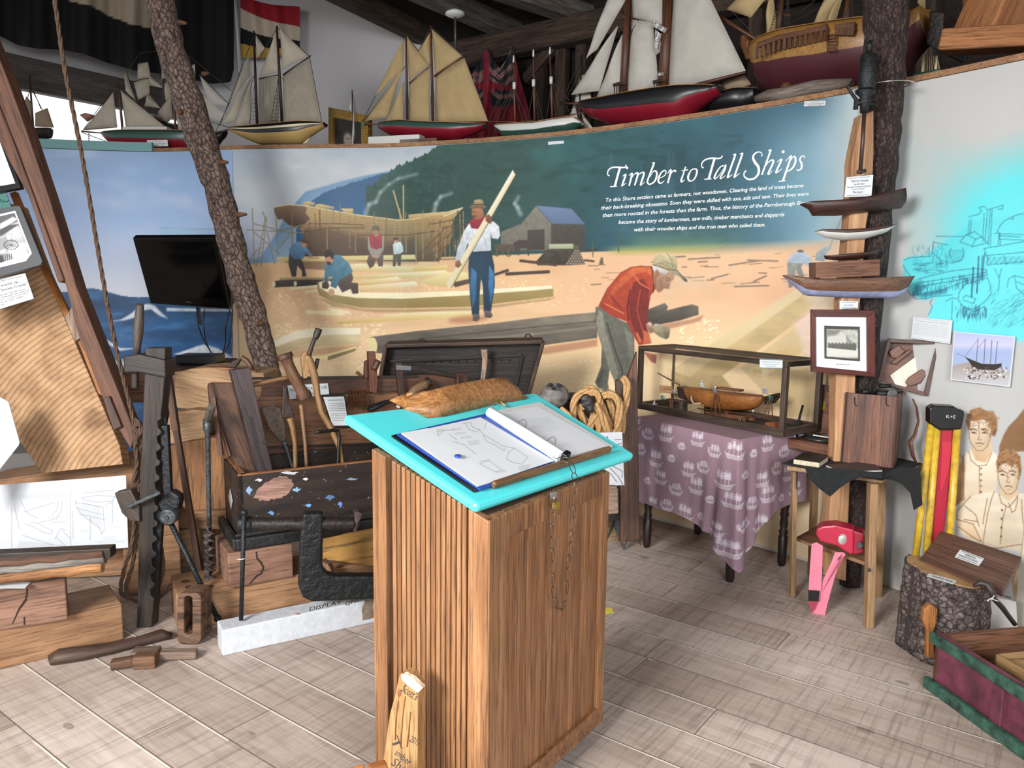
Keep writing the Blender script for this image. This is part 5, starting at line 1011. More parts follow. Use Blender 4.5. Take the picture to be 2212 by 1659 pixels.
# painted blue-green shelf strip at the left
mb=M();a0=s_at(66,318)
for k in range(12):
    s0=a0+(s_at(330,318)-a0)*k/12;s1=a0+(s_at(330,318)-a0)*(k+1)/12;mb.slab([walls(s0,HW,-.03),walls(s1,HW,-.03),walls(s1,HW+.07,-.03),walls(s0,HW+.07,-.03)],(0,.03,0))
struct('trim_3',mb,plain('teal edging','6f9a9c',.7))
# ================================================================ left corner: timbers, tools, chest
class BX:
    """a squared block standing on height z0, its front bottom edge running from photo point bl to br, its top at photo height yt above bl, d deep"""
    def __init__(s,bl,br,yt,d,z0=0.0):
        s.a,s.b=G(*bl,z0),G(*br,z0);s.e=(s.b-s.a);s.L=s.e.length;s.e.normalize();s.n=Vector((-s.e.y,s.e.x,0))
        if s.n.y<0:s.n=-s.n
        s.h=(P(bl[0],yt,s.a.y).z-z0) if isinstance(yt,(int,float)) else yt[0];s.z0=z0;s.d=d;s.z1=z0+s.h
        s.pl=Pl(s.a,math.degrees(math.atan2(s.e.y,s.e.x)))
    def p(s,u,v,w):return s.a+s.e*(u*s.L)+s.n*(v*s.d)+Vector((0,0,w*s.h))
    def mesh(s,mb=None):
        mb=mb or M();mb.bar(s.p(0,.5,.5),s.p(1,.5,.5),s.d,s.h);return mb
def rope(mb,pts,r,turns=None,n=5):
    pts=[Vector(p) for p in pts];Q=[]
    for i in range(len(pts)-1):
        p0,p1,p2,p3=pts[max(i-1,0)],pts[i],pts[i+1],pts[min(i+2,len(pts)-1)];k=max(2,int((p2-p1).length/(r*1.1)))
        for j in range(k):t=j/k;Q.append(.5*((2*p1)+(-p0+p2)*t+(2*p0-5*p1+4*p2-p3)*t*t+(-p0+3*p1-3*p2+p3)*t**3))
    Q.append(pts[-1]);L=0;str_=[[],[],[]];prev=Vector((1,.1,.2))
    for i,q in enumerate(Q):
        t=(Q[min(i+1,len(Q)-1)]-Q[max(i-1,0)]).normalized();a=(prev-t*prev.dot(t)).normalized();prev=a;b=t.cross(a)
        if i:L+=(q-Q[i-1]).length
        for k in range(3):an=L/(r*2.6)*1.0+k*2*PI/3;str_[k].append(q+(a*math.cos(an)+b*math.sin(an))*r*.5)
    for k in range(3):mb.tube(str_[k],r*.56,n)
def px3(pl,pts,off=0.0):return [Vector(pl(x,y,off)) for x,y in pts]
def slabpx(mb,pl,pts,th,off=0.0,grain=None,mi=None):
    mb.slab(px3(pl,pts,off),pl.n*th,mi=mi,grain=(Vector(pl(*grain[1]))-Vector(pl(*grain[0]))) if grain else None);return mb
fir=wood('sawn fir','b38a66','856043',.75,1.3,13,bump=.35,pores=.25);firl=wood('pale sawn fir','c9a680','9f7c58',.75,1.2,10,pores=.2);firo=wood('pinkish sawn fir','a17b66','785848',.8,1.4,12,pores=.3)
walb=wood('brown frame timber','7b5440','53382b',.7,1.4,18);darkw=wood('dark oiled wood','3a2d26','1a1310',.55,1.6,22,bump=.6);rust=wood('rusty brown wood','6a4532','35231a',.6,2,24,bump=.5)
iron=plain('black iron','25272a',.5,.5,.25,.5,60);iron2=plain('grey worn iron','4a4f53',.45,.6,.3,.4,50);hnd=wood('worn handle wood','8d6a4b','5a412e',.5,3,40);paleh=wood('pale handle wood','b08a5c','84623c',.5,2,36);paper=plain('white paper','c9cdd2',.6);drawi=plain('drawing ink','8d939a',.8);
blk2=plain('satin black plastic','0c0d0f',.35)
# long squared floor timber at the far left, block on it
b1=BX((-120,1477),(268,1381),1391,.27);solo('floor_timber',b1.mesh(),fir,'long squared pale timber lying on the floor at the far left','timber',None,.006)
b2=BX((-120,1385),(147,1338),1290,.2,b1.z1);t=thing('cracked_block','cracked pinkish brown timber block on the long floor timber','timber',b2.a);obj('block',b2.mesh(),firo,t,.006)
mb=M();cr_=[(60,1270),(55,1295),(40,1315),(28,1340),(24,1350),(28,1318),(46,1296),(54,1272)];slabpx(mb,b2.pl,[(57,1272),(61,1272),(58,1297),(42,1318),(27,1349),(26,1347),(40,1314),(54,1294)],.002,-.0015);slabpx(mb,b2.pl,[(51,1333),(54,1333),(54,1350),(51,1350)],.002,-.0015);obj('crack',mb,plain('crack shadowless dark','2a1a12',.9),t)
mb=M();q=[G(x,y,b2.z1+.001) for x,y in ((-20,1271),(54,1271),(66,1258),(-20,1257))];mb.slab(q,(0,0,.002));solo('lying_card',mb,tagm,'white printed card lying on the cracked timber block','label card')
b3=BX((223,1268),(300,1262),1227,.25,.1);
mb=M();mb.bar(G(200,1330,0)+Vector((0,.32,.2)),G(330,1310,0)+Vector((0,.32,.2)),.25,.4);solo('squared_block',mb,fir,'pale squared block behind the long floor timber at the left','timber',None,.006)
Yp=b2.a.y+.12
pk=Pl(P(100,1200,Yp),6)
for k,(lab,a,b,r,m) in enumerate((('lowest round peeled pole lying on the cracked block',(-60,1258),(222,1224),.022,wood('peeled pole','bd8a58','8a5c36',.7,2,16)),('middle weathered grey round pole of the pile at the left',(-60,1238),(228,1206),.02,wood('grey pole','8c8984','5a534e',.8,2,24)),('upper brown bark covered pole of the pile at the left',(-60,1222),(226,1196),.02,wood('brown pole','7a5743','4a3227',.8,2,20)))):
    A,B=pk(*a),pk(*b);q=[A.lerp(B,u/8)+Vector((0,0,.003*math.sin(u*3+k))) for u in range(9)];mb=M();mb.tube(q,[r*(1+.08*math.sin(u*2.3+k)) for u in range(9)],12);solo('round_pole',mb,m,lab,'pole')
mb=M();mb.bar(pk(-60,1204,.02),pk(245,1190,.02),.06,.04);solo('dark_board',mb,darkw,'dark narrow board behind the pole pile under the drawing sheet','board',None,.003)
# support for the pile
mb=M();mb.bar(pk(180,1275,.1)*1.0,pk(180,1275,.1)+Vector((.0001,0,.1)),.12,.12)
# drawing sheet
ps=Pl(P(130,1190,3.62),4,3);quad=[(-60,1205),(277,1183),(272,1027),(-60,1052)]
c_=Canvas(-60,1020,280,1210,'c6cad0',3);nn=c_.noise(60,3,3);c_.a*=(.95+.08*nn)[...,None];GI='747a82';q_=random.Random(4)
KZ=(0,1080,3.95)
for L in ([(120,40),(165,250)],[(175,0),(230,110),(330,160)],[(205,100),(470,20)],[(530,0),(525,90),(480,160),(340,190)],[(500,10),(490,80),(440,130)],[(260,190),(330,200),(400,240),(450,260),(440,290),(380,280),(340,260),(290,230),(210,200)],[(190,300),(440,380),(600,400)],[(470,330),(520,240),(570,260)],[(640,0),(650,60),(700,130),(840,230),(870,290)],[(640,20),(880,60),(890,250),(860,300)],[(700,20),(850,60)],[(660,70),(880,130)],[(690,120),(900,170)],[(900,40),(960,20),(960,200)],[(620,90),(625,330)],[(770,150),(770,340)],[(130,420),(260,420)],[(600,-90),(605,400)],[(100,60),(100,460)],[(480,320),(590,420)],[(530,260),(600,330)]):c_.line(TT(L,*KZ),.8,GI,.9)
for k in range(16):c_.line(TT([(650+k*14,20+k*3),(680+k*12,120+k*9)],*KZ),.5,GI,.8)
for k in range(26):c_.line(TT([(170+k*11,350+k*1),(150+k*12,410+k*1)],*KZ),.5,GI,.7)
for y,x0,x1 in ((-40,130,570),(-25,130,560),(-12,130,540),(320,880,990),(340,880,1000),(355,810,1070),(368,830,1060),(230,930,1030),(265,690,760),(185,440,570),(198,440,560),(150,410,540)):
    x=x0
    while x<x1:w=q_.uniform(8,30);c_.line(TT([(x,y-(x-x0)*.03),(x+w,y-(x+w-x0)*.03)],*KZ),1.0,'9aa0a6',.9);x+=w+6
c_.line(TT([(720,-60),(970,-85)],*KZ),.9,GI);c_.line(TT([(700,-20),(830,-40),(980,-30),(960,10),(830,20),(710,0),(700,-20)],*KZ),.9,GI)
def pixsheet(name,pl,quad,canvas,parent,off=-.002,res=.0022,mat=None):
    a,b,c2,d=[Vector(pl(x,y,off)) for x,y in quad];nu=max(2,int((b-a).length/res));nv=max(2,int((d-a).length/res));u=np.linspace(0,1,nu+1)[None,:,None];v=np.linspace(0,1,nv+1)[:,None,None]
    p=(np.array(a)*(1-u)+np.array(b)*u)*(1-v)+(np.array(d)*(1-u)+np.array(c2)*u)*v;X,Y=pixa(p.reshape(-1,3));return gridmesh(name,p,canvas.sample(X,Y),mat or sheetm,parent)
sheetm=vcol('printed sheet',.5)
t=thing('drawing_sheet','large white sheet of ship framing drawings leaning over the pole pile','drawing sheet',ps(100,1190));mb=M();slabpx(mb,ps,quad,.004);obj('backing',mb,paper,t);pixsheet('print',ps,quad,c_,t)
# leaning thick sawn slab, with its photographs
sl_=Pl(P(150,1015,3.75),0,12);t=thing('leaning_slab','thick pale sawn slab with curved growth rings leaning at the left','slab',sl_(150,1015))
def slabmat():
    m,nt,b=_base('ringed sawn slab',.75);a=nt.nodes.new('ShaderNodeAttribute');a.attribute_name='gc'
    w=nt.nodes.new('ShaderNodeTexWave');w.wave_type='RINGS';w.rings_direction='Z';w.inputs['Scale'].default_value=12;w.inputs['Distortion'].default_value=1.8;w.inputs['Detail'].default_value=3;w.inputs['Detail Scale'].default_value=1.5
    mp=nt.nodes.new('ShaderNodeMapping');nt.links.new(a.outputs['Vector'],mp.inputs[0]);nt.links.new(mp.outputs[0],w.inputs['Vector']);m['map']=1
    n=_noise(nt,_gc(nt,(1,1,1)),9,5);n2=_noise(nt,_gc(nt,(1,1,1)),3,3)
    c=_mix(nt,1.0,_ramp(nt,w.outputs[0],[(.04,'8f6c4c'),(.16,'b08c68'),(.9,'b8946e')]),_ramp(nt,n,[(.3,(.8,.76,.72)),(.6,(1,1,1))]),'MULTIPLY')
    c=_mix(nt,1.0,c,_ramp(nt,n2,[(.3,(.66,.6,.56)),(.42,(1,1,1))]),'MULTIPLY');nt.links.new(c,b.inputs['Base Color']);_bump(nt,b,w.outputs[0],.15,.004);return m
mb=M();pts=px3(sl_,[(90,1023),(265,1003),(258,962),(95,585),(40,440),(-90,440),(-90,760)]);o_=sl_(360,1120);b0=len(mb.v);mb.slab(pts,sl_.n*.08)
for k,v in enumerate(mb.v):d=Vector(v)-Vector(o_);mb.g[k]=(d.dot(sl_.e),d.dot(sl_.u),d.dot(sl_.n))
obj('slab',mb,slabmat(),t,.004)
ob=plain('dark edge paint','1c1a19',.8)
pf=Pl(P(60,500,3.72),0,12)
t=thing('framed_board','white board in a thick black frame at the far left edge','picture',pf(20,400));mb=M();slabpx(mb,pf,[(-140,440),(45,405),(4,285),(-180,320)],.03,-.05);obj('frame',mb,blk2,t,.003);mb=M();slabpx(mb,pf,[(-120,422),(33,396),(-4,296),(-150,330)],.004,-.055);obj('panel',mb,paper,t)
t=thing('teal_card','small dark teal card with handwriting above the old photograph at the left','label card',pf(10,440));mb=M();slabpx(mb,pf,[(-40,462),(24,447),(13,417),(-50,428)],.004,-.02);obj('card',mb,plain('teal card','3c6e68',.6),t)
mb=M();mb.tube([pf(x,y,-.022) for x,y in ((-2,440),(1,430),(4,438),(7,431),(8,437),(12,434),(14,437),(18,432))],.001,4);obj('handwriting',mb,inkm,t)
t=thing('mounted_photograph','black and white photograph of timber works on a dark grey mount at the left','photograph',pf(30,560));mb=M();slabpx(mb,pf,[(-110,628),(88,572),(91,563),(44,447),(38,444),(-160,480)],.02,-.04);obj('mount',mb,plain('slate grey mount','4a4d50',.6),t,.002)
c_=Canvas(-80,440,90,620,'b9bbbd',3);nz_=c_.noise(8,2,4);c_.a[:]=np.clip(c_.a*(.7+.5*nz_)[...,None],0,1)
KZ=(0,400,3.95)
for p_,c1 in (([(-200,250),(130,170),(180,300),(100,330),(0,420),(-200,420)],'55575b'),([(0,330),(110,270),(150,290),(60,350),(0,380)],'cfd1d2'),([(0,380),(80,340),(170,330),(0,440)],'45474a'),([(70,540),(180,520),(240,600),(160,640),(80,590)],'e2e3e3'),([(-200,600),(20,600),(40,660),(-200,700)],'3a3b40'),([(150,640),(240,600),(180,660)],'2e2f31'),([(-100,480),(60,440),(70,530),(0,560),(-100,570)],'8f9194')):c_.poly(TT(p_,*KZ),c1,soft=1.5)
for k in range(12):a=k*PI/6;c_.line(TT([(95,510),(95+62*math.cos(a),510+40*math.sin(a))],*KZ),1,'3f4145',.8);c_.line(TT([(95+62*math.cos(a),510+40*math.sin(a)),(95+62*math.cos(a+.55),510+40*math.sin(a+.55))],*KZ),1.8,'3f4145',.8)
for k in range(7):c_.line(TT([(-10+k*18,590),(-8+k*18,660)],*KZ),3,'33353a',.7)
mb=M();slabpx(mb,pf,[(-90,600),(56,564),(69,547),(33,455),(-120,490)],.003,-.042);obj('white_border',mb,paper,t);mb=M()
pixsheet('print',pf,[(-85,592),(64,549),(31,460),(-115,494)],c_,t,-.0435)
tag_card('white printed text card below the old photograph at the left',pf,[(-75,690),(73,645),(54,590),(-90,622)],[('back in the woods up',.3,.86,.72,5.5),('the Nova Scotia Creek"',.3,.98,.56,5.5),('These men lived in the woods all winter. Finish sailors and the',.2,.93,.42,2.6),('shipwrights of earnings when dwelling ships were needed and',.2,.97,.34,2.6),('much. Later in the season it was hard to find good',.2,.95,.26,2.6),('enough lumber. However the ship owners managed',.2,.86,.18,2.6),('it a timely stand for cash.',.2,.6,.1,2.6),('-',.1,.93,.92,.7)],lift=.0)
# brown double frame timber and its battens
fp_=Pl(P(150,600,3.6),0,6);t=thing('frame_timber','tall leaning brown notched frame timber at the left','timber',fp_(283,968))
mb=M();slabpx(mb,fp_,[(-30,60),(14,165),(60,290),(110,440),(165,620),(292,938),(282,970),(232,888),(195,790),(168,722),(140,610),(75,430),(38,330),(-45,120)],.09,grain=((0,200),(280,960)));obj('outer_board',mb,walb,t,.005)
mb=M();slabpx(mb,fp_,[(-60,120),(-45,120),(38,330),(75,430),(138,606),(125,610),(60,420),(18,345),(-60,190)],.08,-.012,grain=((0,200),(280,960)));obj('inner_board',mb,walb,t,.005)
mb=M();slabpx(mb,fp_,[(222,860),(235,855),(262,922),(245,930),(232,895)],.07,-.02,grain=((0,200),(280,960)));obj('notched_block',mb,rust,t,.004)
t=thing('orange_batten','thin orange brown batten running down beside the leaning sawn slab','batten',sl_(220,880));mb=M();slabpx(mb,sl_,[(20,417),(33,413),(96,572),(150,676),(140,686),(88,582)],.03,-.01,grain=((20,417),(150,680)));obj('upper_length',mb,wood('orange pine','c8843f','96591f',.6,2,20),t,.002)
mb=M();slabpx(mb,sl_,[(166,733),(180,731),(238,852),(228,860),(212,850)],.03,-.01,grain=((20,417),(150,680)));obj('lower_length',mb,_mc['orange pine'],t,.002)
mb=M();slabpx(mb,sl_,[(139,686),(155,662),(172,668),(176,728),(161,738)],.05,-.03);solo('whitish_block',mb,wood('whitish block','b7a08c','84695a',.7,2,20),'small whitish wood block wedged between slab and frame timber','block',None,.004)
mb=M();q=px3(Pl(P(20,950,3.5),0,20),[(-60,1100),(0,1013),(40,962),(42,955),(18,868),(0,858),(-60,900)]);mb.slab(q,Vector((0,.004,0)));solo('curled_paper',mb,paper,'white curled drawing paper at the far left edge','paper')
mb=M();slabpx(mb,Pl(P(50,1000,4.2)),[(-80,1060),(85,1060),(85,978),(-80,985)],.5);solo('grey_box',mb,plain('grey painted wood','6d6a68',.7),'grey painted box low behind the leaning sawn slab','box',None,.004)
mb=M();slabpx(mb,Pl(P(150,1060,3.9),4),[(-60,1100),(-60,1045),(90,1022),(300,990),(330,990),(330,1240),(-60,1260)],.3,grain=((0,1040),(300,1000)));solo('base_timber',mb,fir,'broad pale base timber carrying the leaning slab behind the drawing sheet','timber',None,.006)
# rope from the ceiling
hemp=plain('tarred brown rope','4f3b2d',.9,0,.3,.3,80)
mb=M();yr=3.45;rp=[(104,-80),(118,0),(140,150),(170,300),(190,410),(215,560),(240,700),(262,800),(284,890),(296,960)];rope(mb,[P(x,y,yr) for x,y in rp],.0095)
rope(mb,[P(x,y,yr) for x,y in ((298,925),(292,960),(296,1000),(286,1060),(290,1120),(284,1180),(268,1230),(262,1280),(290,1292),(330,1280),(352,1240),(348,1180),(338,1120))],.0095);rope(mb,[P(x,y,yr+.02) for x,y in ((296,930),(304,960),(298,1010),(300,1080),(296,1150),(286,1220),(272,1275),(300,1300),(345,1290),(372,1262))],.0095)
rope(mb,[P(x,y,yr) for x,y in ((290,905),(302,915),(304,935),(292,945),(288,925),(300,915))],.0095);solo('hanging_rope',mb,hemp,'dark brown rope hanging from above and doubled behind the toothed jack','rope')
# toothed timber jack
jb=G(312,1357);jp=Pl(jb,0);t=thing('timber_jack','tall dark toothed wooden jack standing upright beside the frame timber','jack',jb)
rgt=[(357,752),(356,812),(348,900)];y=905
while y<1300:xx=np.interp(y,[900,1058,1355],[349,342,329]);rgt+=[(xx,y),(xx-9,y+6),(xx-7,y+20),(xx,y+27)];y+=33
mb=M();slabpx(mb,jp,[(314,752)]+rgt+[(330,1320),(327,1355),(295,1357),(297,1290),(301,1058),(307,932),(311,830)],.07,grain=((320,760),(310,1350)));obj('rack',mb,wood('charred dark oak','42362e','15100e',.6,2.2,20,bump=.8),t,.004)
mb=M();slabpx(mb,jp,[(266,770),(300,765),(357,778),(358,817),(300,806),(266,806)],.1,-.02);obj('head_block',mb,darkw,t,.008)
mb=M();A,B=jp(303,657,.03),jp(295,768,.03);L_=(B-A).length;r=.0017*1;mb.lathe(A,B-A,[(0,.014),(.01,.0165),(L_*.3,.02),(L_*.55,.022),(L_*.8,.0165),(L_,.014)],14);obj('handle',mb,wood('grey brown handle','5c5049','352b26',.6,3,30),t)
mb=M();A,B=jp(292,800,.03),jp(292,838,.03);L_=(B-A).length;mb.lathe(A,B-A,[(L_*k/16,.014+.003*(k%2)) for k in range(17)],14);obj('screw',mb,darkw,t)
mb=M();slabpx(mb,jp,[(246,1065),(282,1057),(300,1095),(302,1127),(281,1127),(262,1108)],.05,-.02,grain=((246,1065),(290,1127)));obj('claw',mb,wood('worn claw','5c4d42','2e2621',.6,2,20,bump=.6),t,.006)
mb=M();mb.bar(jp(274,1096,-.04),jp(347,1063,-.04),.015,.02,up=(0,1,0));obj('strap',mb,iron2,t,.003)
# iron lever jack
t=thing('iron_jack','black iron lever jack with round drum and long angled handle','jack',G(372,1357));jp2=Pl(G(372,1350)*1.0,0)
mb=M();mb.bar(jp2(356,918),jp2(364,1070),.035,.03,up=(0,1,0));obj('bar',mb,iron,t,.005)
mb=M();slabpx(mb,jp2,[(353,1064),(371,1062),(386,1072),(388,1085),(382,1108),(345,1108),(339,1090)],.06,-.02);obj('body',mb,iron,t,.012)
mb=M();c_=jp2(361,1118,-.06);mb.lathe(c_,(0,1,0),[(0,.03),(.004,.037),(.05,.038),(.07,.03)],24);mb.lathe(c_-Vector((0,.008,0)),(0,1,0),[(0,.008),(.01,.008)],10);obj('drum',mb,iron2,t)
mb=M();A,B=jp2(370,1132,-.02),jp2(470,1336,-.02);mb.tube([A,A.lerp(B,.5),B],[.012,.012,.011],10);mb.ball(B,.017,n=12);obj('handle',mb,iron,t)
mb=M();mb.bar(jp2(345,1092,.0),jp2(330,1350,.03),.04,.03,up=(0,1,0));obj('foot',mb,iron,t,.004)
# long thin stick, auger
jp3=Pl(P(400,1250,3.62),0);mb=M();mb.bar(jp3(363,812),jp3(381,932),.032,.028,up=(0,1,0));mb.bar(jp3(381,930),jp3(437,1262),.028,.026,up=(0,1,0));solo('long_lever',mb,rust,'long thin reddish brown square lever leaning behind the iron jack','lever',None,.004)
t=thing('ship_auger','long black spiral auger with a worn wooden handle standing in a drilled timber','auger',P(452,1270,3.5));ja=Pl(P(452,1270,3.5))
mb=M();A,B=ja(458,876,-.08),ja(446,918,.03);mb.lathe(A,B-A,[(0,.012),(.01,.017),(.1,.02),(.13,.018)],14);obj('handle',mb,wood('grey worn handle','7d7468','4f463e',.6,3,30),t)
mb=M();A,B=ja(448,905),ja(452,1140);mb.lathe(A,B-A,[(0,.02),(.05,.02),(.07,.012),(.45,.0105),(.5,.012)],12);obj('shank',mb,iron2,t)
mb=M();A,B=ja(452,1136),ja(454,1268);L_=(B-A).length;rl=[]
for k in range(61):u=k/60;an=u*2*PI*4.2;w=.027*min(1,.3+u*6);cN=A.lerp(B,u);dv=Vector((math.cos(an),math.sin(an),0))*w;rl.append([cN+dv-Vector((0,0,.004)),cN+dv+Vector((0,0,.004)),cN-dv+Vector((0,0,.004)),cN-dv-Vector((0,0,.004))])
mb.loft(rl);obj('spiral',mb,plain('worn bare iron','5d5350',.4,.7,.3,.3,50),t)
# timbers behind the jack
jt=Pl(P(430,900,4.3),-2)
for lab,pts,th,m,off,gr in (('horizontal pinkish board crossing behind the toothed jack',[(236,868),(236,796),(320,808),(490,795),(500,862),(380,872)],.05,firo,.1,None),('big pale shaped timber end carrying the wooden hand plane',[(377,882),(377,815),(388,803),(410,797),(455,794),(480,800),(570,806),(570,915),(440,886)],.25,firl,-.15,None),('small pale notched block behind the long lever',[(358,962),(359,925),(365,893),(415,885),(467,890),(442,948)],.2,firl,-.25,None),('broad flat sawn board face behind the auger',[(362,1108),(362,965),(400,955),(500,940),(500,1098)],.2,wood('brown sawn face','a9794e','7c5434',.7,1,6),-.3,None),('low squared timber under the broad board face behind the auger',[(335,1140),(335,1110),(500,1100),(500,1145)],.25,fir,-.32,None),('orange lit board standing low behind the jack handle',[(290,1260),(290,1180),(345,1150),(430,1140),(430,1245)],.3,firl,-.2,None)):
    mb=M();slabpx(mb,jt,pts,th,off,gr);solo('stacked_timber',mb,m,lab,'timber',None,.006)
b4=BX((385,1366),(900,1268),1286,.27);t=thing('drilled_timber','long squared timber with bored holes lying under the black chest','timber',b4.a);obj('timber',b4.mesh(),fir,t,.006)
mb=M()
for x,y in ((409,1268),(400,1256),(452,1268)):mb.lathe(G(x,y,b4.z1+.0005),(0,0,1),[(0,.02),(.001,.02)],14)
obj('bored_hole',mb,plain('hole dark','3d2416',.9),t)
# sheave block on the floor
sb=G(408,1394);sp_=Pl(sb,-6);t=thing('sheave_block','worn wooden pulley block with a long slot standing on the floor','pulley block',sb)
def rr_(cx,cy,w,h,r,n=5):return [(cx+sx*(w/2-r)+r*math.cos(a0+k*PI/2/n),cy+sy*(h/2-r)+r*math.sin(a0+k*PI/2/n)) for sx,sy,a0 in ((1,1,0),(-1,1,PI/2),(-1,-1,PI),(1,-1,1.5*PI)) for k in range(n+1)]
O_=rr_(408,1337,52,112,14);I_=rr_(406,1330,17,84,8);mb=M();A=px3(sp_,O_);B=px3(sp_,I_);n_=sp_.n*.1;k_=len(A)
mb._add(A+B+[v+n_ for v in A]+[v+n_ for v in B],[f for i in range(k_) for f in ((i,(i+1)%k_,k_+(i+1)%k_,k_+i),(2*k_+i,3*k_+i,3*k_+(i+1)%k_,2*k_+(i+1)%k_),(i,2*k_+i,2*k_+(i+1)%k_,(i+1)%k_),(k_+i,k_+(i+1)%k_,3*k_+(i+1)%k_,3*k_+i))]);obj('shell',mb,wood('scorched pulley wood','8a6850','2f211a',.6,2,14,bump=.5),t,.006)
mb=M();cN=sp_(406,1330,.05);mb.lathe(cN-sp_.e*.009,sp_.e,[(0,.02),(.001,.044),(.009,.04),(.017,.044),(.018,.02)],24);obj('sheave',mb,wood('dark sheave','5a3b30','35221b',.4,2,20),t)
mb=M();slabpx(mb,sp_,rr_(406,1330,16,82,7),.004,.098);obj('slot_back',mb,darkw,t)
# pieces lying on the floor
def lying(name,lab,cat,pts,m,flat=.7,n=10):
    q=[G(x,y,0) for x,y,r in pts];rs=[r for*_,r in pts];mb=M();mb.tube([v+Vector((0,0,r*flat)) for v,r in zip(q,rs)],rs,n,flat=flat,up=(0,0,1));return solo(name,mb,m,lab,cat)
lying('wooden_fid','long dark tapered wooden bar lying on the floor in front of the long timber','tool',[(108,1436,.03),(130,1432,.042),(180,1424,.04),(240,1411,.034),(300,1395,.03),(350,1382,.034),(372,1380,.018)],wood('dark grained bar','5c4539','33251f',.6,2,26))
for lab,a,b,c2,m in (('grey brown worn mallet head and stub lying nearest the pulley block',(287,1416),(345,1414),(426,1412),wood('grey mallet','8b7567','5c4a3f',.7,2,30)),('brown split mallet head and stub nearest the viewer on the floor',(340,1424),(290,1427),(240,1436),wood('brown mallet','7d5a3f','4b3425',.7,2,26))):
    A,B,D=G(*a,.028),G(*b,.028),G(*c2,.02);t=thing('wooden_mallet',lab,'mallet',A);mb=M();mb.bar(A,B,.065,.055);obj('head',mb,m,t,.008);mb=M();mb.bar(B,D,.045,.035);obj('stub',mb,m,t,.006)
# block and black chest on the timber, white beam
b5=BX((495,1272),(634,1246),1197,.3,b4.z1);t=thing('chest_block','squared block with a curved crack propping up the black chest','timber',b5.a);obj('block',b5.mesh(),firo,t,.006)
mb=M();slabpx(mb,b5.pl,[(555,1192),(557,1206),(565,1213),(571,1226),(566,1240),(555,1246),(540,1262),(539,1260),(553,1243),(563,1238),(567,1226),(561,1215),(554,1208),(552,1192)],.002,-.0015);obj('crack',mb,_mc['crack shadowless dark'],t)
mb=M();bb=BX((650,1243),(900,1197),1175,.3,b4.z1)
b6=BX((520,1187),(1010,1112),1029,.42,b5.z1)
chz=b6.z1;cd=(G(486,991,chz)-b6.p(0,0,1));b6.d=max(.3,cd.dot(b6.n))
def chipmat():
    m,nt,b=_base('chipped black paint',.5);v=_gc(nt,(1,1.6,1));n1=_noise(nt,v,40,5,.7);n2=_noise(nt,v,24,4,.65,.5);n3=_noise(nt,_gc(nt,(2,22,22)),1,5)
    c=_ramp(nt,n3,[(.3,'1d1816'),(.7,'372a24')])
    def thr(n,a):r=nt.nodes.new('ShaderNodeMath');r.operation='GREATER_THAN';nt.links.new(n,r.inputs[0]);r.inputs[1].default_value=a;return r.outputs[0]
    c=_mix(nt,thr(n1,.665),c,'a9a39e');c=_mix(nt,thr(n2,.70),c,'5f88ab');nt.links.new(c,b.inputs['Base Color']);_bump(nt,b,n1,.4,.004);return m
chip=chipmat();inw=wood('orange inner wood','b0784c','7f5232',.65,1.5,14)
t=thing('tool_chest','open black wooden tool chest with chipped blue and white paint','chest',b6.a)
def board(bx,u0,v0,u1,v1,w0,w1,th=.022):
    mb=M();p=[bx.p(u0,v0,w0),bx.p(u1,v1,w0),bx.p(u1,v1,w1),bx.p(u0,v0,w1)];d=(p[1]-p[0]).normalized();n=Vector((-d.y,d.x,0));mb.slab(p,n*th);return mb
for nm,args,m in (('front_panel',(0,0,1,0,0,1),chip),('side_panel',(0,1,0,0,0,1),chip),('side_panel',(1,0,1,1,0,1),chip),('back_panel',(1,1,0,1,0,1),chip)):
    mb=board(b6,*args);
    if nm=='side_panel' and args[0]==0:mb=board(b6,0,0,0,1,0,1,-.022)
    obj(nm,mb,m,t,.002)
mb=M();r0=b6
for (u0,v0,u1,v1) in ((0,.03,1,.03),(.02,0,.02,1)):mb.bar(b6.p(u0,v0,1)+Vector((0,0,.003)),b6.p(u1,v1,1)+Vector((0,0,.003)),.022,.006)
obj('rim',mb,inw,t,.001);mb=M();mb.slab([b6.p(.01,.03,.03),b6.p(.99,.03,.03),b6.p(.99,.97,.03),b6.p(.01,.97,.03)],(0,0,.02));obj('bottom',mb,inw,t)
mb=M();mb.bar(b6.p(-.02,-.03,.09),b6.p(1,-.03,.09),.03,.055);mb.bar(b6.p(-.02,-.05,.09),b6.p(-.02,1,.09),.03,.055);mb.bar(b6.p(-.02,-.02,.2),b6.p(1,-.02,.2),.015,.02);obj('base_moulding',mb,plain('worn black moulding','1b1c1d',.5,0,.4,.5,30),t,.008)
bp=[(548,1076),(556,1060),(568,1046),(585,1036),(604,1030),(618,1027),(630,1036),(634,1050),(625,1062),(612,1072),(596,1078),(580,1080),(562,1082)]
def jag(pts,amp,seed,n=3):
    q=random.Random(seed);out=[]
    for i in range(len(pts)):
        a,b=pts[i],pts[(i+1)%len(pts)]
        for k in range(n):u=k/n;out.append((a[0]+(b[0]-a[0])*u+q.uniform(-amp,amp),a[1]+(b[1]-a[1])*u+q.uniform(-amp,amp)))
    return out
mb=M();slabpx(mb,b6.pl,jag(bp,2.0,3),.002,-.0015);obj('bare_patch',mb,wood('bared pinkish wood','b08a7c','8c6a5e',.8,3,40),t)
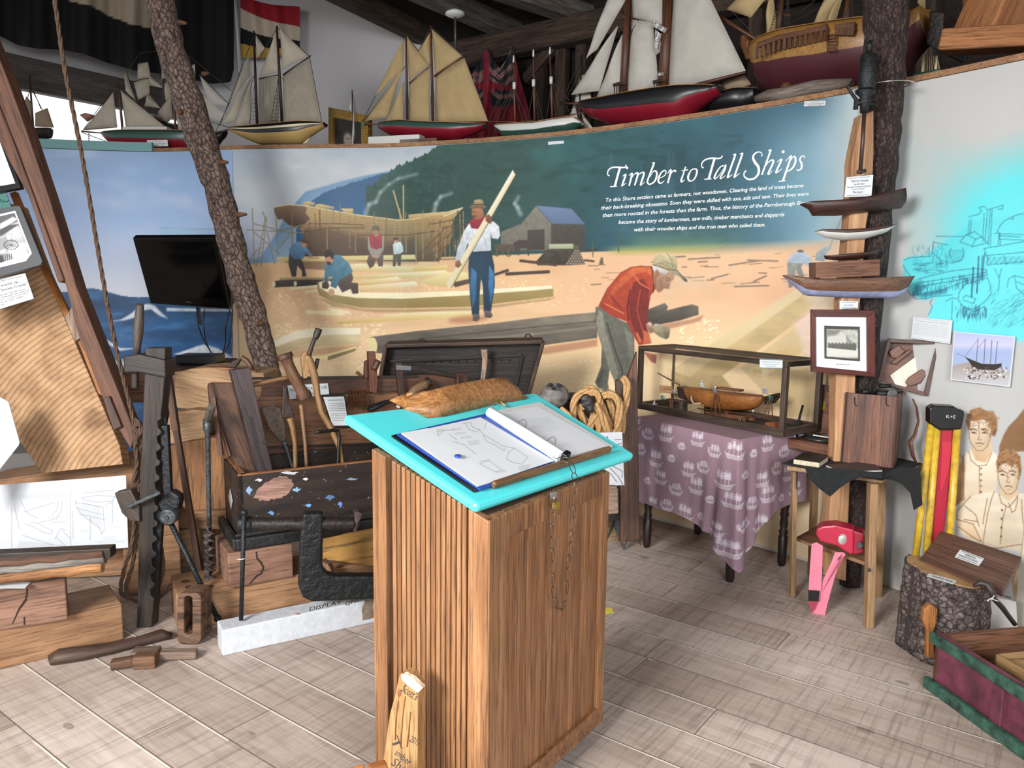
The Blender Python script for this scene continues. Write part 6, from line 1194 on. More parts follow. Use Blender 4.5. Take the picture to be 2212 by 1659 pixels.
for k,(x,y,w,h,c2) in enumerate(((538,1060,7,9,'7d9fc0'),(640,1058,9,5,'86a6c4'),(585,1108,8,5,'5f8dc0'),(735,1090,6,7,'5f8fd0'),(712,1075,12,5,'56779a'),(760,1035,14,3,'7f95ac'),(625,1022,20,4,'b9bcc0'),(665,1092,7,4,'6f9bd0'),(558,1037,8,3,'c5c5c8'),(660,1035,5,3,'d8d2d4'))):
    mb=M();slabpx(mb,b6.pl,jag([(x-w,y),(x,y-h),(x+w,y-h*.3),(x+w*.3,y+h)],1.6,k+9),.0015,-.001);obj('paint_flake',mb,plain('flake '+c2,c2,.6),t)
mb=M();q=b6.p(0,.5,.55)-b6.e*.004;
for s_ in (1,):mb.slab([q+Vector((0,0,.05)),q+b6.n*.05,q-Vector((0,0,.05)),q-b6.n*.05],-b6.e*.003)
obj('diamond_plate',mb,plain('grey diamond','9c9a98',.6),t)
# upright inner lid of pale boards behind
lo=Pl(b6.p(0,1,1)+b6.n*.03,math.degrees(math.atan2(b6.e.y,b6.e.x)),4)
for nm,p_,m,of in (('top_rail',[(566,856),(566,822),(1010,806),(1010,841)],rust,-.02),('upper_board',[(500,968),(566,850),(1010,836),(1010,948)],wood('lid board','9c6e4c','6f4b33',.6,1.4,12),0),('lower_board',[(495,1022),(495,972),(1010,951),(1010,1008)],wood('dark lid board','7d5140','533428',.6,1.4,12),.004)):mb=M();slabpx(mb,lo,p_,.02,of,grain=((600,850),(1000,835)));obj(nm,mb,m,t,.002)
mb=M();mb.bar(lo(500,818,-.03),lo(900,813,-.03),.015,.012);mb.bar(lo(495,970,-.012),lo(1010,950,-.012),.004,.012);obj('dark_trim',mb,darkw,t)
# tools standing in the chest
tp=Pl(b6.p(0,.62,1),math.degrees(math.atan2(b6.e.y,b6.e.x)),6);tq=Pl(b6.p(0,.35,1),math.degrees(math.atan2(b6.e.y,b6.e.x)),4)
Z5=(340,680,3.95)
def zt_(l):return TT(l,*Z5)
t=thing('mould_board','brown plank with rounded dark top leaning in the black chest','plank',tq(540,1015));mb=M();slabpx(mb,tq,zt_([(436,610),(446,588),(470,580),(640,580),(845,1330),(845,1420),(760,1420),(620,1210),(450,760)]),.04,.05,grain=((460,830),(540,1010)));obj('face',mb,wood('mottled brown plank','6e4b33','3c2a20',.5,2,12),t,.004);mb=M();slabpx(mb,tq,zt_([(436,610),(446,588),(470,580),(500,700),(640,1200),(620,1210),(450,760)]),.02,.03,grain=((460,830),(540,1010)));obj('side_batten',mb,rust,t,.003)
t=thing('long_plane','dark purple brown long wooden plane stock leaning in the black chest','plane',tq(565,1015));mb=M();slabpx(mb,tq,zt_([(625,472),(790,450),(985,1325),(985,1420),(860,1420),(850,1335)]),.07,-.04,grain=((500,800),(570,1000)));obj('stock',mb,wood('purplish plane wood','4e3f40','352a2b',.5,1.5,18),t,.004)
mb=M();slabpx(mb,tq,zt_([(780,880),(800,865),(815,880),(880,1180),(920,1320),(895,1325),(840,1150)]),.002,-.042,);obj('groove',mb,plain('groove dark','241b1c',.6),t);mb=M();c_=tq(*zt_([(913,1090)])[0],-.043);mb.lathe(c_,tq.n,[(0,.011),(.002,.011)],16);obj('hole',mb,_mc['groove dark'],t)
mb=M();A,B=tq(*zt_([(480,700)])[0],.0),tq(*zt_([(545,1200)])[0],.0);mb.bar(A,B,.02,.018,up=(0,1,0));A,B=tq(*zt_([(500,830)])[0],.02),tq(*zt_([(620,1200)])[0],.02);mb.bar(A,B,.012,.012,up=(0,1,0));solo('thin_sticks',mb,rust,'pair of thin reddish sticks beside the brown plank in the chest','sticks')
def ptool(name,lab,cat,parts,pl=tp):
    t=thing(name,lab,cat,pl(*zt_([parts[0][2][0]])[0]))
    for kind,nm,pts,m,a in parts:
        mb=M()
        if kind=='s':slabpx(mb,pl,zt_(pts),a[0],a[1])
        else:
            q=px3(pl,zt_(pts),a[1]);rs=a[0] if isinstance(a[0],list) else [a[0]]*len(q);Q=[];R_=[]
            for i in range(len(q)-1):
                for k in range(4):u=k/4;Q.append(q[i].lerp(q[i+1],u));R_.append(rs[i]*(1-u)+rs[i+1]*u)
            Q.append(q[-1]);R_.append(rs[-1]);mb.tube(Q,R_,12,flat=a[2] if len(a)>2 else 1)
        obj(nm,mb,m,t,.003 if kind=='s' else 0)
    return t
ptool('iron_spade','broad grey iron slick blade standing behind the long plane','tool',[('s','blade',[(895,800),(930,778),(1000,770),(1055,800),(1095,960),(1100,1060),(1060,1090),(960,980),(905,850)],plain('dull brown iron','57493f',.5,.4,.2,.3,40),(.006,-.02)),('t','shank',[(1080,1070),(1130,1230),(1160,1320)],iron2,([.012,.009,.009],-.02))])
ptool('iron_chisel_blade','dark flat flaring iron blade above the two pale handles','tool',[('s','blade',[(1068,600),(1100,600),(1112,720),(1170,868),(1080,880),(1060,850),(1075,720)],plain('dark flat iron','3b312e',.5,.4,.2,.2,40),(.008,-.05))])
ptool('axe_handle','thick pale axe handle standing in the middle of the chest','handle',[('t','handle',[(1130,880),(1155,960),(1175,1100),(1180,1320)],paleh,([.023,.02,.016,.016],-.06,.7))])
ptool('thin_stick','thin brown handle just right of the thick pale axe handle','handle',[('t','handle',[(1225,765),(1240,900),(1262,1100),(1275,1310)],hnd,([.011,.01,.01,.01],-.05))])  # a thin tool handle on its own
ptool('caulking_mallet','long headed brown caulking mallet with iron ringed ends','mallet',[('t','head',[(1085,345),(1115,420),(1160,520),(1215,620),(1260,700)],wood('mallet brown','7d5537','4a3020',.5,3,30),([.033,.027,.029,.027,.033],-.12)),('t','ring',[(1083,335),(1098,372)],rust,(.037,-.12)),('t','ring',[(1240,668),(1262,715)],rust,(.037,-.12)),('t','handle',[(800,602),(960,568),(1130,535)],hnd,(.012,-.1))])
ptool('adze','long curved pale handled adze leaning over the rim of the chest','adze',[('t','handle',[(1275,350),(1310,420),(1345,540),(1365,680),(1400,830),(1480,960),(1550,1120),(1585,1330)],paleh,([.026,.026,.025,.02,.019,.021,.019,.018],-.13,.75)),('s','head',[(1228,352),(1260,312),(1320,350),(1280,540),(1250,545)],paleh,(.03,-.14)),('t','peg',[(1290,350),(1330,230),(1345,200)],darkw,([.012,.01,.01],-.14)),('t','knob',[(1345,205),(1360,170),(1378,120)],darkw,([.012,.017,.017],-.14)),('t','side_peg',[(1345,460),(1370,375)],darkw,([.012,.009],-.12))])
ptool('bent_iron','black iron rod bent to a right angle rising from the chest','iron rod',[('t','rod',[(1345,1003),(1500,985),(1545,990),(1552,1040),(1545,1160),(1535,1330)],blk2,(.0085,-.15))])
ptool('marking_gauge','reddish wooden plough gauge with a round peg at the lid edge','gauge',[('s','stem',[(1802,312),(1862,312),(1880,560),(1872,672),(1815,660)],wood('reddish gauge','7d4a35','4e2d21',.5,3,30),(.035,-.06)),('s','fence',[(1775,400),(1795,385),(1800,545),(1770,545)],_mc['reddish gauge'],(.03,-.05)),('t','peg',[(1845,470),(1885,390)],wood('peg brown','5f3a2a','3a231a',.5,3,30),(.017,-.08)),('t','screw',[(1700,490),(1750,525)],hnd,([.01,.006],-.04))],lo)
Z7=(760,700,3.95);Z5b=Z5
def on7(f,*a,**k):
    global Z5;s=Z5;Z5=Z7;r=f(*a,**k);Z5=s;return r
on7(ptool,'frame_saw','dark wooden square frame with a metal corner plate before the black trunk lid','frame',[('s','upright',[(378,330),(425,330),(470,680),(425,740),(408,600)],rust,(.03,-.05)),('s','arm',[(378,345),(510,350),(905,435),(900,465),(510,395),(400,392)],darkw,(.03,-.05)),('s','corner_plate',[(380,348),(508,358),(506,396),(382,390)],plain('grey steel plate','7f8285',.4,.7),(.002,-.054)),('s','end_piece',[(895,430),(915,430),(918,520),(898,520)],rust,(.02,-.05))],lo)
on7(ptool,'round_handle','short thick round wooden tool handle resting against the lid above the lectern','handle',[('t','handle',[(475,610),(540,560),(640,505)],hnd,([.014,.026,.028],-.06)),('t','ferrule',[(635,508),(665,492)],darkw,(.03,-.06))],lo)  # a round tool handle with a dark ferrule
on7(ptool,'black_tool','small black iron tool lying beside the brown fibre tuft','tool',[('t','body',[(150,735),(200,705),(280,670),(400,640)],iron,([.02,.024,.018,.008],-.05,.7))],lo)
tt=solo('white_tag',slabpx(M(),lo,TT([(384,712),(410,718),(406,668),(382,668)],*Z7),.003,-.08),tagm,'small white tag beside the square frame at the lectern edge','tag')
mb=M();q=random.Random(2)
for k in range(90):
    x,y=q.uniform(1640,1800),q.uniform(640,700);pts=[]
    for j in range(6):pts.append(lo(*zt_([(x,y)])[0],-.02-q.uniform(0,.03)));x+=q.uniform(-12,16);y+=q.uniform(10,34)
    mb.tube(pts,.0016,4)
for k in range(20):a=q.uniform(0,1);mb.tube([lo(*zt_([(1600+60*j+q.uniform(-8,8),655-20*math.sin(j*.7)+q.uniform(-9,9))])[0],-.03) for j in range(5)],.0015,4)
o=solo('oakum_tuft',mb,plain('brown oakum fibre','5e3a22',.95),'tangled tuft of brown oakum fibre hung on the lid','fibre');
tag_card('white sign behind the caulking mallet asking not to use the tools',lo,zt_([(1130,722),(1466,676),(1455,585),(1110,602)]),[('PLEASE DO NOT USE',.05,.97,.55,6),('TOOLS',.4,.7,.12,5)],lift=.03)
sq=zt_([(1490,962),(1642,958),(1600,680),(1405,682)]);t=thing('framed_notice','black framed notice of small print about the old shipyard','notice',lo(*sq[0]));mb=M();slabpx(mb,lo,sq,.012,-.05);obj('frame',mb,blk2,t,.002)
tag_card('',lo,zt_([(1496,946),(1630,944),(1592,697),(1415,702)]),[('THE OLD SHIPYARD',.15,.9,.86,3)]+[('when the ships were built along this shore',.08,.94,.76-k*.062,2.1) for k in range(5)]+[('the men carried timber from the woods to',.1,.94,.4-k*.06,2.1) for k in range(5)],lift=.052,parent=t)
# black trunk lid behind the lectern with an axe handle
kp=Pl(P(1000,880,4.75),-3,-8);t=thing('sea_chest','large battered black sea chest with its lid propped open against the mural','chest',P(1000,1200,4.9));lidw=wood('black leathered wood','2e2420','120e0c',.5,1.5,16,bump=.7,pores=.5);rimw=wood('worn rim','59402e','1d1512',.6,3,20,bump=.7)
mb=M();slabpx(mb,kp,TT([(245,460),(300,175),(1630,140),(1640,170),(1500,640),(1420,660),(900,640)],*Z7),.02,.0,grain=((830,760),(1170,760)));obj('lid',mb,lidw,t,.003)
mb=M()
for a,b in (((300,175),(1630,140)),((300,175),(255,450)),((1630,150),(1500,630))):mb.bar(kp(*TT([a],*Z7)[0],-.04),kp(*TT([b],*Z7)[0],-.04),.025,.09,up=kp.n)
obj('rim',mb,rimw,t,.006)
mb=M()
for a,b in (((310,320),(1450,265)),((1455,270),(1400,520))):mb.bar(kp(*TT([a],*Z7)[0],-.012),kp(*TT([b],*Z7)[0],-.012),.02,.012,up=kp.n)
for k in range(11):mb.ball(kp(*TT([(615+k*73,328-k*2)],*Z7)[0],-.006),.006,n=8)
obj('studded_batten',mb,lidw,t,.002)
for x,y in ((598,150),(1505,112)):mb=M();c_=kp(*TT([(x,y)],*Z7)[0],-.05);mb.tube([c_+kp.e*.018*math.cos(a)+kp.u*.018*math.sin(a) for a in [PI*k/8 for k in range(9)]],.004,6);obj('ring',mb,iron,t)
mb=M();q_=[P(905,870,4.72),P(1150,862,4.68),P(1160,862,5.1),P(915,870,5.12)];mb.slab([Vector((v.x,v.y,0)) for v in q_],(0,0,.8));obj('body',mb,lidw,t,.006)
on7(ptool,'hatchet_handle','pale bone coloured hatchet handle sticking up before the black trunk lid','handle',[('t','handle',[(1120,560),(1115,480),(1128,390),(1135,300),(1128,215)],wood('bone handle','b79a86','8f7466',.5,2,30),([.014,.0155,.016,.018,.022],-.1,.6)),('t','grey_wrap',[(1117,470),(1128,385)],plain('grey wrap','77706c',.8),(.017,-.1,.6))],kp)
# giant iron clamp
cp_=Pl(P(700,1290,b6.a.y-.14),math.degrees(math.atan2(b6.e.y,b6.e.x))*.6);Z6=(380,1000,3.95);t=thing('iron_clamp','giant black iron screw clamp lying before the black chest','clamp',cp_(700,1300))
mb=M();A,B=cp_(*TT([(640,518)],*Z6)[0]),cp_(*TT([(1520,515)],*Z6)[0]);L_=(B-A).length;n_=74;mb.lathe(A,B-A,[(L_*k/n_,.026+.0045*(k%2)) for k in range(n_+1)],16);obj('screw',mb,plain('threaded iron','3a3433',.45,.6,.3,.2,60),t)
mb=M();A,B=cp_(*TT([(522,520)],*Z6)[0]),cp_(*TT([(655,518)],*Z6)[0]);mb.lathe(A,B-A,[(0,.028),(.006,.033),((B-A).length-.006,.033),((B-A).length,.028)],12);obj('screw_head',mb,iron,t,.003)
mb=M();slabpx(mb,cp_,TT([(1085,435),(1262,432),(1258,620),(1246,860),(1262,915),(1300,952),(1360,967),(1900,965),(1980,900),(2000,430),(2180,430),(2160,1080),(2050,1150),(1160,1190),(1085,1155),(1045,1050),(1060,640)],*Z6),.06,-.03);obj('frame',mb,plain('cast black iron','17191a',.45,.3,.3,.9,35),t,.012)
mb=M();A,B=cp_(*TT([(582,425)],*Z6)[0],-.03),cp_(*TT([(556,1340)],*Z6)[0],-.03);mb.tube([A,A.lerp(B,.5),B],.0095,10);mb.ball(A,.016,n=10);obj('turning_bar',mb,iron,t);mb=M();mb.tube([A.lerp(B,.42)+Vector((-.02,-.01,-.002)),A.lerp(B,.42)+Vector((0,-.012,0)),A.lerp(B,.42)+Vector((.012,-.01,.002))],.002,5);obj('white_tie',mb,whp,t)
mb=M();slabpx(mb,cp_,TT([(1530,420),(1560,415),(1600,440),(1560,520),(1545,590),(1515,590)],*Z6),.05,-.02);obj('shoe',mb,plain('worn clamp shoe','4e4040',.5,.4,.3,.6,40),t,.006)
mb=M();slabpx(mb,Pl(P(750,1200,b6.a.y+.2)),TT([(1252,820),(1252,645),(1700,560),(1700,880)],*Z6),.02);solo('orange_board',mb,wood('bright orange board','c99a4e','9d7030',.6,1,6),'bright orange board seen through the giant clamp under the chest','board')
mb=M();slabpx(mb,Pl(P(720,1230,b6.a.y+.1)),TT([(1250,940),(1252,840),(1300,870),(1325,910),(1330,965)],*Z6),.05);solo('wood_offcut',mb,firo,'small pale wood offcut inside the corner of the giant clamp','offcut',None,.003)
# white painted beam with its lettering
b7=BX((481,1418),(1010,1300),1362,.11);t=thing('white_beam','white painted beam on the floor hand lettered DISPLAY ONLY','beam',b7.a);obj('beam',b7.mesh(),plain('chalky white paint','bcc0c6',.6,0,.05,.25,30),t,.006)
topb=lambda x,y,off=0.0:G(x,y,b7.z1+.0006-off)
mb=M();text(mb,'DISPLAY',topb,(668,1320),(737,1304),9,.0,lift=0,hsl=.45);obj('hand_lettering',mb,inkm,t);mb=M();text(mb,'ONLY!',topb,(745,1309),(789,1294),9,.0,lift=0,hsl=.45);obj('hand_lettering',mb,inkm,t)
mb=M();slabpx(mb,b7.pl,jag([(784,1341),(782,1310),(790,1297),(806,1294),(806,1335)],1.2,4),.002,-.0015);obj('brown_stain',mb,plain('brown stain','77695a',.8,0,.2),t)
mb=M();c_=G(643,1326,b7.z1+.0005);mb.lathe(c_,(0,0,1),[(0,.011),(.0008,.011)],12);obj('wood_plug',mb,plain('plug','b08a72',.8),t)
# leaning tree trunk
tc=[(322,-90,30),(346,0,27),(367,100,28),(401,200,29),(434,300,31),(469,400,28),(494,500,27),(520,602,28),(550,690,28),(584,819,25),(620,960,25),(660,1120,25)]
q=[];rs=[];
for i in range(len(tc)-1):
    for k in range(7):
        u=k/7;x,y,r=[tc[i][j]*(1-u)+tc[i+1][j]*u for j in range(3)];Yd=5.5-(y+90)/1210*.6;q.append(P(x,y,Yd));rs.append(r/FPX*Yd*(1+.05*math.sin(i*2.1+k)))
q.append(Vector((q[-1].x+.04,q[-1].y,.0)));rs.append(rs[-1]);mb=M();mb.tube(q,rs,22)
q_=random.Random(6);v2=[]
for v in mb.v:v2.append((v[0]+q_.uniform(-.005,.005),v[1]+q_.uniform(-.005,.005),v[2]))
mb.v=v2;t=thing('leaning_trunk','tall rough barked tree trunk leaning left in front of the model ships','tree trunk',q[-1]);obj('bark',mb,bark('grey brown bark','4b3d36','7d6a60','9d8b80',42),t)
for x,y,dx,dy in ((393,48,9,2),(483,350,9,1),(520,464,12,-1),(443,160,6,-2),(563,700,5,-3),(388,240,-6,4)):Yd=5.4-(y+90)/1210*.6;mb=M();mb.tube([P(x-dx*.7,y,Yd),P(x+dx,y+dy,Yd-.02)],[.018,.009],8);obj('knot',mb,wood('knot wood','8a5a3c','4a3023',.8,3,20),t)
# wooden hand plane on the shaped timber
hp=Pl(P(500,812,4.15));t=thing('hand_plane','wooden hand plane with iron and curved handle on the pale timber','plane',hp(500,815));mb=M();slabpx(mb,hp,zt_([(402,498),(402,448),(560,450),(838,478),(838,545),(640,530)]),.06,grain=((441,800),(550,812)));obj('stock',mb,wood('plane body','a9744c','77502f',.5,2,26),t,.003)
mb=M();slabpx(mb,hp,zt_([(592,450),(640,395),(705,372),(712,380),(660,450)]),.03,.015);obj('iron',mb,rust,t,.002);mb=M();mb.tube(px3(hp,zt_([(735,350),(722,365),(760,390),(790,430),(800,470)]),.03),[.006,.014,.015,.015,.017],10);obj('handle',mb,hnd,t)
# television with bracket, cables, box and table
Yt,Yb=5.45,5.72;c4=[P(325,656,Yb),P(496,668,Yb),P(465,513,Yt),P(286,514,Yt)];nv_=(c4[1]-c4[0]).cross(c4[3]-c4[0]).normalized();nv_=nv_ if nv_.y>0 else-nv_
t=thing('television','black flat television mounted on the sea mural beside the leaning trunk','television',c4[0]);mb=M();mb.slab(c4,nv_*.05);obj('housing',mb,plain('glossy black','060708',.3),t,.008)
ins=lambda u,v:(c4[0].lerp(c4[1],u)).lerp(c4[3].lerp(c4[2],u),v)-nv_*.002;mb=M();mb.slab([ins(.05,.14),ins(.95,.14),ins(.95,.94),ins(.05,.94)],nv_*.003);obj('screen',mb,plain('dark screen glass','030304',.12),t)
mb=M();textf(mb,'RCA',ins(.47,.06)-nv_*.002,c4[1]-c4[0],c4[3]-c4[0],.035,.011);obj('maker_badge',mb,plain('silver badge','b8bcc0',.4,.5),t)
mb=M();mb.slab([c4[0]+nv_*.05+(c4[1]-c4[0])*.15,c4[1]+nv_*.05+(c4[0]-c4[1])*.02,c4[2]+nv_*.05+(c4[1]-c4[2])*.1,c4[3]+nv_*.05+(c4[2]-c4[3])*.2+(c4[0]-c4[3])*.1],nv_*.06);mb.slab([c4[1]+nv_*.02,c4[1]+nv_*.09+Vector((.04,0,.05)),c4[2]+nv_*.09+Vector((.06,0,-.1)),c4[2]+nv_*.02],(.004,0,0));obj('back_case',mb,blk2,t,.01)
mb=M();mb.bar(P(428,665,5.8),P(434,700,6.0),.03,.012,up=(0,1,0));mb.box((P(480,600,5.95)),(.12,.42,.12));obj('bracket',mb,plain('steel bracket','6e7377',.4,.7),t)
mb=M()
for c_ in ([(425,666,5.8),(428,700,5.8),(440,735,5.75),(458,765,5.6),(465,790,5.45)],[(441,668,5.8),(441,710,5.8),(446,740,5.7),(462,775,5.5),(464,792,5.4)],[(497,668,5.8),(488,705,5.8),(487,740,5.7),(480,764,5.6),(460,776,5.5),(440,782,5.35)],[(502,668,5.8),(499,720,5.8),(490,755,5.7),(470,772,5.5),(447,785,5.35)],[(445,787,5.3),(470,782,5.35),(485,792,5.3),(478,800,5.25)]):
    rope_pts=[P(*a) for a in c_];Q=[]
    for i in range(len(rope_pts)-1):
        p0,p1,p2,p3=rope_pts[max(i-1,0)],rope_pts[i],rope_pts[i+1],rope_pts[min(i+2,len(rope_pts)-1)]
        for k in range(6):u=k/6;Q.append(.5*((2*p1)+(-p0+p2)*u+(2*p0-5*p1+4*p2-p3)*u*u+(-p0+3*p1-3*p2+p3)*u**3))
    mb.tube(Q+[rope_pts[-1]],.0045,6)
obj('cable',mb,blk2,t)
tz=P(420,787,5.3).z;t=thing('side_table','small dark brown table holding the black box under the television','table',G(420,1000));mb=M();q=[P(300,0,5.75),P(486,0,5.75),P(462,0,5.1),P(290,0,5.1)]
for v in q:v.z=tz-.03
mb.slab(q,(0,0,.03));obj('tabletop',mb,rust,t,.006)
for x,Y in ((362,5.15),(455,5.15),(305,5.15),(470,5.7)):
    a=P(x,0,Y);a.z=tz-.03;f=Vector((a.x+.04,a.y,0));mb=M();mb.tube([a,a.lerp(f,.15)+Vector((.03,0,0)),a.lerp(f,.5)+Vector((.02,0,0)),f],.013,10);obj('leg',mb,rust,t)
mb=M();a,b=P(357,0,5.35),P(446,0,5.35);a.z=b.z=tz+.035;mb.bar(a,b,.2,.06);solo('media_box',mb,plain('black box','101114',.4),'flat black media player box on the small table under the television','player',None,.008)
# ================================================================ lectern
lc,lr_,lb=Vector((-.057,2.001,0)),Vector((.331,2.553,0)),Vector((-.41,2.249,0));ld=lb+(lr_-lc);ZF,ZB=.961,1.098
oak=wood('golden oak','ac7e56','7f5635',.5,1.2,22,bump=.3,pores=.35);oakd=wood('oak groove wood','a67650','7a5030',.5,1.2,26,pores=.4);turq=plain('turquoise paint','4fd3d8',.28)
V=lambda p,z:Vector((p.x,p.y,z));ee=(lr_-lc).normalized();ff=(lb-lc).normalized()
t=thing('lectern','tall oak slatted lectern with a sloping bright turquoise top','lectern',(lc+ld)/2)
mb=M();ins_=.02;a,b,c_,d=lc+(ee+ff)*ins_,lr_+(ff-ee)*ins_,ld-(ee+ff)*ins_,lb+(ee-ff)*ins_;zt2=lambda p:ZF+(ZB-ZF)*(p-lc).dot(ff)/(lb-lc).length-.004
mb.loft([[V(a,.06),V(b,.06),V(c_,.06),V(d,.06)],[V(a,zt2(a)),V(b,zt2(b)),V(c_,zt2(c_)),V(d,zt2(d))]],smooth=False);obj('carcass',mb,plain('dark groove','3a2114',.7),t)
def lstrip(mb,o,dr,u0,u1,z0,out,th,z1=None):
    n_=Vector((dr.y,-dr.x,0));n_=n_ if n_.dot(out)>0 else-n_;p0,p1=o+dr*u0,o+dr*u1;q0,q1=p0-n_*th,p1-n_*th;zz=lambda p:z1 or zt2(p)
    mb._add([V(p0,z0),V(p1,z0),V(q1,z0),V(q0,z0),V(p0,zz(p0)),V(p1,zz(p1)),V(q1,zz(q1)),V(q0,zz(q0))],[(3,2,1,0),(4,5,6,7),(0,1,5,4),(1,2,6,5),(2,3,7,6),(3,0,4,7)],[(z0,u0,0),(z0,u1,0),(z0,u1,th),(z0,u0,th),(1,u0,0),(1,u1,0),(1,u1,th),(1,u0,th)])
LL,WW=(lb-lc).length,(lr_-lc).length
mb=M();n_s=15;u0,u1=.075,LL-.075;w_=(u1-u0)/n_s
for k in range(n_s):lstrip(mb,lc,ff,u0+k*w_+.002,u0+(k+1)*w_-.002,.08,-ee,.02 if k%2 else .018)
obj('side_slats',mb,oak,t,.003)
mb=M();n_s=19;u0,u1=.085,WW-.045;w_=(u1-u0)/n_s
for k in range(n_s):lstrip(mb,lc+ff*.008,ee,u0+k*w_+.0012,u0+(k+1)*w_-.0012,.08,-ff,.014)
obj('front_slats',mb,oakd,t,.002)
for o_,dr,out,a,b in ((lc,ff,-ee,0,.068),(lc,ff,-ee,LL-.055,LL),(lc+ee*.0001,ee,-ff,.0,.08),(lc,ee,-ff,WW-.045,WW)):mb=M();lstrip(mb,o_-out*-.003,dr,a,b,.065,out,.026);obj('stile',mb,oak,t,.003)
mb=M();lstrip(mb,lc,ee,.08,WW-.045,ZF-.075,-ff,.02);obj('top_rail',mb,oakd,t,.003);mb=M();lstrip(mb,lc-ff*.006,ee,.08,WW,.06,-ff,.028,.125);obj('bottom_rail',mb,oakd,t,.004)
mb=M();g=.05;a,b,c_,d=lc+(ee+ff)*g,lr_+(ff-ee)*g,ld-(ee+ff)*g,lb+(ee-ff)*g;mb.loft([[V(a,0),V(b,0),V(c_,0),V(d,0)],[V(a,.065),V(b,.065),V(c_,.065),V(d,.065)]],smooth=False);obj('plinth',mb,plain('dull blue paint','2a5a78',.6),t)
LP=Pl(V(lc,ZF));s_=(V(lb,ZB)-V(lc,ZF)).normalized();nn_=ee.cross(s_);nn_=nn_ if nn_.z<0 else-nn_;LP.e=ee;LP.n=nn_;LP.u=s_     # normal points down and away
cs=[LP(1026,1112),LP(1366,996),LP(1150,862),LP(739,914)];TH_=.03;mb=M();mb.slab(cs,-nn_*TH_);obj('sloping_top',mb,turq,t,.012)
LT=Pl(LP.o);LT.e,LT.n,LT.u=LP.e,LP.n,LP.u;LT.o=LP.o-nn_*(TH_+.0005)
mb=M();a,b=LT(1062,1056),LT(1316,977);mb.bar(a-nn_*.011,b-nn_*.011,.016,.024,up=-nn_);obj('book_ledge',mb,wood('brown ledge','9a6d47','74502f',.5,2,20),t,.006)
for x,y in ((1168,1037),(1222,1019)):mb=M();slabpx(mb,LP,[(x-9,y+2),(x-7,y-3),(x+8,y-7),(x+9,y-1)],.0012,-.0345+.0);
# open ring binder
wht=plain('page white','cfd2d6',.55);blue=plain('blue binder vinyl','24489c',.35);t=thing('ring_binder','open blue and black ring binder with drawings lying on the turquoise lectern top','binder',LT(1060,960))
def lslab(pts,off,th,m,nm,par,px_=True):mb=M();mb.slab([LT(x,y,-off) for x,y in pts],-nn_*th);return obj(nm,mb,m,par,.001)
lslab([(845,944),(1024,1065),(1208,1006),(1052,896),(870,938)],0,.006,blk2,'cover',t);lslab([(857,940),(1036,1060),(1208,1004),(1054,895)],.006,.004,blue,'lining',t);lslab([(1200,1006),(1322,968),(1164,873),(1054,895)],0,.01,whp,'cover',t)
p1=[(865,938),(1030,1053),(1085,1036),(917,928)];lslab([(866,937),(1031,1052),(1090,1034),(925,926)],.01,.003,wht,'page',t)
c_=Canvas(855,860,1330,1070,'cdd0d5',3);GI='828890';q_=random.Random(9)
for L in ([(950,850),(1010,840),(1030,880),(1090,900),(1120,940),(1200,990),(1290,1040),(1390,1060),(1500,1135),(1450,1195),(1370,1180),(1320,1150),(1340,1090),(1390,1060)],[(1120,950),(1150,1000),(1220,1030),(1300,1080)],[(970,850),(1000,900),(1060,920),(1090,900)],[(730,920),(790,905),(740,950),(730,920)],[(790,910),(880,900)],[(830,940),(900,990)],[(860,1000),(960,1030),(1060,1110)],[(1090,1190),(1170,1165),(1290,1250),(1220,1260),(1090,1190)],[(1100,1170),(1170,1160)],[(1130,890),(1150,840)],[(1000,1030),(1090,1015)],[(740,1050),(870,1130),(820,1160)],[(1310,1060),(1300,1080)]):c_.line(TT(L,*Z7),1,GI,.9)
for x,y in ((850,895),(880,930),(930,965),(990,1000),(720,900),(1430,1210),(1420,1225),(1440,1240),(1230,1255),(570,1040),(780,1120),(820,1150),(690,1060)):
    for k in range(2):c_.line(TT([(x,y+k*12),(x+90,y-8+k*12)],*Z7),1.2,'a7acb3',.9)
for k in range(11):c_.line(TT([(1500+k*9,815+k*11),(1680+k*10,795+k*10)],*Z7),1.1,'b2b6bb',.9)
for k in range(14):c_.line(TT([(1560+k*12,900+k*16),(1720+k*26,850+k*16)],*Z7),5,'d6d8dc',.3,soft=2)
c_.line(TT([(630,1000),(1060,1260)],*Z7),1,'cdd1d6')
for nm,qd,off in (('page',[(1074,1036),(1196,996),(1038,902),(917,928)],.0135),('page',[(1208,992),(1314,963),(1162,878),(1066,894)],.0125)):
    lslab(qd,off-.0025,.002,wht,nm,t);a,b,d2,e2=[np.array(LT(x,y,-off-.0004)) for x,y in qd];nu,nv=130,110;u=np.linspace(0,1,nu)[None,:,None];v=np.linspace(0,1,nv)[:,None,None];p=(a*(1-u)+b*u)*(1-v)+(e2*(1-u)+d2*u)*v;X,Y=pixa(p.reshape(-1,3));gridmesh('printed_face',p,c_.sample(X,Y),sheetm,t)
A,B=LT(1058,890,-.026),LT(1212,988,-.026);mb=M();mb.tube([A,A.lerp(B,.5),B],.019,18);obj('spine',mb,plain('blue white plastic','dfe9ee',.25),t)
for x,y in ((1066,888),(1124,925),(1187,963)):
    c0=LT(x,y,-.02);mb=M();mb.tube([c0+ee*(.034*math.cos(a))*-1-nn_*.032*math.sin(a) for a in [PI*k/10 for k in range(11)]],.0014,6);obj('ring',mb,plain('steel ring','b6babd',.2,.9),t)
mb=M();mb.ball(LT(989,985,-.018),.011,.017,.005,12);obj('blue_tab',mb,blue,t)
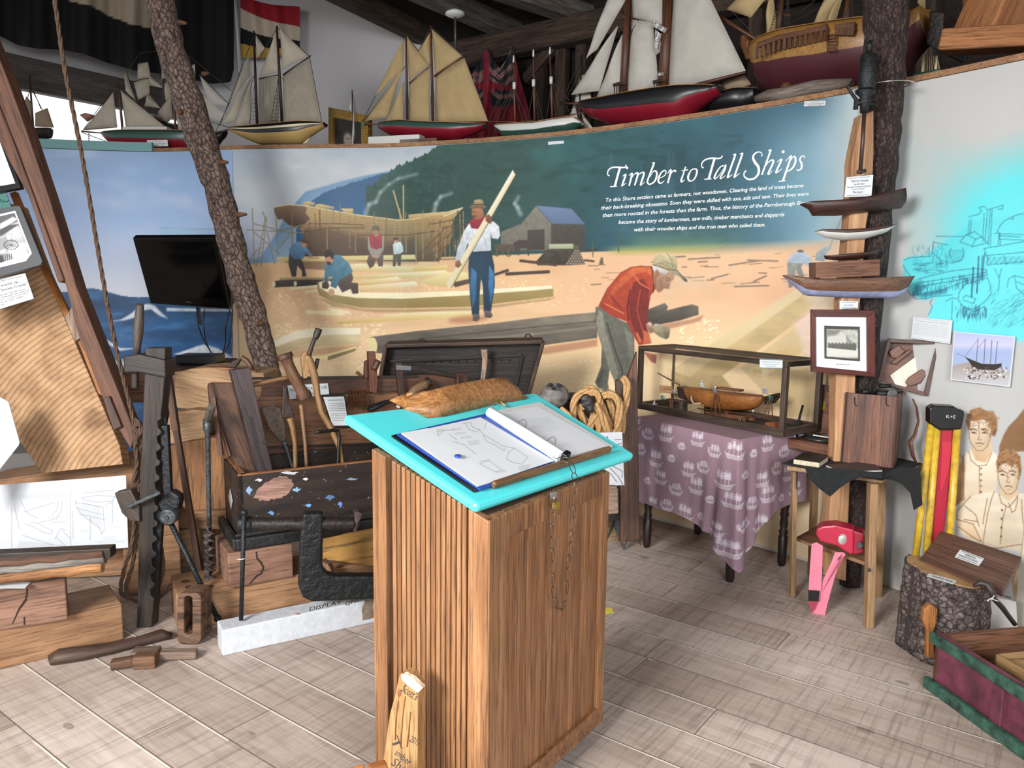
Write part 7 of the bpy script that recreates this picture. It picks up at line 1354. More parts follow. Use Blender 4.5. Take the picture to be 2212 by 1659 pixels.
t=thing('binder_clip','black and silver bulldog clip holding the chain to the binder spine','clip',LT(1214,985,-.03));mb=M();c0=LT(1216,984,-.03);mb.slab([c0+ee*.012-nn_*.02,c0-ee*.014-nn_*.012,c0-ee*.012+nn_*.018,c0+ee*.014+nn_*.012],-s_*.02);obj('jaw',mb,blk2,t,.003)
mb=M();mb.tube([c0,c0-ee*.03+nn_*.005,c0-ee*.05+s_*.008,c0-ee*.025+s_*.012],.0016,6);obj('wire_lever',mb,_mc['steel ring'] if 'steel ring' in _mc else whp,t)
# chain and padlock
FP=Pl(lc-ff*.03,math.degrees(math.atan2(ee.y,ee.x)));steel=plain('dull chain steel','6b5a4c',.35,.8)
cpx=[(1217,990,1),(1232,998,1),(1240,1022,1),(1243,1040,0),(1242,1064,0),(1241,1090,0),(1239,1118,0),(1236,1145,0),(1233,1172,0),(1230,1200,0),(1226,1228,0),(1224,1256,0),(1225,1280,0),(1222,1300,0),(1212,1316,0),(1203,1312,0),(1199,1292,0),(1196,1268,0),(1195,1240,0),(1195,1212,0),(1193,1186,0),(1192,1160,0),(1192,1132,0),(1194,1106,0),(1199,1082,0)]
P3=[LT(x,y,-.05) if f else FP(x,y) for x,y,f in cpx];t=thing('chain','long thin steel chain hanging in a loop down the front of the lectern','chain',P3[-1]);
for k in range(len(P3)-1):
    a,b=P3[k],P3[k+1];m_=(a+b)/2;dv=(b-a);hl=dv.length/2+.003;dv.normalize();sd=ee if k%2 else (ee*.35-ff*.9).normalized();sd=(sd-dv*sd.dot(dv)).normalized();mb=M();mb.tube([m_+dv*hl*math.cos(an)+sd*.0085*math.sin(an) for an in [2*PI*j/14 for j in range(14)]],.0014,5,closed=True);obj('link',mb,steel,t)
mb=M();c0=FP(1207,1087);t=thing('padlock','small brass padlock on the hasp under the turquoise lectern top','padlock',c0);mb.slab([FP(1201,1102),FP(1211,1098),FP(1208,1083),FP(1198,1087)],ff*.012);obj('body',mb,plain('brass','a8923c',.35,.7),t,.002);mb=M();mb.tube([FP(1199,1086,.005),FP(1196,1076,.005),FP(1199,1070,.005),FP(1203,1073,.005),FP(1206,1083,.005)],.002,6);obj('shackle',mb,plain('bright steel','b9bcbf',.2,.9),t);mb=M();slabpx(mb,Pl(lc-ff*.012,math.degrees(math.atan2(ee.y,ee.x))),[(1190,1078),(1203,1074),(1203,1062),(1190,1064)],.003);obj('hasp',mb,_mc['bright steel'],t)
# carved wooden half hull and peg
st=[((440,715),(443,690),.03),((470,738),(475,630),.07),((560,760),(570,598),.1),((640,803),(700,558),.11),((800,788),(860,520),.115),((1000,740),(1040,485),.115),((1180,698),(1200,462),.11),((1330,668),(1320,452),.1),((1440,650),(1395,515),.08),((1495,640),(1450,590),.04)]
rg=[]
for f_,tp_,w in st:
    F_=LT(*TT([f_],*Z7)[0],-.001);T_=P(*TT([tp_],*Z7)[0],F_.y+w*.8);bk=F_+s_*w*1.2
    rg.append([F_,F_.lerp(T_,.45)-s_*.012-nn_*.004,F_.lerp(T_,.8),T_,T_.lerp(bk,.5)-nn_*.012,bk])
mb=M();mb.loft(rg);solo('carved_hull_block',mb,wood('carved honey wood','b98552','8a5a30',.5,5,60,contrast=(.38,.62),bump=.4),'carved honey brown wooden half hull lying at the back edge of the lectern top','carving')
mb=M();a,b=LT(1080,867,-.008),LT(1092,877,-.008);mb.tube([a,b],.004,8);solo('wooden_peg',mb,paleh,'tiny pale peg lying beside the carved half hull on the lectern','peg')
# cedar wedge at the foot, two small blocks
wp_=Pl(Vector((-.3,1.97,0)),-22,5);KW=(740,1239,3.95);t=thing('cedar_wedge','split cedar shingle wedge hand lettered in black and leaning on the lectern','wedge',wp_(870,1800));ced=wood('split cedar','c59a68','a0743f',.7,2,20,bump=.4)
mb=M();slabpx(mb,wp_,TT([(480,870),(497,850),(560,872),(640,985),(640,2300),(240,2300),(330,1700),(400,1200),(450,1020)],*KW),.05,grain=((870,1500),(870,1700)));obj('wedge',mb,ced,t,.004)
mb=M();slabpx(mb,wp_,TT([(495,862),(520,858),(600,895),(680,980),(640,1020),(560,960),(500,905)],*KW),.02,-.002);obj('pale_top',mb,plain('pale split top','ead7bb',.9,0,.1,.6,40),t,.002)
for L in ([(475,1090),(455,1250),(448,1420)],[(535,1050),(510,1250),(497,1480)],[(580,1180),(565,1350),(550,1480)]):mb=M();mb.tube([wp_(*q,-.001) for q in TT(L,*KW)],.0016,5);obj('scored_line',mb,plain('scored brown','6b3a1c',.8),t)
mb=M();mb.ball(wp_(*TT([(488,1020)],*KW)[0],0),.007,.003,.011,10);obj('wood_knot',mb,plain('knot dark','7a4b32',.7),t)
for tx,a,b,h in (("Scott's",(495,1000),(620,1085),17),('2017',(565,1430),(640,1475),15),('T',(405,1400),(450,1520),17),('imber',(440,1545),(562,1640),16),('Shop',(410,1630),(560,1740),19)):mb=M();a,b=TT([a,b],*KW);text(mb,tx,wp_,a,b,h,0,-.004,.0012);obj('hand_lettering',mb,inkm,t)
for lab,c0,s2 in (('small orange cedar block with pencil scribble at the foot of the wedge',(305,1640),.042),('small rough cedar block left of the scribbled one',(130,1665),.036)):
    c3=P(*TT([c0],*KW)[0],1.86);mb=M();mb.box(c3-Vector((0,0,.02)),(s2*1.1,s2,s2),Matrix.Rotation(.4,3,'Z'));t2=thing('cedar_block',lab,'block',c3);obj('block',mb,wood('orange cedar','c4834a','8f5427',.7,2,16),t2,.004)
# blocks, coil and things behind the lectern at its right
Z8=(1120,720,3.95);dp=Pl(P(1250,900,3.95),-4)
t=thing('dark_deadeye','big grey worn ship deadeye on a stick above the rope coil','deadeye',dp(1200,900));mb=M();c0=dp(*TT([(310,530)],*Z8)[0]);mb.ball(c0,.075,.05,.066,20);mb.ball(c0+Vector((-.03,0,-.02)),.06,.048,.04,16);obj('body',mb,plain('grey worn lignum','5c5855',.55,0,.4,.6,26),t)
mb=M()
for x,y in ((270,440),(300,470),(345,445)):mb.ball(dp(*TT([(x,y)],*Z8)[0],-.04),.012,.01,.01,10)
obj('lanyard_hole',mb,plain('hole','1a1715',.8),t);mb=M();mb.tube(px3(dp,TT([(120,560),(240,575)],*Z8)),.013,8);obj('stick',mb,hnd,t)
coil=plain('tan manila rope','b08a5c',.9,0,.2,.3,120);mb=M();R_=.021
for k,L in enumerate(([(285,650),(380,720),(450,820),(470,900)],[(470,830),(462,660),(500,540),(590,478),(660,500),(700,600),(760,740),(830,860)],[(560,540),(640,500),(690,540),(680,640),(620,760),(580,880)],[(720,540),(790,520),(850,570),(860,680),(840,820),(800,870),(750,800),(700,680),(650,600)],[(500,600),(540,700),(600,800),(640,880)],[(880,380),(925,430),(920,560),(890,700),(880,850)],[(640,660),(690,780),(690,880)],[(350,650),(420,700),(500,780),(540,880)],[(760,560),(800,640),(810,760),(790,840)],[(530,640),(600,620),(650,690),(640,800)],[(700,860),(760,830),(800,860)])):rope(mb,px3(dp,TT(L,*Z8),-.03*(k%4)),R_)
solo('rope_coil',mb,coil,'thick tan rope coil heaped beside the glass display case','rope')
mb=M();slabpx(mb,dp,TT([(530,560),(560,520),(610,530),(650,620),(640,690),(590,680),(540,620)],*Z8),.05,-.13);solo('tarred_block',mb,plain('tarred black','1f1c20',.4,0,.2,.8,30),'small black tarred fitting tangled in the rope coil','fitting',None,.015)
mb=M();slabpx(mb,dp,TT([(825,410),(870,398),(895,640),(890,900),(850,900)],*Z8),.05,-.01);solo('wooden_stake',mb,rust,'reddish brown stake rising behind the rope coil','stake',None,.004)
mb=M();slabpx(mb,Pl(P(1200,950,4.15)),TT([(200,560),(900,560),(900,1600),(200,1600)],*Z8),.25);solo('dark_crate',mb,plain('black stained crate','1f1a18',.8,0,.2,.3,20),'black stained crate behind the rope coil and lectern','crate',None,.006)
mb=M();slabpx(mb,Pl(P(1360,1100,3.98)),[(1340,1175),(1340,860),(1376,760),(1382,1165)],.05);solo('dark_post',mb,rust,'dark brown post standing between the rope coil and the display case','post',None,.004)
qd=TT([(640,1308),(905,1296),(885,842),(630,852)],*Z8);dq=Pl(P(1320,1050,3.7));t=thing('drawing_card','white card with line drawings behind the right side of the lectern','drawing sheet',dq(*qd[1]));mb=M();slabpx(mb,dq,qd,.006);obj('card',mb,paper,t,.001)
for L in ([(740,940),(755,880),(780,940)],[(760,880),(760,900)],[(820,910),(880,905)],[(800,960),(880,940)],[(770,1010),(885,960)],[(780,1150),(850,1220),(890,1290)],[(800,1130),(890,1180),(880,1230)],[(820,1000),(820,1060),(885,1060)],[(780,1190),(840,1270)]):mb=M();mb.tube(px3(dq,TT(L,*Z8),-.001),.0012,4);obj('drawn_line',mb,inkm,t)
mb=M();slabpx(mb,Pl(P(1320,1100,3.66)),TT([(560,1560),(855,1540),(850,1325),(830,1312),(560,1312)],*Z8),.12);solo('grained_block',mb,wood('cracked grey block','b39a83','7d675a',.8,3,30,bump=.5),'pale cracked end grain block under the drawing card','block',None,.006)
mb=M();q=BX((1230,1176),(1336,1166),1105,.2);q.mesh(mb);solo('yellow_crate',mb,wood('yellowish board','b59b70','8f774e',.7,2,10),'yellowish box on the floor under the pale cracked block','box',None,.004)
ZA=(1200,1060,3.95);t=thing('iron_fluke','black pointed iron anchor fluke leaning point down on the floor','anchor',G(1347,1190));ap=Pl(G(1347,1190),0,10);mb=M();slabpx(mb,ap,TT([(545,90),(600,100),(645,200),(650,340),(585,510),(540,420),(500,300)],*ZA),.012);obj('plate',mb,plain('dark fluke iron','2c2f33',.5,.3),t,.003)
for L in ([(510,200),(440,410),(445,420),(505,300)],[(645,230),(690,340),(735,460),(725,470),(645,340)]):mb=M();slabpx(mb,ap,TT(L,*ZA),.02,.01);obj('arm',mb,iron,t,.002)
mb=M();slabpx(mb,ap,TT([(568,430),(592,430),(592,446),(568,446)],*ZA),.002,-.002);obj('white_tag',mb,whp,t)
mb=M();mb.slab([G(*q,.0006) for q in ((1304,1326),(1326,1324),(1321,1313),(1304,1314))],(0,0,.0012));solo('tape_strip',mb,plain('yellow tape','e0d24a',.6),'torn piece of yellow tape on the floor beside the lectern','tape')
# ================================================================ table with printed cloth, glass case and shipyard model
tl_,tr_,tbl,tbr=Vector((.826,4.52,0)),Vector((1.181,3.991,0)),Vector((1.193,4.775,0)),Vector((1.544,4.241,0));te=(tr_-tl_).normalized();tn=Vector((-te.y,te.x,0));TZ=.79
drk=wood('dark turned wood','3a2521','1c1210',.4,2,20);t=thing('draped_table','small dark table with turned legs under the mauve ship cloth','table',(tl_+tbr)/2)
for p in (tl_,tr_,tbl,tbr):mb=M();mb.lathe(p,(0,0,1),[(0,.018),(.02,.024),(.17,.027),(.18,.02),(.2,.027),(.215,.018),(.25,.024),(.28,.019),(.3,.026),(.32,.02),(.36,.028),(.75,.028)],14);obj('leg',mb,drk,t)
ca=[tl_-te*.06-tn*.06,tr_+te*.06-tn*.06,tbr+te*.06+tn*.06,tbl-te*.06+tn*.06]
mb=M();mb.slab([V(p,TZ-.03) for p in ca],(0,0,.025));obj('tabletop',mb,drk,t);mb=M();mb.slab([V(p,TZ-.13) for p in (tl_,tr_,tbr,tbl)],(0,0,.1));obj('apron',mb,plain('deep red apron','5a1a22',.5),t)
cw,chh=2.6,.78;c_=Canvas(0,0,cw*400,chh*400,'8f7480',1.5);c_.a*=(.96+.08*c_.noise(60,5,3))[...,None];q_=random.Random(5)
def motif(x,y,s,k):
    w='d8d2dc';L=lambda p,wd=1.1,a=.85:c_.line([(x+u*s,y+v*s) for u,v in p],wd,w,a,.7)
    c_.poly([(x+u*s,y+v*s) for u,v in ((-1,.15),(-.6,.25),(.5,.25),(1,.05),(.75,.6),(-.7,.62))],w,alpha=.45);L([(-1.1,.1),(-.6,.28),(.5,.28),(1.2,-.05)]);L([(-.95,.2),(-.7,.62),(.75,.6),(1,.1)])
    for m in ((-.5,0,.45) if k else (-.6,-.15,.3,.6)):
        h=-.9-.35*q_.random();L([(m,.3),(m+.05,h)]);c_.poly([(x+u*s,y+v*s) for u,v in ((m-.2,h*.35),(m+.22,h*.3),(m+.17,h*.75),(m-.12,h*.8))],w,alpha=.35 if k else .6)
        for v in (.3,.55,.8):L([(m-.24,h*v),(m+.26,h*v-.03)],.9)
    if k:L([(1.15,0),(.5,-1)]);L([(-1,.1),(-.5,-.9)]);L([(-.5,-.9),(.45,-1.1),(1.15,0)]);c_.poly([(x+u*s,y+v*s) for u,v in ((-1.2,.3),(-1.35,-.5),(-1,-.7),(-.85,.2))],w,alpha=.6)
for r in range(5):
    for k in range(21):
        x=20+k*50+(25 if r%2 else 0)+q_.uniform(-4,4);y=26+r*52+(k%2)*14+q_.uniform(-5,5);motif(x,y,(19,15,22,9)[(k+r)%4],(k+r)%2)
path=[V(ca[3].lerp(ca[0],.1),0),V(ca[0],0),V(ca[1],0),V(ca[2],0)];sg=[(path[i+1]-path[i]).length for i in range(3)];tot=sum(sg);res=.004;nu=int(tot/res);nv=int(.5/res);pts=np.zeros((nv+1,nu+1,3));uv=np.zeros((nv+1,nu+1,2));U1,U2=sg[0],sg[0]+sg[1]
outs=[-te,-tn,te];dropk=[(0,.46),(U1*.6,.52),(U1-.03,.57),(U1+.04,.5),(U1+.35,.49),(U2-.14,.53),(U2-.05,.62),(U2+.02,.68),(U2+.1,.6),(U2+.2,.47),(U2+.3,.42),(tot,.4)]
for i in range(nu+1):
    s=min(i*tot/nu,tot-1e-6);k=0 if s<U1 else (1 if s<U2 else 2);b=[0,U1,U2][k];p=path[k].lerp(path[k+1],(s-b)/sg[k]);o1=outs[k]
    for (U,a,b2) in ((U1,0,1),(U2,1,2)):
        f=(s-U)/.09
        if abs(f)<1:w=(f+1)/2;o1=(outs[a]*(1-w)+outs[b2]*w).normalized()
    cn=max(math.exp(-((s-U1)/.06)**2),math.exp(-((s-U2)/.07)**2));D=np.interp(s,[d[0] for d in dropk],[d[1] for d in dropk])
    for j in range(nv+1):
        v=j/nv;fold=.012*math.sin(s*17+1)*v+(.018*math.sin((s-U2)*62)*math.exp(-((s-U2)/.2)**2))*v;z=TZ+.003-D*v;rr_o=.006*min(1,v*12)
        q=p+o1*(rr_o+fold+v*(.02+.07*cn));pts[nv-j,i]=(q.x,q.y,z);uv[nv-j,i]=(s*400+20,v*D*400)
clm=vcol('printed cloth',.9);o=gridmesh('tablecloth',pts,c_.sample(uv[...,0].ravel(),uv[...,1].ravel()),clm);md=o.modifiers.new('thickness','SOLIDIFY');md.thickness=.002
tt=thing('tablecloth','mauve tablecloth printed with white sailing ships hanging over the small table','tablecloth',(tl_+tbr)/2+Vector((0,0,TZ)));o.name='skirt';o.parent=tt;o.matrix_parent_inverse=Matrix.Translation(-tt.location)
mb=M();mb.slab([V(p,TZ-.003) for p in ca],(0,0,.006));obj('top_panel',mb,plain('mauve cloth','8f7480',.9),tt)
# glass display case
z0=TZ+.006;k0,k1=G(1374,882,z0),G(1690.6,945,z0);ke=(k1-k0).normalized();kn=Vector((-ke.y,ke.x,0));KD=max(.24,(G(1752,927,z0)-k1).dot(kn));KH=P(1379.5,747,k0.y).z-z0;KL=(k1-k0).length
casew=wood('dark case oak','57483d','2e241f',.5,1.6,26,bump=.3);t=thing('display_case','glass display case with dark oak frame standing on the mauve ship cloth','display case',(k0+k1)/2+kn*KD/2)
kp3=lambda u,v,w:k0+ke*(u*KL)+kn*(v*KD)+Vector((0,0,w*KH));fw=.028
for u in (0,1):
    for v in (0,1):a=kp3(u,v,0)+ke*(fw/2)*(1-2*u)+kn*(fw/2)*(1-2*v);mb=M();mb.bar(a+Vector((0,0,.04)),a+Vector((0,0,KH-fw)),fw,fw,up=kn);obj('corner_post',mb,casew,t,.002)
for w,h in ((0,.04),(KH-fw,fw)):
    for v in (0,1):a=kn*(fw/2)*(1-2*v)+Vector((0,0,w+h/2));mb=M();mb.bar(kp3(0,v,0)+a,kp3(1,v,0)+a,fw,h);obj('rail',mb,casew,t,.002)
    for u in (0,1):a=ke*(fw/2)*(1-2*u)+Vector((0,0,w+h/2));mb=M();mb.bar(kp3(u,0,0)+a+kn*fw,kp3(u,1,0)+a-kn*fw,fw,h);obj('rail',mb,casew,t,.002)
mb=M();mb.slab([kp3(.02,.05,0),kp3(.98,.05,0),kp3(.98,.95,0),kp3(.02,.95,0)],(0,0,.012));obj('base_board',mb,plain('black base board','221d1b',.8),t)
gl=glassm();gg=.02
for a,b,c2,d in ((kp3(0,.03,.1),kp3(1,.03,.1),kp3(1,.03,.95),kp3(0,.03,.95)),(kp3(0,.97,.1),kp3(1,.97,.1),kp3(1,.97,.95),kp3(0,.97,.95)),(kp3(.97,.05,.1),kp3(.97,.95,.1),kp3(.97,.95,.95),kp3(.97,.05,.95)),(kp3(.03,.05,.1),kp3(.03,.95,.1),kp3(.03,.95,.95),kp3(.03,.05,.95)),(kp3(.02,.05,.985),kp3(.98,.05,.985),kp3(.98,.95,.985),kp3(.02,.95,.985))):mb=M();mb.slab([a,b,c2,d],(b-a).cross(d-a).normalized()*.003);obj('glass_pane',mb,gl,t)
kf=Pl(k0-kn*.001,math.degrees(math.atan2(ke.y,ke.x)));tag_card('small blue edged white card on the top rail of the glass display case',kf,[(1641,795),(1690,796),(1690,777),(1641,775)],[('Completed House Dioramas',.1,.9,.66,2),('Constructed and built by',.15,.85,.4,2),('Roger Morris',.3,.7,.18,2),('-',0,1,.06,1.4),('-',0,1,.99,1.4)],lift=.001,ink=plain('blue ink','44708a',.6))
ZD=(1380,780,3.735);sp2=Pl(k0+kn*KD*.5+ke*.05,math.degrees(math.atan2(ke.y,ke.x))+2);lit=wood('model planking','b8783a','8a5020',.5,3,90,bump=.1);tinyw=wood('model timber','8d5c3e','5c3826',.6,4,60)
t=thing('model_ship','golden planked ship model being built inside the glass display case','model ship',sp2(1550,890));mb=M();hullmesh(mb,sp2,TT([(310,205),(480,222),(640,250),(820,268),(1018,288)],*ZD),TT([(330,300),(420,330),(520,372),(700,402),(880,400),(970,370),(1012,310)],*ZD),.065,[(0,.08,0),(.08,1,0)]);obj('hull',mb,lit,t)
mb=M();slabpx(mb,sp2,TT([(1018,285),(1100,262),(1098,300),(1060,345),(1010,350)],*ZD),.05,-.02);slabpx(mb,sp2,TT([(305,205),(350,215),(385,300),(370,315),(320,290)],*ZD),.07,-.04);obj('dark_stern',mb,drk,t)
mb=M();mb.tube(px3(sp2,TT([(150,95),(330,195)],*ZD)),[.003,.006],6);mb.bar(sp2(*TT([(600,245)],*ZD)[0],-.03),sp2(*TT([(1000,282)],*ZD)[0],-.03),.004,.012);mb.bar(sp2(*TT([(640,215)],*ZD)[0]),sp2(*TT([(830,238)],*ZD)[0]),.04,.012);mb.tube(px3(sp2,TT([(470,380),(900,430),(1050,460)],*ZD),-.085),.003,6);obj('spar',mb,tinyw,t)
mb=M();mb.bar(sp2(1510,890),sp2(1630,905),.03,.02);mb.bar(sp2(1570,880)-Vector((0,0,.02)),sp2(1570,900),.02,.02);obj('keel_blocks',mb,tinyw,t)
fp2=lambda x,y,o=-.075:sp2(*TT([(x,y)],*ZD)[0],o)
for lab,top,b0,b1 in (('miniature step ladder with a seated worker in front of the golden hull',(610,268),(570,452),(660,455)),('miniature step ladder at the stern of the golden hull',(1045,320),(1000,470),(1080,470))):
    mb=M();
    for q in (b0,((b0[0]+b1[0])/2,b0[1]+6),b1):mb.tube([fp2(top[0]+(q[0]-b0[0])*.3,top[1]),fp2(*q)],.0028,5)
    for k in range(1,5):u=k/5;mb.tube([fp2(top[0]+(b0[0]-top[0])*u,top[1]+(b0[1]-top[1])*u),fp2(top[0]+15+((b0[0]+b1[0])/2-top[0])*u,top[1]+(b0[1]-top[1])*u)],.002,5)
    solo('miniature_ladder',mb,tinyw,lab,'ladder')
for lab,x,y in (('miniature brown trestle bench left of the miniature crate',300,405),('miniature grey trestle at the front right of the model',830,495)):
    mb=M();w=50 if x<400 else 28;mb.bar(fp2(x-w,y-90 if w>40 else y-50),fp2(x+w,y-86 if w>40 else y-46),.03,.006)
    for sx in (-w+4,-w+18,w-18,w-4):mb.bar(fp2(x+sx,y),fp2(x+sx,y-86 if w>40 else y-46),.005,.005,up=(0,1,0))
    solo('miniature_trestle',mb,tinyw if w>40 else hnd,lab,'trestle')
mb=M();mb.slab([fp2(392,425),fp2(490,432),fp2(490,350),fp2(392,345)],kn*.04);solo('miniature_crate',mb,wood('pale tiny crate','b9a57c','8d7a56',.7,3,60),'pale miniature crate before the bow of the golden hull','crate',None,.001)
mb=M();mb.tube([fp2(425,280),fp2(425,315),fp2(445,345),fp2(500,340)],[.005,.006,.006,.004],8);solo('miniature_knee',mb,plain('pale curved timber','c9a184',.6),'pale curved miniature timber lying on the pale miniature crate','timber')
mb=M();mb.slab([fp2(165,255),fp2(270,262),fp2(268,205),fp2(165,195)],kn*.006);solo('miniature_panel',mb,wood('tiny panel','c69a72','9a6e4c',.6,3,60),'tan miniature framed panel standing at the left inside the case','panel')  # a flat framed panel
mb=M();mb.slab([fp2(1015,535),fp2(1098,540),fp2(1096,500),fp2(1020,495)],kn*.05);solo('miniature_block',mb,wood('orange block','b5673e','8a4526',.6,3,40),'orange miniature block at the right front corner inside the case','block')
for lab,x,y,s,c2 in (('miniature worker in white with outstretched arm on the deck',503,215,1,'b8c4ce'),('miniature worker in grey blue seated on top of the step ladder',610,262,.9,'6f7684'),('miniature worker in pale blue sitting at the stern rail',1005,262,.9,'8794a8'),('miniature worker in green on the stern ladder',1055,320,.95,'3f5f55'),('miniature worker in black and white seated near the grey trestle',915,455,.9,'20242a'),('miniature worker in green apron at the left corner',185,315,.9,'3f6f5f'),('miniature pale crouching worker at the left front corner',120,370,.8,'a9b2bb'),('miniature worker in grey leaning on the bow',285,265,.9,'99a0a8')):
    of=0 if y<230 or 'stern rail' in lab else-.06;B=sp2(*TT([(x,y)],*ZD)[0],of);h=.036*s;t=thing('figurine',lab,'figurine',B)
    mb=M();mb.tube([B,B+Vector((0,0,h*.45)),B+Vector((.002,0,h*.8)),B+Vector((.003,0,h))],[.004,.006,.008,.003],8);mb.tube([B+Vector((0,0,h*.85)),B+Vector((.012,-.004,h*.62)),B+Vector((.019,-.008,h*.7))],.0028,6);mb.tube([B+Vector((0,0,h*.85)),B+Vector((-.011,-.004,h*.6))],.0028,6);mb.tube([B+Vector((.002,0,h*.4)),B+Vector((.014,-.006,h*.3)),B+Vector((.016,-.006,0))],.0036,6);obj('body',mb,plain('figurine '+c2,c2,.6),t)
    mb=M();mb.ball(B+Vector((.003,-.001,h*1.14)),.0058,.0058,.0068,8);obj('head',mb,plain('figurine head','d0c0b0',.6),t)
# ================================================================ post with half models, whistle, signs
pw=3.92;pb=[(1917,-60),(1915,0),(1911,150),(1905,300),(1890,480),(1872,690),(1852,950),(1836,1262)];rb=[46,44,40,36,33,30,28,22]
t=thing('tree_post','split tree trunk post with dark bark on the right and pale wood on the left','tree trunk',P(1836,1262,pw));mb=M();q=[];rs=[]
for i in range(len(pb)-1):
    for k in range(8):u=k/8;q.append(P(pb[i][0]*(1-u)+pb[i+1][0]*u,pb[i][1]*(1-u)+pb[i+1][1]*u,pw+.02));rs.append((rb[i]*(1-u)+rb[i+1]*u)/FPX*pw*(1+.04*math.sin(i*3+k*2)))
q.append(P(1836,1263,pw+.02));rs.append(.05);mb.tube(q,rs,18);q_=random.Random(3);mb.v=[(a+q_.uniform(-.004,.004),b+q_.uniform(-.004,.004),c2) for a,b,c2 in mb.v];obj('bark',mb,bark('dark bark','1f1614','3c2c28','6a5852',60),t)
wp2=Pl(P(1830,800,pw-.09));mb=M();slabpx(mb,wp2,[(1862,246),(1874,244),(1888,238),(1888,330),(1884,420),(1872,485),(1866,560),(1858,660),(1850,760),(1847,900),(1836,1050),(1828,1256),(1780,1243),(1796,1060),(1804,960),(1806,800),(1818,640),(1832,500),(1839,400),(1840,350),(1844,330),(1852,290)],.09,grain=((1870,250),(1800,1240)));obj('split_face',mb,wood('fresh split wood','d2a67c','a3704a',.6,1,14,pores=.15),t,.006)
t=thing('steam_whistle','black cast steam whistle with lever strapped to the top of the tree post','whistle',P(1870,380,pw-.2));wf=Pl(P(1870,200,pw-.16));mb=M();z=lambda y:(wf(1875,y).z);X0=wf(1874,160)
zz=z(765/3.95);mb.lathe((X0.x,X0.y,zz),(0,0,1),[(0,.034),(.005,.037),(z(120)-zz,.037),(z(117)-zz,.03),(z(114)-zz,.012),(z(104)-zz,.012),(z(100)-zz,.017),(z(94)-zz,.012),(z(86)-zz,.006)],20);obj('bell',mb,iron,t)
mb=M();zb=z(244);X1=wf(1868,220);mb.lathe((X1.x,X1.y,zb),(0,0,1),[(0,.018),(.03,.02),(.04,.028),(.055,.03),(.07,.022),(.09,.045),(.1,.045),(z(196)-zb,.03)],16);mb.tube([wf(1846,222),wf(1890,224)],.012,8);obj('valve_body',mb,iron,t)
mb=M();mb.tube([wf(1840,176),wf(1832,190),wf(1842,205),wf(1850,216),wf(1848,236)],[.005,.007,.008,.01,.012],8);obj('lever',mb,iron,t)
mb=M();mb.tube([wf(1867,243),wf(1864,300),wf(1858,376)],.0095,10);mb.tube([wf(1852,372),wf(1870,369)],.009,8);obj('pipe',mb,plain('brown steel pipe','4a3632',.45,.5),t)
mb=M();c0=P(1898,192,pw+.02);mb.tube([c0+Vector((.13*math.cos(a),.12*math.sin(a)-.04,.01*math.cos(a))) for a in [2*PI*k/28 for k in range(28)]],.012,6,closed=True,flat=.25,up=(0,0,1));solo('steel_band',mb,plain('shiny steel band','c9c6c0',.2,.95),'shiny steel band around the tree post and whistle','band')
ZH=(1652,340,6.506);hm=Pl(P(1840,450,pw-.1));reddk=wood('dark red hull wood','4e2f28','2c1a17',.45,1.5,20)
for lab,K_,sh,kl,bm,m in (('largest dark brown half hull model with a raised stern, topmost on the tree post',ZH,[(495,655),(590,628),(1130,605),(1500,540),(1950,435)],[(500,670),(640,750),(668,826),(1000,825),(1600,750),(1930,715),(1978,640)],.075,([reddk],[(0,1,0)])),('white half hull model with a brown top on the tree post',ZH,[(700,1045),(770,1012),(1100,1020),(1500,990),(1842,938)],[(705,1052),(850,1130),(1100,1172),(1400,1150),(1700,1060),(1844,952)],.06,([reddk,plain('dusty white paint','c5c3c0',.5)],[(0,.3,0),(.3,1,1)])),('smallest dark half hull model resting on the squared brown block',ZH,[(830,1380),(1000,1368),(1400,1332),(1612,1282)],[(850,1432),(1000,1450),(1300,1440),(1560,1372),(1612,1300)],.05,([reddk],[(0,1,0)])),('long brown half hull model with pale blue bottom, lowest on the tree post',B5[:0]+(1652,380,3.95),[(150,845),(450,875),(900,868),(1260,855)],[(160,862),(270,960),(340,1022),(700,1042),(1120,1045),(1215,985),(1256,872)],.075,([wood('brown hull wood','8a6349','5c3e2e',.5,1.5,30),plain('worn pale blue','8d93b4',.6,0,.15,.1,20)],[(0,.62,0),(.62,1,1)]))):
    mb=M();hullmesh(mb,hm,TT(sh,*K_),TT(kl,*K_),bm,m[1],half=True,stern=.35,p=2.2);solo('half_hull_model',mb,m[0],lab,'half hull')
mb=M();slabpx(mb,hm,[(1763,601),(1901,596),(1902,560),(1762,567)],.09,-.09);solo('squared_brown_block',mb,wood('scuffed brown block','936850','6c4738',.7,1.5,10),'squared scuffed brown block fixed across the tree post','block',None,.003)
tag_card('white plaque of thanks screwed to the tree post above the largest half hull',hm,TT([(1120,560),(1500,545),(1526,245),(1150,280)],*ZH),[('-',.08,.9,.93,.6),('With Our Gratitude',.2,.84,.72,5),('This Mill Whistle',.3,.7,.58,3),('Originally from Spencers Island Mill',.06,.94,.46,3),('On Loan Courtesy of',.25,.72,.35,3),('Max Spicer',.3,.68,.18,4.6),('-',.08,.9,.08,.6)],lift=.03)
tag_card('small white label under the lowest half hull on the tree post',hm,[(1814,667),(1853,666),(1854,651),(1814,650)],[('-',.1,.9,.85,1),('HALF MODELS',.22,.78,.35,3),('-',.1,.9,.15,1)],lift=.02,ink=_mc['blue ink'])
gp=Pl(P(1820,740,pw-.13),-3);t=thing('framed_photograph','old group photograph in a wide white mat and dark red wood frame','picture',gp(1820,805));O_=[(1753,803),(1890.7,814.7),(1890.7,670.4),(1752.5,668.6)];I_=[(1763,792),(1874,803),(1873,685),(1762,684)];oq,iq=px3(gp,O_,-.02),px3(gp,I_,-.02)
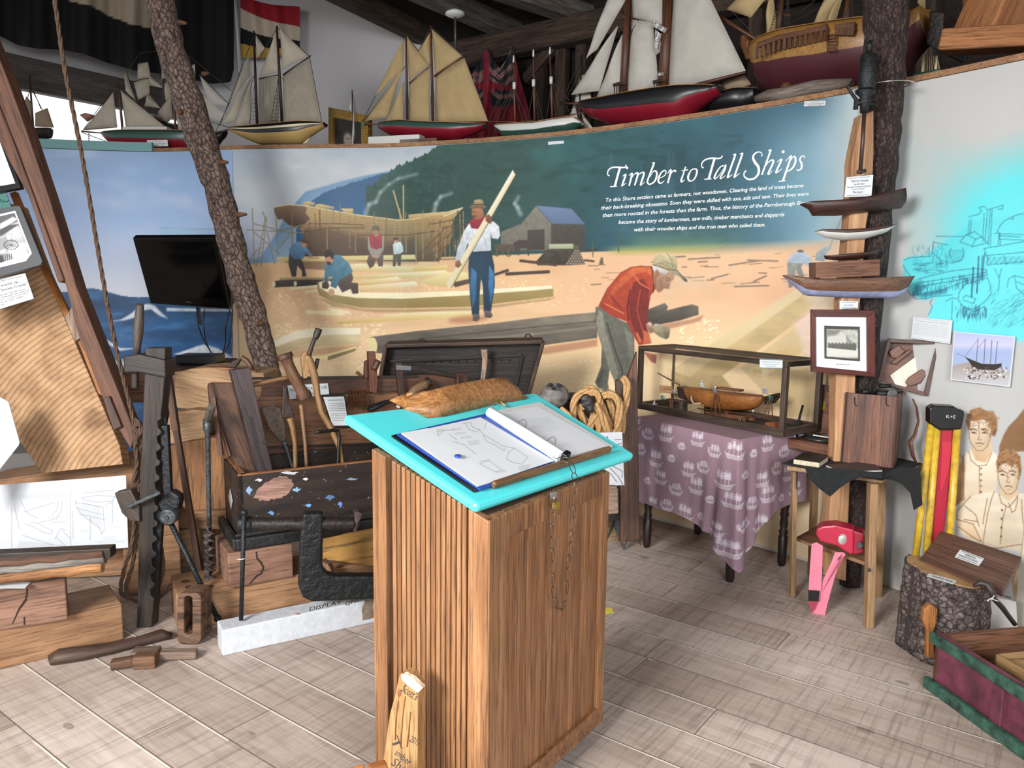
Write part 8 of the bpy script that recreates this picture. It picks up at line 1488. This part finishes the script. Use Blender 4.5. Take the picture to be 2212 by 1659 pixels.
for k in range(4):mb=M();mb.slab([oq[k],oq[(k+1)%4],iq[(k+1)%4],iq[k]],gp.n*.02);obj('frame_side',mb,wood('cherry frame','6a2a20','43190f',.3,2,30),t,.002)
mb=M();slabpx(mb,gp,I_,.004,-.008);obj('mat',mb,paper,t);c_=Canvas(1775,700,1862,784,'a9aaa6',4);nz_=c_.noise(5,3,3);c_.a*=(.8+.35*nz_)[...,None];K_=(1652,640,3.95);c_.poly(TT([(500,240),(820,250),(820,565),(500,545)],*K_),'33332f');c_.poly(TT([(528,280),(796,285),(796,535),(528,515)],*K_),'a3a39b',tex=.8+.4*nz_)
c_.poly(TT([(535,395),(545,350),(690,320),(740,400),(740,430),(540,430)],*K_),'b3b3ac');c_.poly(TT([(690,320),(745,395),(700,400)],*K_),'7d7d78');c_.poly(TT([(530,285),(660,290),(600,330),(535,340)],*K_),'6f706c',soft=2);c_.poly(TT([(528,440),(796,450),(796,520),(528,510)],*K_),'bdbdb4')
for k in range(24):x=540+k*10;c_.poly(TT([(x,395+k%3*5),(x+8,395+k%3*5),(x+9,440+k),(x,438+k)],*K_),'3a3a37',soft=.8)
pixsheet('print',gp,TT([(510,530),(812,555),(810,260),(508,250)],*K_),c_,t,-.0125,.0018);mb=M();text(mb,'OLD CAMP - Moose, 1912',gp,TT([(612,585)],*K_)[0],TT([(722,588)],*K_)[0],2.6,lift=.0095);obj('caption',mb,inkm,t)
tag_card('white printed panel headed Timber Jack to Sailor on the pale wall',wall,[(1968,731),(2052,743),(2057,692),(1973,685)],[('-',.04,.96,.95,.7),('Timber Jack to Sailor',.04,.92,.8,5)]+[('Craftsmen on the Parrsborough Shore produced',.04,.9,.68-k*.09,2.6) for k in range(6)]+[('-',.04,.96,.06,.7)],lift=.03,ink=plain('pale ink','a6aab8',.7))
c_=Canvas(2050,712,2196,838,'a3add0',3);c_.a[:]=np.clip(np.stack([np.interp(c_.Y,[712,745,760,800,838],v) for v in ((.64,.74,.60,.62,.66),(.68,.75,.66,.69,.69),(.84,.86,.82,.80,.72))],-1),0,1);K_=(1652,640,3.95)
c_.poly(TT([(1590,590),(1760,560),(2100,640),(2090,765),(1585,710)],*K_),'9a8f88','b9bcc4',soft=2);c_.poly(TT([(1705,515),(1760,540),(1850,575),(1960,580),(2022,572),(2020,600),(1960,632),(1850,625),(1775,610),(1745,560)],*K_),'2e2622');q_=random.Random(8)
for a in ([(1820,360),(1805,560)],[(1882,360),(1870,570)],[(1938,375),(1925,575)],[(1985,385),(1968,580)]):c_.line(TT(a,*K_),1,'3b2c28')
for a in ([(1640,485),(1710,520)],[(1820,370),(1705,515)],[(1880,370),(1820,440)]):c_.line(TT(a,*K_),.5,'5b4a44')
for _ in range(90):x,y=q_.uniform(1690,2060),q_.uniform(600,700);c_.poly(TT([(x,y),(x+10,y+2),(x+9,y+12),(x-2,y+10)],*K_),q_.choice(['3b2a22','6a4c38','e2dfdb','2b2320']),soft=.5)
t=thing('ship_photograph','colour photograph of a four masted ship stranded on a beach','photograph',wall(2120,830,-.02));qd=[(2053,821),(2181,836),(2192.5,727),(2061,716)];wl=Pl(wall(2120,780,-.035),math.degrees(math.atan2(*(wall(2180,780)-wall(2070,780)).yx)));mb=M();slabpx(mb,wl,qd,.006);obj('white_border',mb,paper,t);pixsheet('print',wl,[(2056,819),(2178.5,833),(2190,729),(2063,718)],c_,t,-.001,.0022)
# ================================================================ stool, cloth, boxes, instruments
SZ=.70;t=thing('wooden_stool','rough pale wooden step stool carrying the instrument boxes','stool',G(1800,1300));pine=wood('raw pine','b8966f','8a6b4a',.65,1.5,14,pores=.2)
lg_=[(G(1712,1288),P(1716,1006,3.8),.03),(G(1876,1354),P(1886,1028,3.47),.045),(G(1893,1286),P(1901,1030,3.83),.05),(Vector((1.66,4.1,0)),Vector((1.62,4.05,SZ-.03)),.04)]
for a,b,w in lg_:b=Vector((b.x,b.y,SZ-.012));mb=M();mb.bar(a,b,w*.8,w,up=(0,1,0));obj('leg',mb,pine,t,.003)
mb=M();sh=[G(1718,1168,.27),G(1868,1222,.27),G(1892,1175,.27),G(1770,1140,.27)];mb.slab(sh,(0,0,.018));obj('step',mb,wood('step board','a87f5c','7d5a40',.7,1.5,14),t,.002)
tq_=[G(1700,1006,SZ),G(1905,1034,SZ),G(1985,1005,SZ),G(1800,965,SZ)];mb=M();mb.slab([v-Vector((0,0,.022)) for v in tq_],(0,0,.02));obj('seat',mb,pine,t,.002)
mb=M();a=P(1876,1230,3.44);mb.ball(P(1877,1231,3.43),.009,.005,.009,10);obj('bolt',mb,iron2,t);mb=M();mb.bar(P(1722,1010,3.77),P(1721,1056,3.78),.004,.012,up=(0,1,0));obj('steel_strip',mb,iron2,t)
bc=plain('black felt','15181a',.95,0,.3,.2,60);t=thing('black_cloth','black cloth spread over the stool with two hanging corners','cloth',G(1850,1000,SZ));mb=M();mb.slab([G(1690,1002,SZ),G(1740,1012,SZ),G(1905,1038,SZ),G(1990,1002,SZ),G(1800,958,SZ)],(0,0,.004));obj('top',mb,bc,t)
cf=Pl(P(1800,1030,3.5),-40)
for nm,L in (('hanging_corner',[(1738,1010),(1750,1036),(1770,1056),(1793,1073),(1812,1056),(1835,1040),(1862,1030),(1905,1034),(1906,1022),(1820,1012)]),('hanging_corner',[(1900,1032),(1925,1036),(1950,1046),(1968,1066),(1975,1102),(1993,1090),(1990,1050),(1988,1010),(1940,1010)])):mb=M();slabpx(mb,cf if L[0][0]<1800 else Pl(P(1950,1040,3.5),20),L,.004);obj(nm,mb,bc,t)
s3=SZ+.005;bk1=BX((1714,1002),(1769,1010),992,.17,s3);t=thing('thick_book','thick black covered book with cream page edges on the black cloth','book',bk1.a);mb=bk1.mesh();obj('pages',mb,plain('cream pages','c6b99f',.8,0,.1,.1,90),t);mb=M();mb.slab([bk1.p(-.02,-.02,1)+Vector((0,0,.0005)),bk1.p(1.02,-.02,1)+Vector((0,0,.0005)),bk1.p(1.02,1.02,1)+Vector((0,0,.0005)),bk1.p(-.02,1.02,1)+Vector((0,0,.0005))],(0,0,.003));obj('cover',mb,blk2,t)
t=thing('thin_book','thin dark brown covered book with white page edges overhanging the stool','book',G(1830,1010,s3));bq=[G(1784,1008,s3),G(1817,1022,s3),G(1906,1019,s3),G(1880,1000,s3)];mb=M();mb.slab(bq,(0,0,.007));obj('pages',mb,whp,t);mb=M();mb.slab([v+Vector((0,0,.0075)) for v in bq],(0,0,.002));obj('cover',mb,plain('brown book cover','43342f',.6),t)
mah=wood('worn mahogany','885a44','5c382b',.5,1.5,16);mahd=wood('dark mahogany','5f3a2d','3c231c',.5,1.5,16)
b8=BX((1691,966),(1801,986),945,.2,s3);t=thing('gramophone_box','low mahogany box with a round disc instrument beside the large wooden box','box',b8.a);obj('box',b8.mesh(),mah,t,.003)
mb=M();c0=b8.p(.58,.5,1);mb.lathe(c0,(0,0,1),[(0,.075),(.008,.088),(.014,.088),(.016,.07),(.02,.03)],30);obj('disc',mb,plain('tarnished disc','4c4f4a',.35,.6,.2,.1,20),t);mb=M();mb.bar(b8.p(.5,.25,1)+Vector((0,0,.03)),b8.p(.95,.3,1)+Vector((0,0,.03)),.01,.006);obj('white_scale',mb,whp,t)
mb=M();a=b8.p(.12,.4,1);mb.tube([a,a+Vector((.0,0,.05)),a+Vector((.02,.02,.12)),a+Vector((.035,.03,.17))],[.01,.008,.007,.006],8);mb.tube([a+Vector((0,0,.05)),a+Vector((.05,0,.02))],.008,8);obj('arm',mb,iron,t)
lp_=Pl(b8.p(.6,1,1)+b8.n*.01,-14,6);mb=M();slabpx(mb,lp_,[(1752,935),(1772,829),(1840,843),(1842,940)],.02,grain=((1752,880),(1842,890)));obj('lid',mb,mah,t,.003);mb=M();slabpx(mb,lp_,[(1771,842),(1773,830),(1840,844),(1838,856)],.015,-.015);obj('lid_rail',mb,mahd,t,.002);mb=M();slabpx(mb,lp_,[(1795,892),(1820,897),(1822,861),(1798,858)],.001,-.002);obj('paper_label',mb,plain('aged label','b6b1a8',.7),t);mb=M();slabpx(mb,lp_,[(1775,885),(1781,886),(1784,867),(1778,866)],.004,-.004);obj('brass_catch',mb,_mc['brass'],t)
b9=BX((1815,998),(1930,1012),848,.3,s3);b9.d=.25;t=thing('instrument_box','large worn mahogany instrument box with an open lid on the black cloth','box',b9.a)
def frame4(bx,m,t,th=.014):
    for a in ((0,0,1,0),(1,0,1,1),(1,1,0,1)):obj('side_panel',board(bx,*a,0,1,th),m,t,.002)
    obj('side_panel',board(bx,0,0,0,1,0,1,-th),m,t,.002)
frame4(b9,mah,t);mb=M();mb.slab([b9.p(.03,.05,.72),b9.p(.97,.05,.72),b9.p(.97,.95,.72),b9.p(.03,.95,.72)],(0,0,.01));obj('tray',mb,mahd,t)
for x in (1846,1914):mb=M();mb.tube([b9.pl(x,858,-.004),b9.pl(x,872,-.004),b9.pl(x+3,877,-.004),b9.pl(x+7,876,-.004)],.0025,6);obj('hook',mb,iron,t)
mb=M();rp_=Pl(b9.p(1,.3,0)+b9.e*.03,10);st_=[rp_(*q) for q in ((1972,862),(1980,880),(1984,910),(1976,940),(1966,955),(1972,985),(1982,1005))];mb.tube(st_,[.006,.008,.008,.011,.015,.013,.006],8,flat=.5);obj('leather_strap',mb,plain('brown leather','5f3c2e',.5),t)
hp_=Pl(b9.p(.5,.95,1),-24,6);D_=.06;t2=[(1895,827),(2003,856),(2031,737),(1918,731)];oq,iq=px3(hp_,t2,-D_),px3(hp_,[(1903,822),(1997,847),(2022,744),(1924,740)],-D_)
for k in range(4):mb=M();mb.slab([oq[k],oq[(k+1)%4],iq[(k+1)%4],iq[k]],hp_.n*D_);obj('lid_rim',mb,mahd,t,.002)
mb=M();slabpx(mb,hp_,t2,.014,0,grain=(t2[0],t2[1]));obj('lid_panel',mb,mah,t,.002)
mb=M();slabpx(mb,hp_,TT([(1070,675),(1130,780),(1190,782),(1270,720),(1425,605),(1342,478)],*K_),.001,-.003);obj('paper_chart',mb,plain('old chart paper','d5d2c2',.7,0,.08,0,120),t);mb=M();slabpx(mb,hp_,TT([(1290,405),(1330,405),(1430,560),(1420,585)],*K_),.006,-.008);obj('green_strip',mb,plain('green strip','47604f',.7),t)
for L in ([(1055,470),(1140,412),(1200,470),(1130,530),(1085,525)],[(1075,560),(1240,450),(1255,470),(1120,580),(1085,580)],[(1200,735),(1230,690),(1340,620),(1400,650),(1330,740),(1230,770)]):mb=M();slabpx(mb,hp_,TT(L,*K_),.025,-.026);obj('wood_fitting',mb,mah,t,.004)
t=thing('theodolite','black brass surveying instrument lying in the open top of the large box','instrument',b9.p(.6,.4,1));mb=M();c0=P(1885,835,b9.p(.6,.4,1).y);mb.tube([c0+Vector((.018*math.cos(a),.01*math.cos(a),.034*math.sin(a))) for a in [2*PI*k/20 for k in range(20)]],.005,8,closed=True);obj('ring',mb,iron,t);mb=M();Yq=c0.y;mb.tube([P(1893,850,Yq),P(1945,852,Yq)],.016,12);mb.tube([P(1900,834,Yq),P(1924,833,Yq)],.01,10);mb.tube([P(1862,846,Yq),P(1880,846,Yq)],.012,10);obj('telescope',mb,iron,t);mb=M();c0=P(1926,852,Yq-.03);mb.lathe(c0,(0,-1,0),[(0,.024),(.01,.026),(.011,.02)],20);obj('lens_cap',mb,plain('grey cap','5a5856',.5),t)
# red lamp with pink strap on the step
rl=Pl(P(1815,1190,3.6),-25);redm=plain('crimson enamel','a81f3c',.35);t=thing('red_lamp','crimson hand lamp with long pink webbing strap on the step of the stool','lamp',rl(1815,1195));K9=(1652,960,3.95);mb=M();slabpx(mb,rl,TT([(435,770),(440,725),(490,700),(600,690),(760,730),(760,930),(735,945),(620,870),(470,830)],*K9),.1,-.04);obj('body',mb,redm,t,.012)
mb=M();slabpx(mb,rl,TT([(755,735),(850,765),(845,930),(745,945)],*K9),.09,-.03);obj('end_cap',mb,plain('deep crimson','8a1830',.35),t,.008);mb=M();mb.ball(rl(*TT([(665,810)],*K9)[0],-.04),.024,.01,.027,16);obj('lens',mb,plain('pale lens','d9d4d2',.1,.6),t);mb=M();slabpx(mb,rl,TT([(790,850),(825,830),(840,870),(800,900)],*K9),.02,-.05);obj('latch',mb,iron2,t,.002)
pk_=plain('pink webbing','d8778c',.85,0,.08,.2,120)
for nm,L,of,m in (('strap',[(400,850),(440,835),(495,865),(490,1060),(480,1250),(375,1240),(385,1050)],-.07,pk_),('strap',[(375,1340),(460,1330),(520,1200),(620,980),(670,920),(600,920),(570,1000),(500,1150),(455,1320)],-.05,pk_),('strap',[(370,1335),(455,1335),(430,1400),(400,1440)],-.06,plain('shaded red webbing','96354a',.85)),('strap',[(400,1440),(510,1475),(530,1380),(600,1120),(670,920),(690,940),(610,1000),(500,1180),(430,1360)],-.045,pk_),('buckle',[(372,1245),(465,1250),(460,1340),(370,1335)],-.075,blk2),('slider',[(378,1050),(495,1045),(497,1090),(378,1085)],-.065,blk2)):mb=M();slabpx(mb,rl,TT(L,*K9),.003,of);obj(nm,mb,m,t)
# tripod
tp3=Pl(P(2010,1100,3.62),-12);t=thing('surveying_tripod','yellow, red and black surveying tripod folded against the pale wall','tripod',tp3(2000,1340));yel=plain('worn yellow paint','c2a032',.4,0,.15,.1,30);redt=plain('dark red paint','a01c30',.35)
for a,b in (((2012,915),(1966,1300)),((2025,915),(1992,1310)),((2068,920),(2040,1320))):mb=M();mb.tube([tp3(*a),tp3(*b)],.0165,12);obj('yellow_leg',mb,yel,t)
mb=M();slabpx(mb,tp3,[(2031,925),(2065,928),(2040,1150),(2012,1320),(1990,1320)],.03,.012);obj('red_leg',mb,redt,t,.006);mb=M();slabpx(mb,tp3,[(2036,952),(2057,954),(2052,1010),(2036,1060),(2030,1060)],.004,.008);obj('red_panel',mb,plain('brighter red','b3263a',.35),t,.002)
mb=M();slabpx(mb,tp3,[(2008,882),(2020,876),(2062,878),(2070,884),(2084,888),(2083,902),(2078,928),(2030,930),(2008,915)],.07,-.03);obj('head',mb,plain('black tripod head','0e0f10',.3),t,.008);mb=M();text(mb,'K+E',tp3,(2044,903),(2064,904),7,lift=.032);obj('maker_mark',mb,plain('grey mark','b9bcc0',.5),t)
mb=M();slabpx(mb,tp3,[(1964,1218),(2010,1224),(2012,1214),(1968,1204)],.05,-.025);obj('leather_strap',mb,mahd,t,.003)
# stump with labels, mahogany board, hook
sc_=Vector((1.905,3.24,0));R0=.168;t=thing('tree_stump','short rough barked stump with a pale cut top and small label','stump',sc_);n_=60;q_=random.Random(4);rings=[];ph=[1+.06*math.sin(3*a+1)+.03*math.sin(7*a)+q_.uniform(-.02,.02) for a in [2*PI*k/n_ for k in range(n_)]]
ztop=lambda x,y:.355-(x-sc_.x)*.17+(y-sc_.y)*.02
for j in range(13):
    f=j/12;row=[]
    for k in range(n_):a=2*PI*k/n_;r=R0*(1.06-.06*f)*(ph[k]+(q_.uniform(-.018,.018) if 0<j<12 else 0));x,y=sc_.x+r*math.cos(a),sc_.y+r*math.sin(a);row.append(Vector((x,y,ztop(x,y)*f)))
    rings.append(row)
mb=M();mb.loft(rings);mb.g=[((v[2])*1.0,math.atan2(v[1]-sc_.y,v[0]-sc_.x)*R0,.3) for v in mb.v];obj('bark',mb,bark('stump bark','2e2523','5f5350','93857f',34,.8),t)
mb=M();top=[Vector((sc_.x+(v.x-sc_.x)*.95,sc_.y+(v.y-sc_.y)*.95,0)) for v in rings[-1]];mb.slab([Vector((v.x,v.y,ztop(v.x,v.y)+.001)) for v in top],(0,0,.004));obj('cut_face',mb,wood('cut stump face','c39b6c','a37c50',.7,3,6,pores=.1),t)
mb=M();sp4=Pl(sc_-Vector((-.02,R0*1.05,0)),0);slabpx(mb,sp4,TT([(330,600),(380,560),(430,600),(420,700),(400,760),(410,960),(350,960),(355,760),(320,680)],1900,1140,3.4),.03,-.006);obj('torn_wood',mb,wood('torn orange wood','b5793e','7d4a22',.8,3,30,bump=.8),t,.006)
ts=lambda x,y,off=0.0:(lambda p:Vector((p.x,p.y,ztop(p.x,p.y)+.006-off)))(G(x,y,ztop(*(G(x,y,.34).xy))));K3_=(1900,1140,3.4)
mb=M();mb.slab([ts(*q) for q in TT([(343,378),(540,433),(567,405),(362,355)],*K3_)],(0,0,.001));lt_=thing('stump_label','narrow white label lying on the cut top of the stump','label card',ts(2030,1255));obj('card',mb,tagm,lt_);mb=M();text(mb,'WHITE PINE',lambda x,y,o=0:ts(x,y,-.0016),TT([(380,382)],*K3_)[0],TT([(535,424)],*K3_)[0],4);obj('print_line',mb,inkm,lt_)
bq=[P(1988,1206,3.32),P(2166,1277,3.02),P(2207,1203,3.2),P(2032,1146,3.5)];bn=(bq[1]-bq[0]).cross(bq[3]-bq[0]).normalized();bn=bn if bn.z<0 else-bn;t=thing('mahogany_board','reddish brown mahogany sample board propped on the stump','board',bq[0]);mb=M();mb.slab(bq,bn*.028,grain=bq[1]-bq[0]);obj('board',mb,wood('ribbon mahogany','77564a','54392f',.5,1.2,40,contrast=(.4,.6),bump=.05),t,.002)
bp3=Pl(bq[0]);bp3.n=bn;tag_card('',bp3,TT([(553,212),(730,277),(768,225),(592,160)],*K3_),[('-',.08,.95,.92,.6),('RIBBON',.3,.72,.55,4),('MAHOGANY',.12,.9,.24,4),('-',.05,.92,.1,.6)],lift=.0065,parent=t)
mb=M();hk=[P(x,y,Y) for x,y,Y in ((2103,1266,3.0),(2118,1258,3.0),(2134,1264,2.98),(2143,1280,2.96),(2146,1292,2.97),(2165,1312,3.0),(2178,1330,3.02),(2192,1348,3.04))];mb.tube(hk,[.006,.013,.014,.013,.011,.011,.01,.01],10);t=thing('iron_hook','dark bent iron hook with a white tie beside the stump','hook',hk[-1]);obj('hook',mb,plain('dark hook iron','3b3230',.5,.4),t);mb=M();mb.tube([P(2132,1298,2.93),P(2142,1292,2.93),P(2148,1296,2.93),P(2158,1299,2.93)],.0022,5);mb.tube([P(2142,1296,2.93),P(2148,1286,2.93)],.002,5);obj('white_tie',mb,whp,t)
mb=M();slabpx(mb,Pl(P(2140,1330,3.3)),[(2110,1400),(2110,1300),(2150,1290),(2195,1300),(2200,1400)],.01);solo('white_notice',mb,plain('dusty white sheet','b9b6b3',.7),'dusty white sheet standing between the stump and the painted portrait','paper')
# painted chest at the bottom right
bA=BX((2012,1487),(2216,1634),1366,.5);bA.d=.5;grc=plain('flaking green paint','2a4a3e',.6,0,.45,.5,26);mac=plain('scuffed plum paint','5e2c3c',.55,0,.3,.2,12);t=thing('painted_chest','open plum and green painted wooden chest at the bottom right','chest',bA.a)
bi=wood('chest inside wood','96684a','6a4631',.7,1.5,12);obj('front_panel',board(bA,0,0,1.3,0,0,1,.02),mac,t,.002);obj('end_panel',board(bA,0,0,0,1,0,.98,-.02),bi,t,.002);mb=M();mb.slab([bA.p(.02,.03,.04),bA.p(1.3,.03,.04),bA.p(1.3,1,.04),bA.p(.02,1,.04)],(0,0,.015));obj('bottom',mb,bi,t);obj('back_panel',board(bA,1.3,1,0,1,0,1,.02),bi,t,.002)
for w0,w1,o_ in ((.8,1.0,.018),(0.0,.2,.03)):mb=M();a,b=bA.p(-.04,0,w0),bA.p(1.3,0,w0);mb.slab([a-bA.n*o_,b-bA.n*o_,b-bA.n*.001,a-bA.n*.001],(0,0,bA.h*(w1-w0)));obj('green_moulding',mb,grc,t,.008)
mb=M();a,b=bA.p(.72,-.012,.2),bA.p(.72,-.012,.8);mb.bar(a,b,.05,.02,up=bA.n);obj('panel_divider',mb,mac,t,.003)
tl2=BX((2150,1440),(2300,1520),(.1,),.2,bA.z1-.11);tA=bA.p(.35,.25,0);tl2.a=Vector((tA.x,tA.y,bA.z1-.12));tl2.e=bA.e;tl2.n=bA.n;tl2.L=.6;t2=thing('chest_till','pale open wooden till tray inside the plum painted chest','tray',tl2.a);frame4(tl2,wood('pale till wood','b8986a','8f7148',.7,1.5,12),t2,.01)
# ================================================================ groups of look-alikes, and pieces that belong to a part
GR=dict(model_ship='model ships along the top of the curved partition',ceiling_joist='old joists under the roof',wall_stud='studs of the dark back wall',half_hull_model='half hull models',name_card='small printed cards',figurine='miniature workers in the glass case',miniature_ladder='miniature ladders in the glass case',miniature_trestle='miniature trestles in the glass case',round_pole='poles piled on the cracked block',stacked_timber='timbers stacked behind the jack',wooden_mallet='worn mallet heads on the floor',cedar_block='cedar blocks at the foot of the lectern',draped_flag='flags draped on the walls',wooden_peg='small wooden pegs')
NEST=(('tool_chest','paint_flake','front_panel'),('tool_chest','bare_patch','front_panel'),('tool_chest','diamond_plate','side_panel'),('television','maker_badge','housing'),('television','screen','housing'),('lectern','book_ledge','sloping_top'),('ring_binder','ring','spine'),('white_beam','hand_lettering','beam'),('white_beam','brown_stain','beam'),('white_beam','wood_plug','beam'),('cedar_wedge','hand_lettering','wedge'),('cedar_wedge','scored_line','wedge'),('cedar_wedge','wood_knot','wedge'),('padlock','shackle','body'),('leaning_trunk','knot','bark'),('tree_stump','torn_wood','bark'),('red_lamp','lens','body'),('red_lamp','latch','end_cap'),('instrument_box','wood_fitting','lid_panel'),('instrument_box','paper_chart','lid_panel'),('instrument_box','green_strip','lid_panel'),('instrument_box','lid_rim','lid_panel'),('gramophone_box','paper_label','lid'),('gramophone_box','brass_catch','lid'),('gramophone_box','lid_rail','lid'),('theodolite','lens_cap','telescope'),('drilled_timber','bored_hole','timber'),('sheave_block','sheave','shell'),('display_case','print_line','rail'),('sea_chest','studded_batten','lid'),('sea_chest','ring','lid'),('sea_chest','rim','lid'),('painted_chest','panel_divider','front_panel'),('shipyard_mural','title_lettering','painted_panel'),('shipyard_mural','verse_line','painted_panel'),('iron_clamp','white_tie','turning_bar'),('surveying_tripod','maker_mark','head'),('ship_auger','spiral','shank'))
bn_=lambda o:o.name.split('.')[0]
tops=[o for o in C.objects if o.parent is None]
for o in tops:
    if 'label' in o and 'group' not in o and bn_(o) in GR:o['group']=GR[bn_(o)]
for tn_,ch,host in NEST:
    for o in tops:
        if bn_(o)!=tn_:continue
        hs=[c for c in o.children if bn_(c)==host and c.type=='MESH']
        for c in [c for c in o.children if bn_(c)==ch]:
            if hs:c.parent=hs[0];c.matrix_parent_inverse=Matrix.Identity(4)
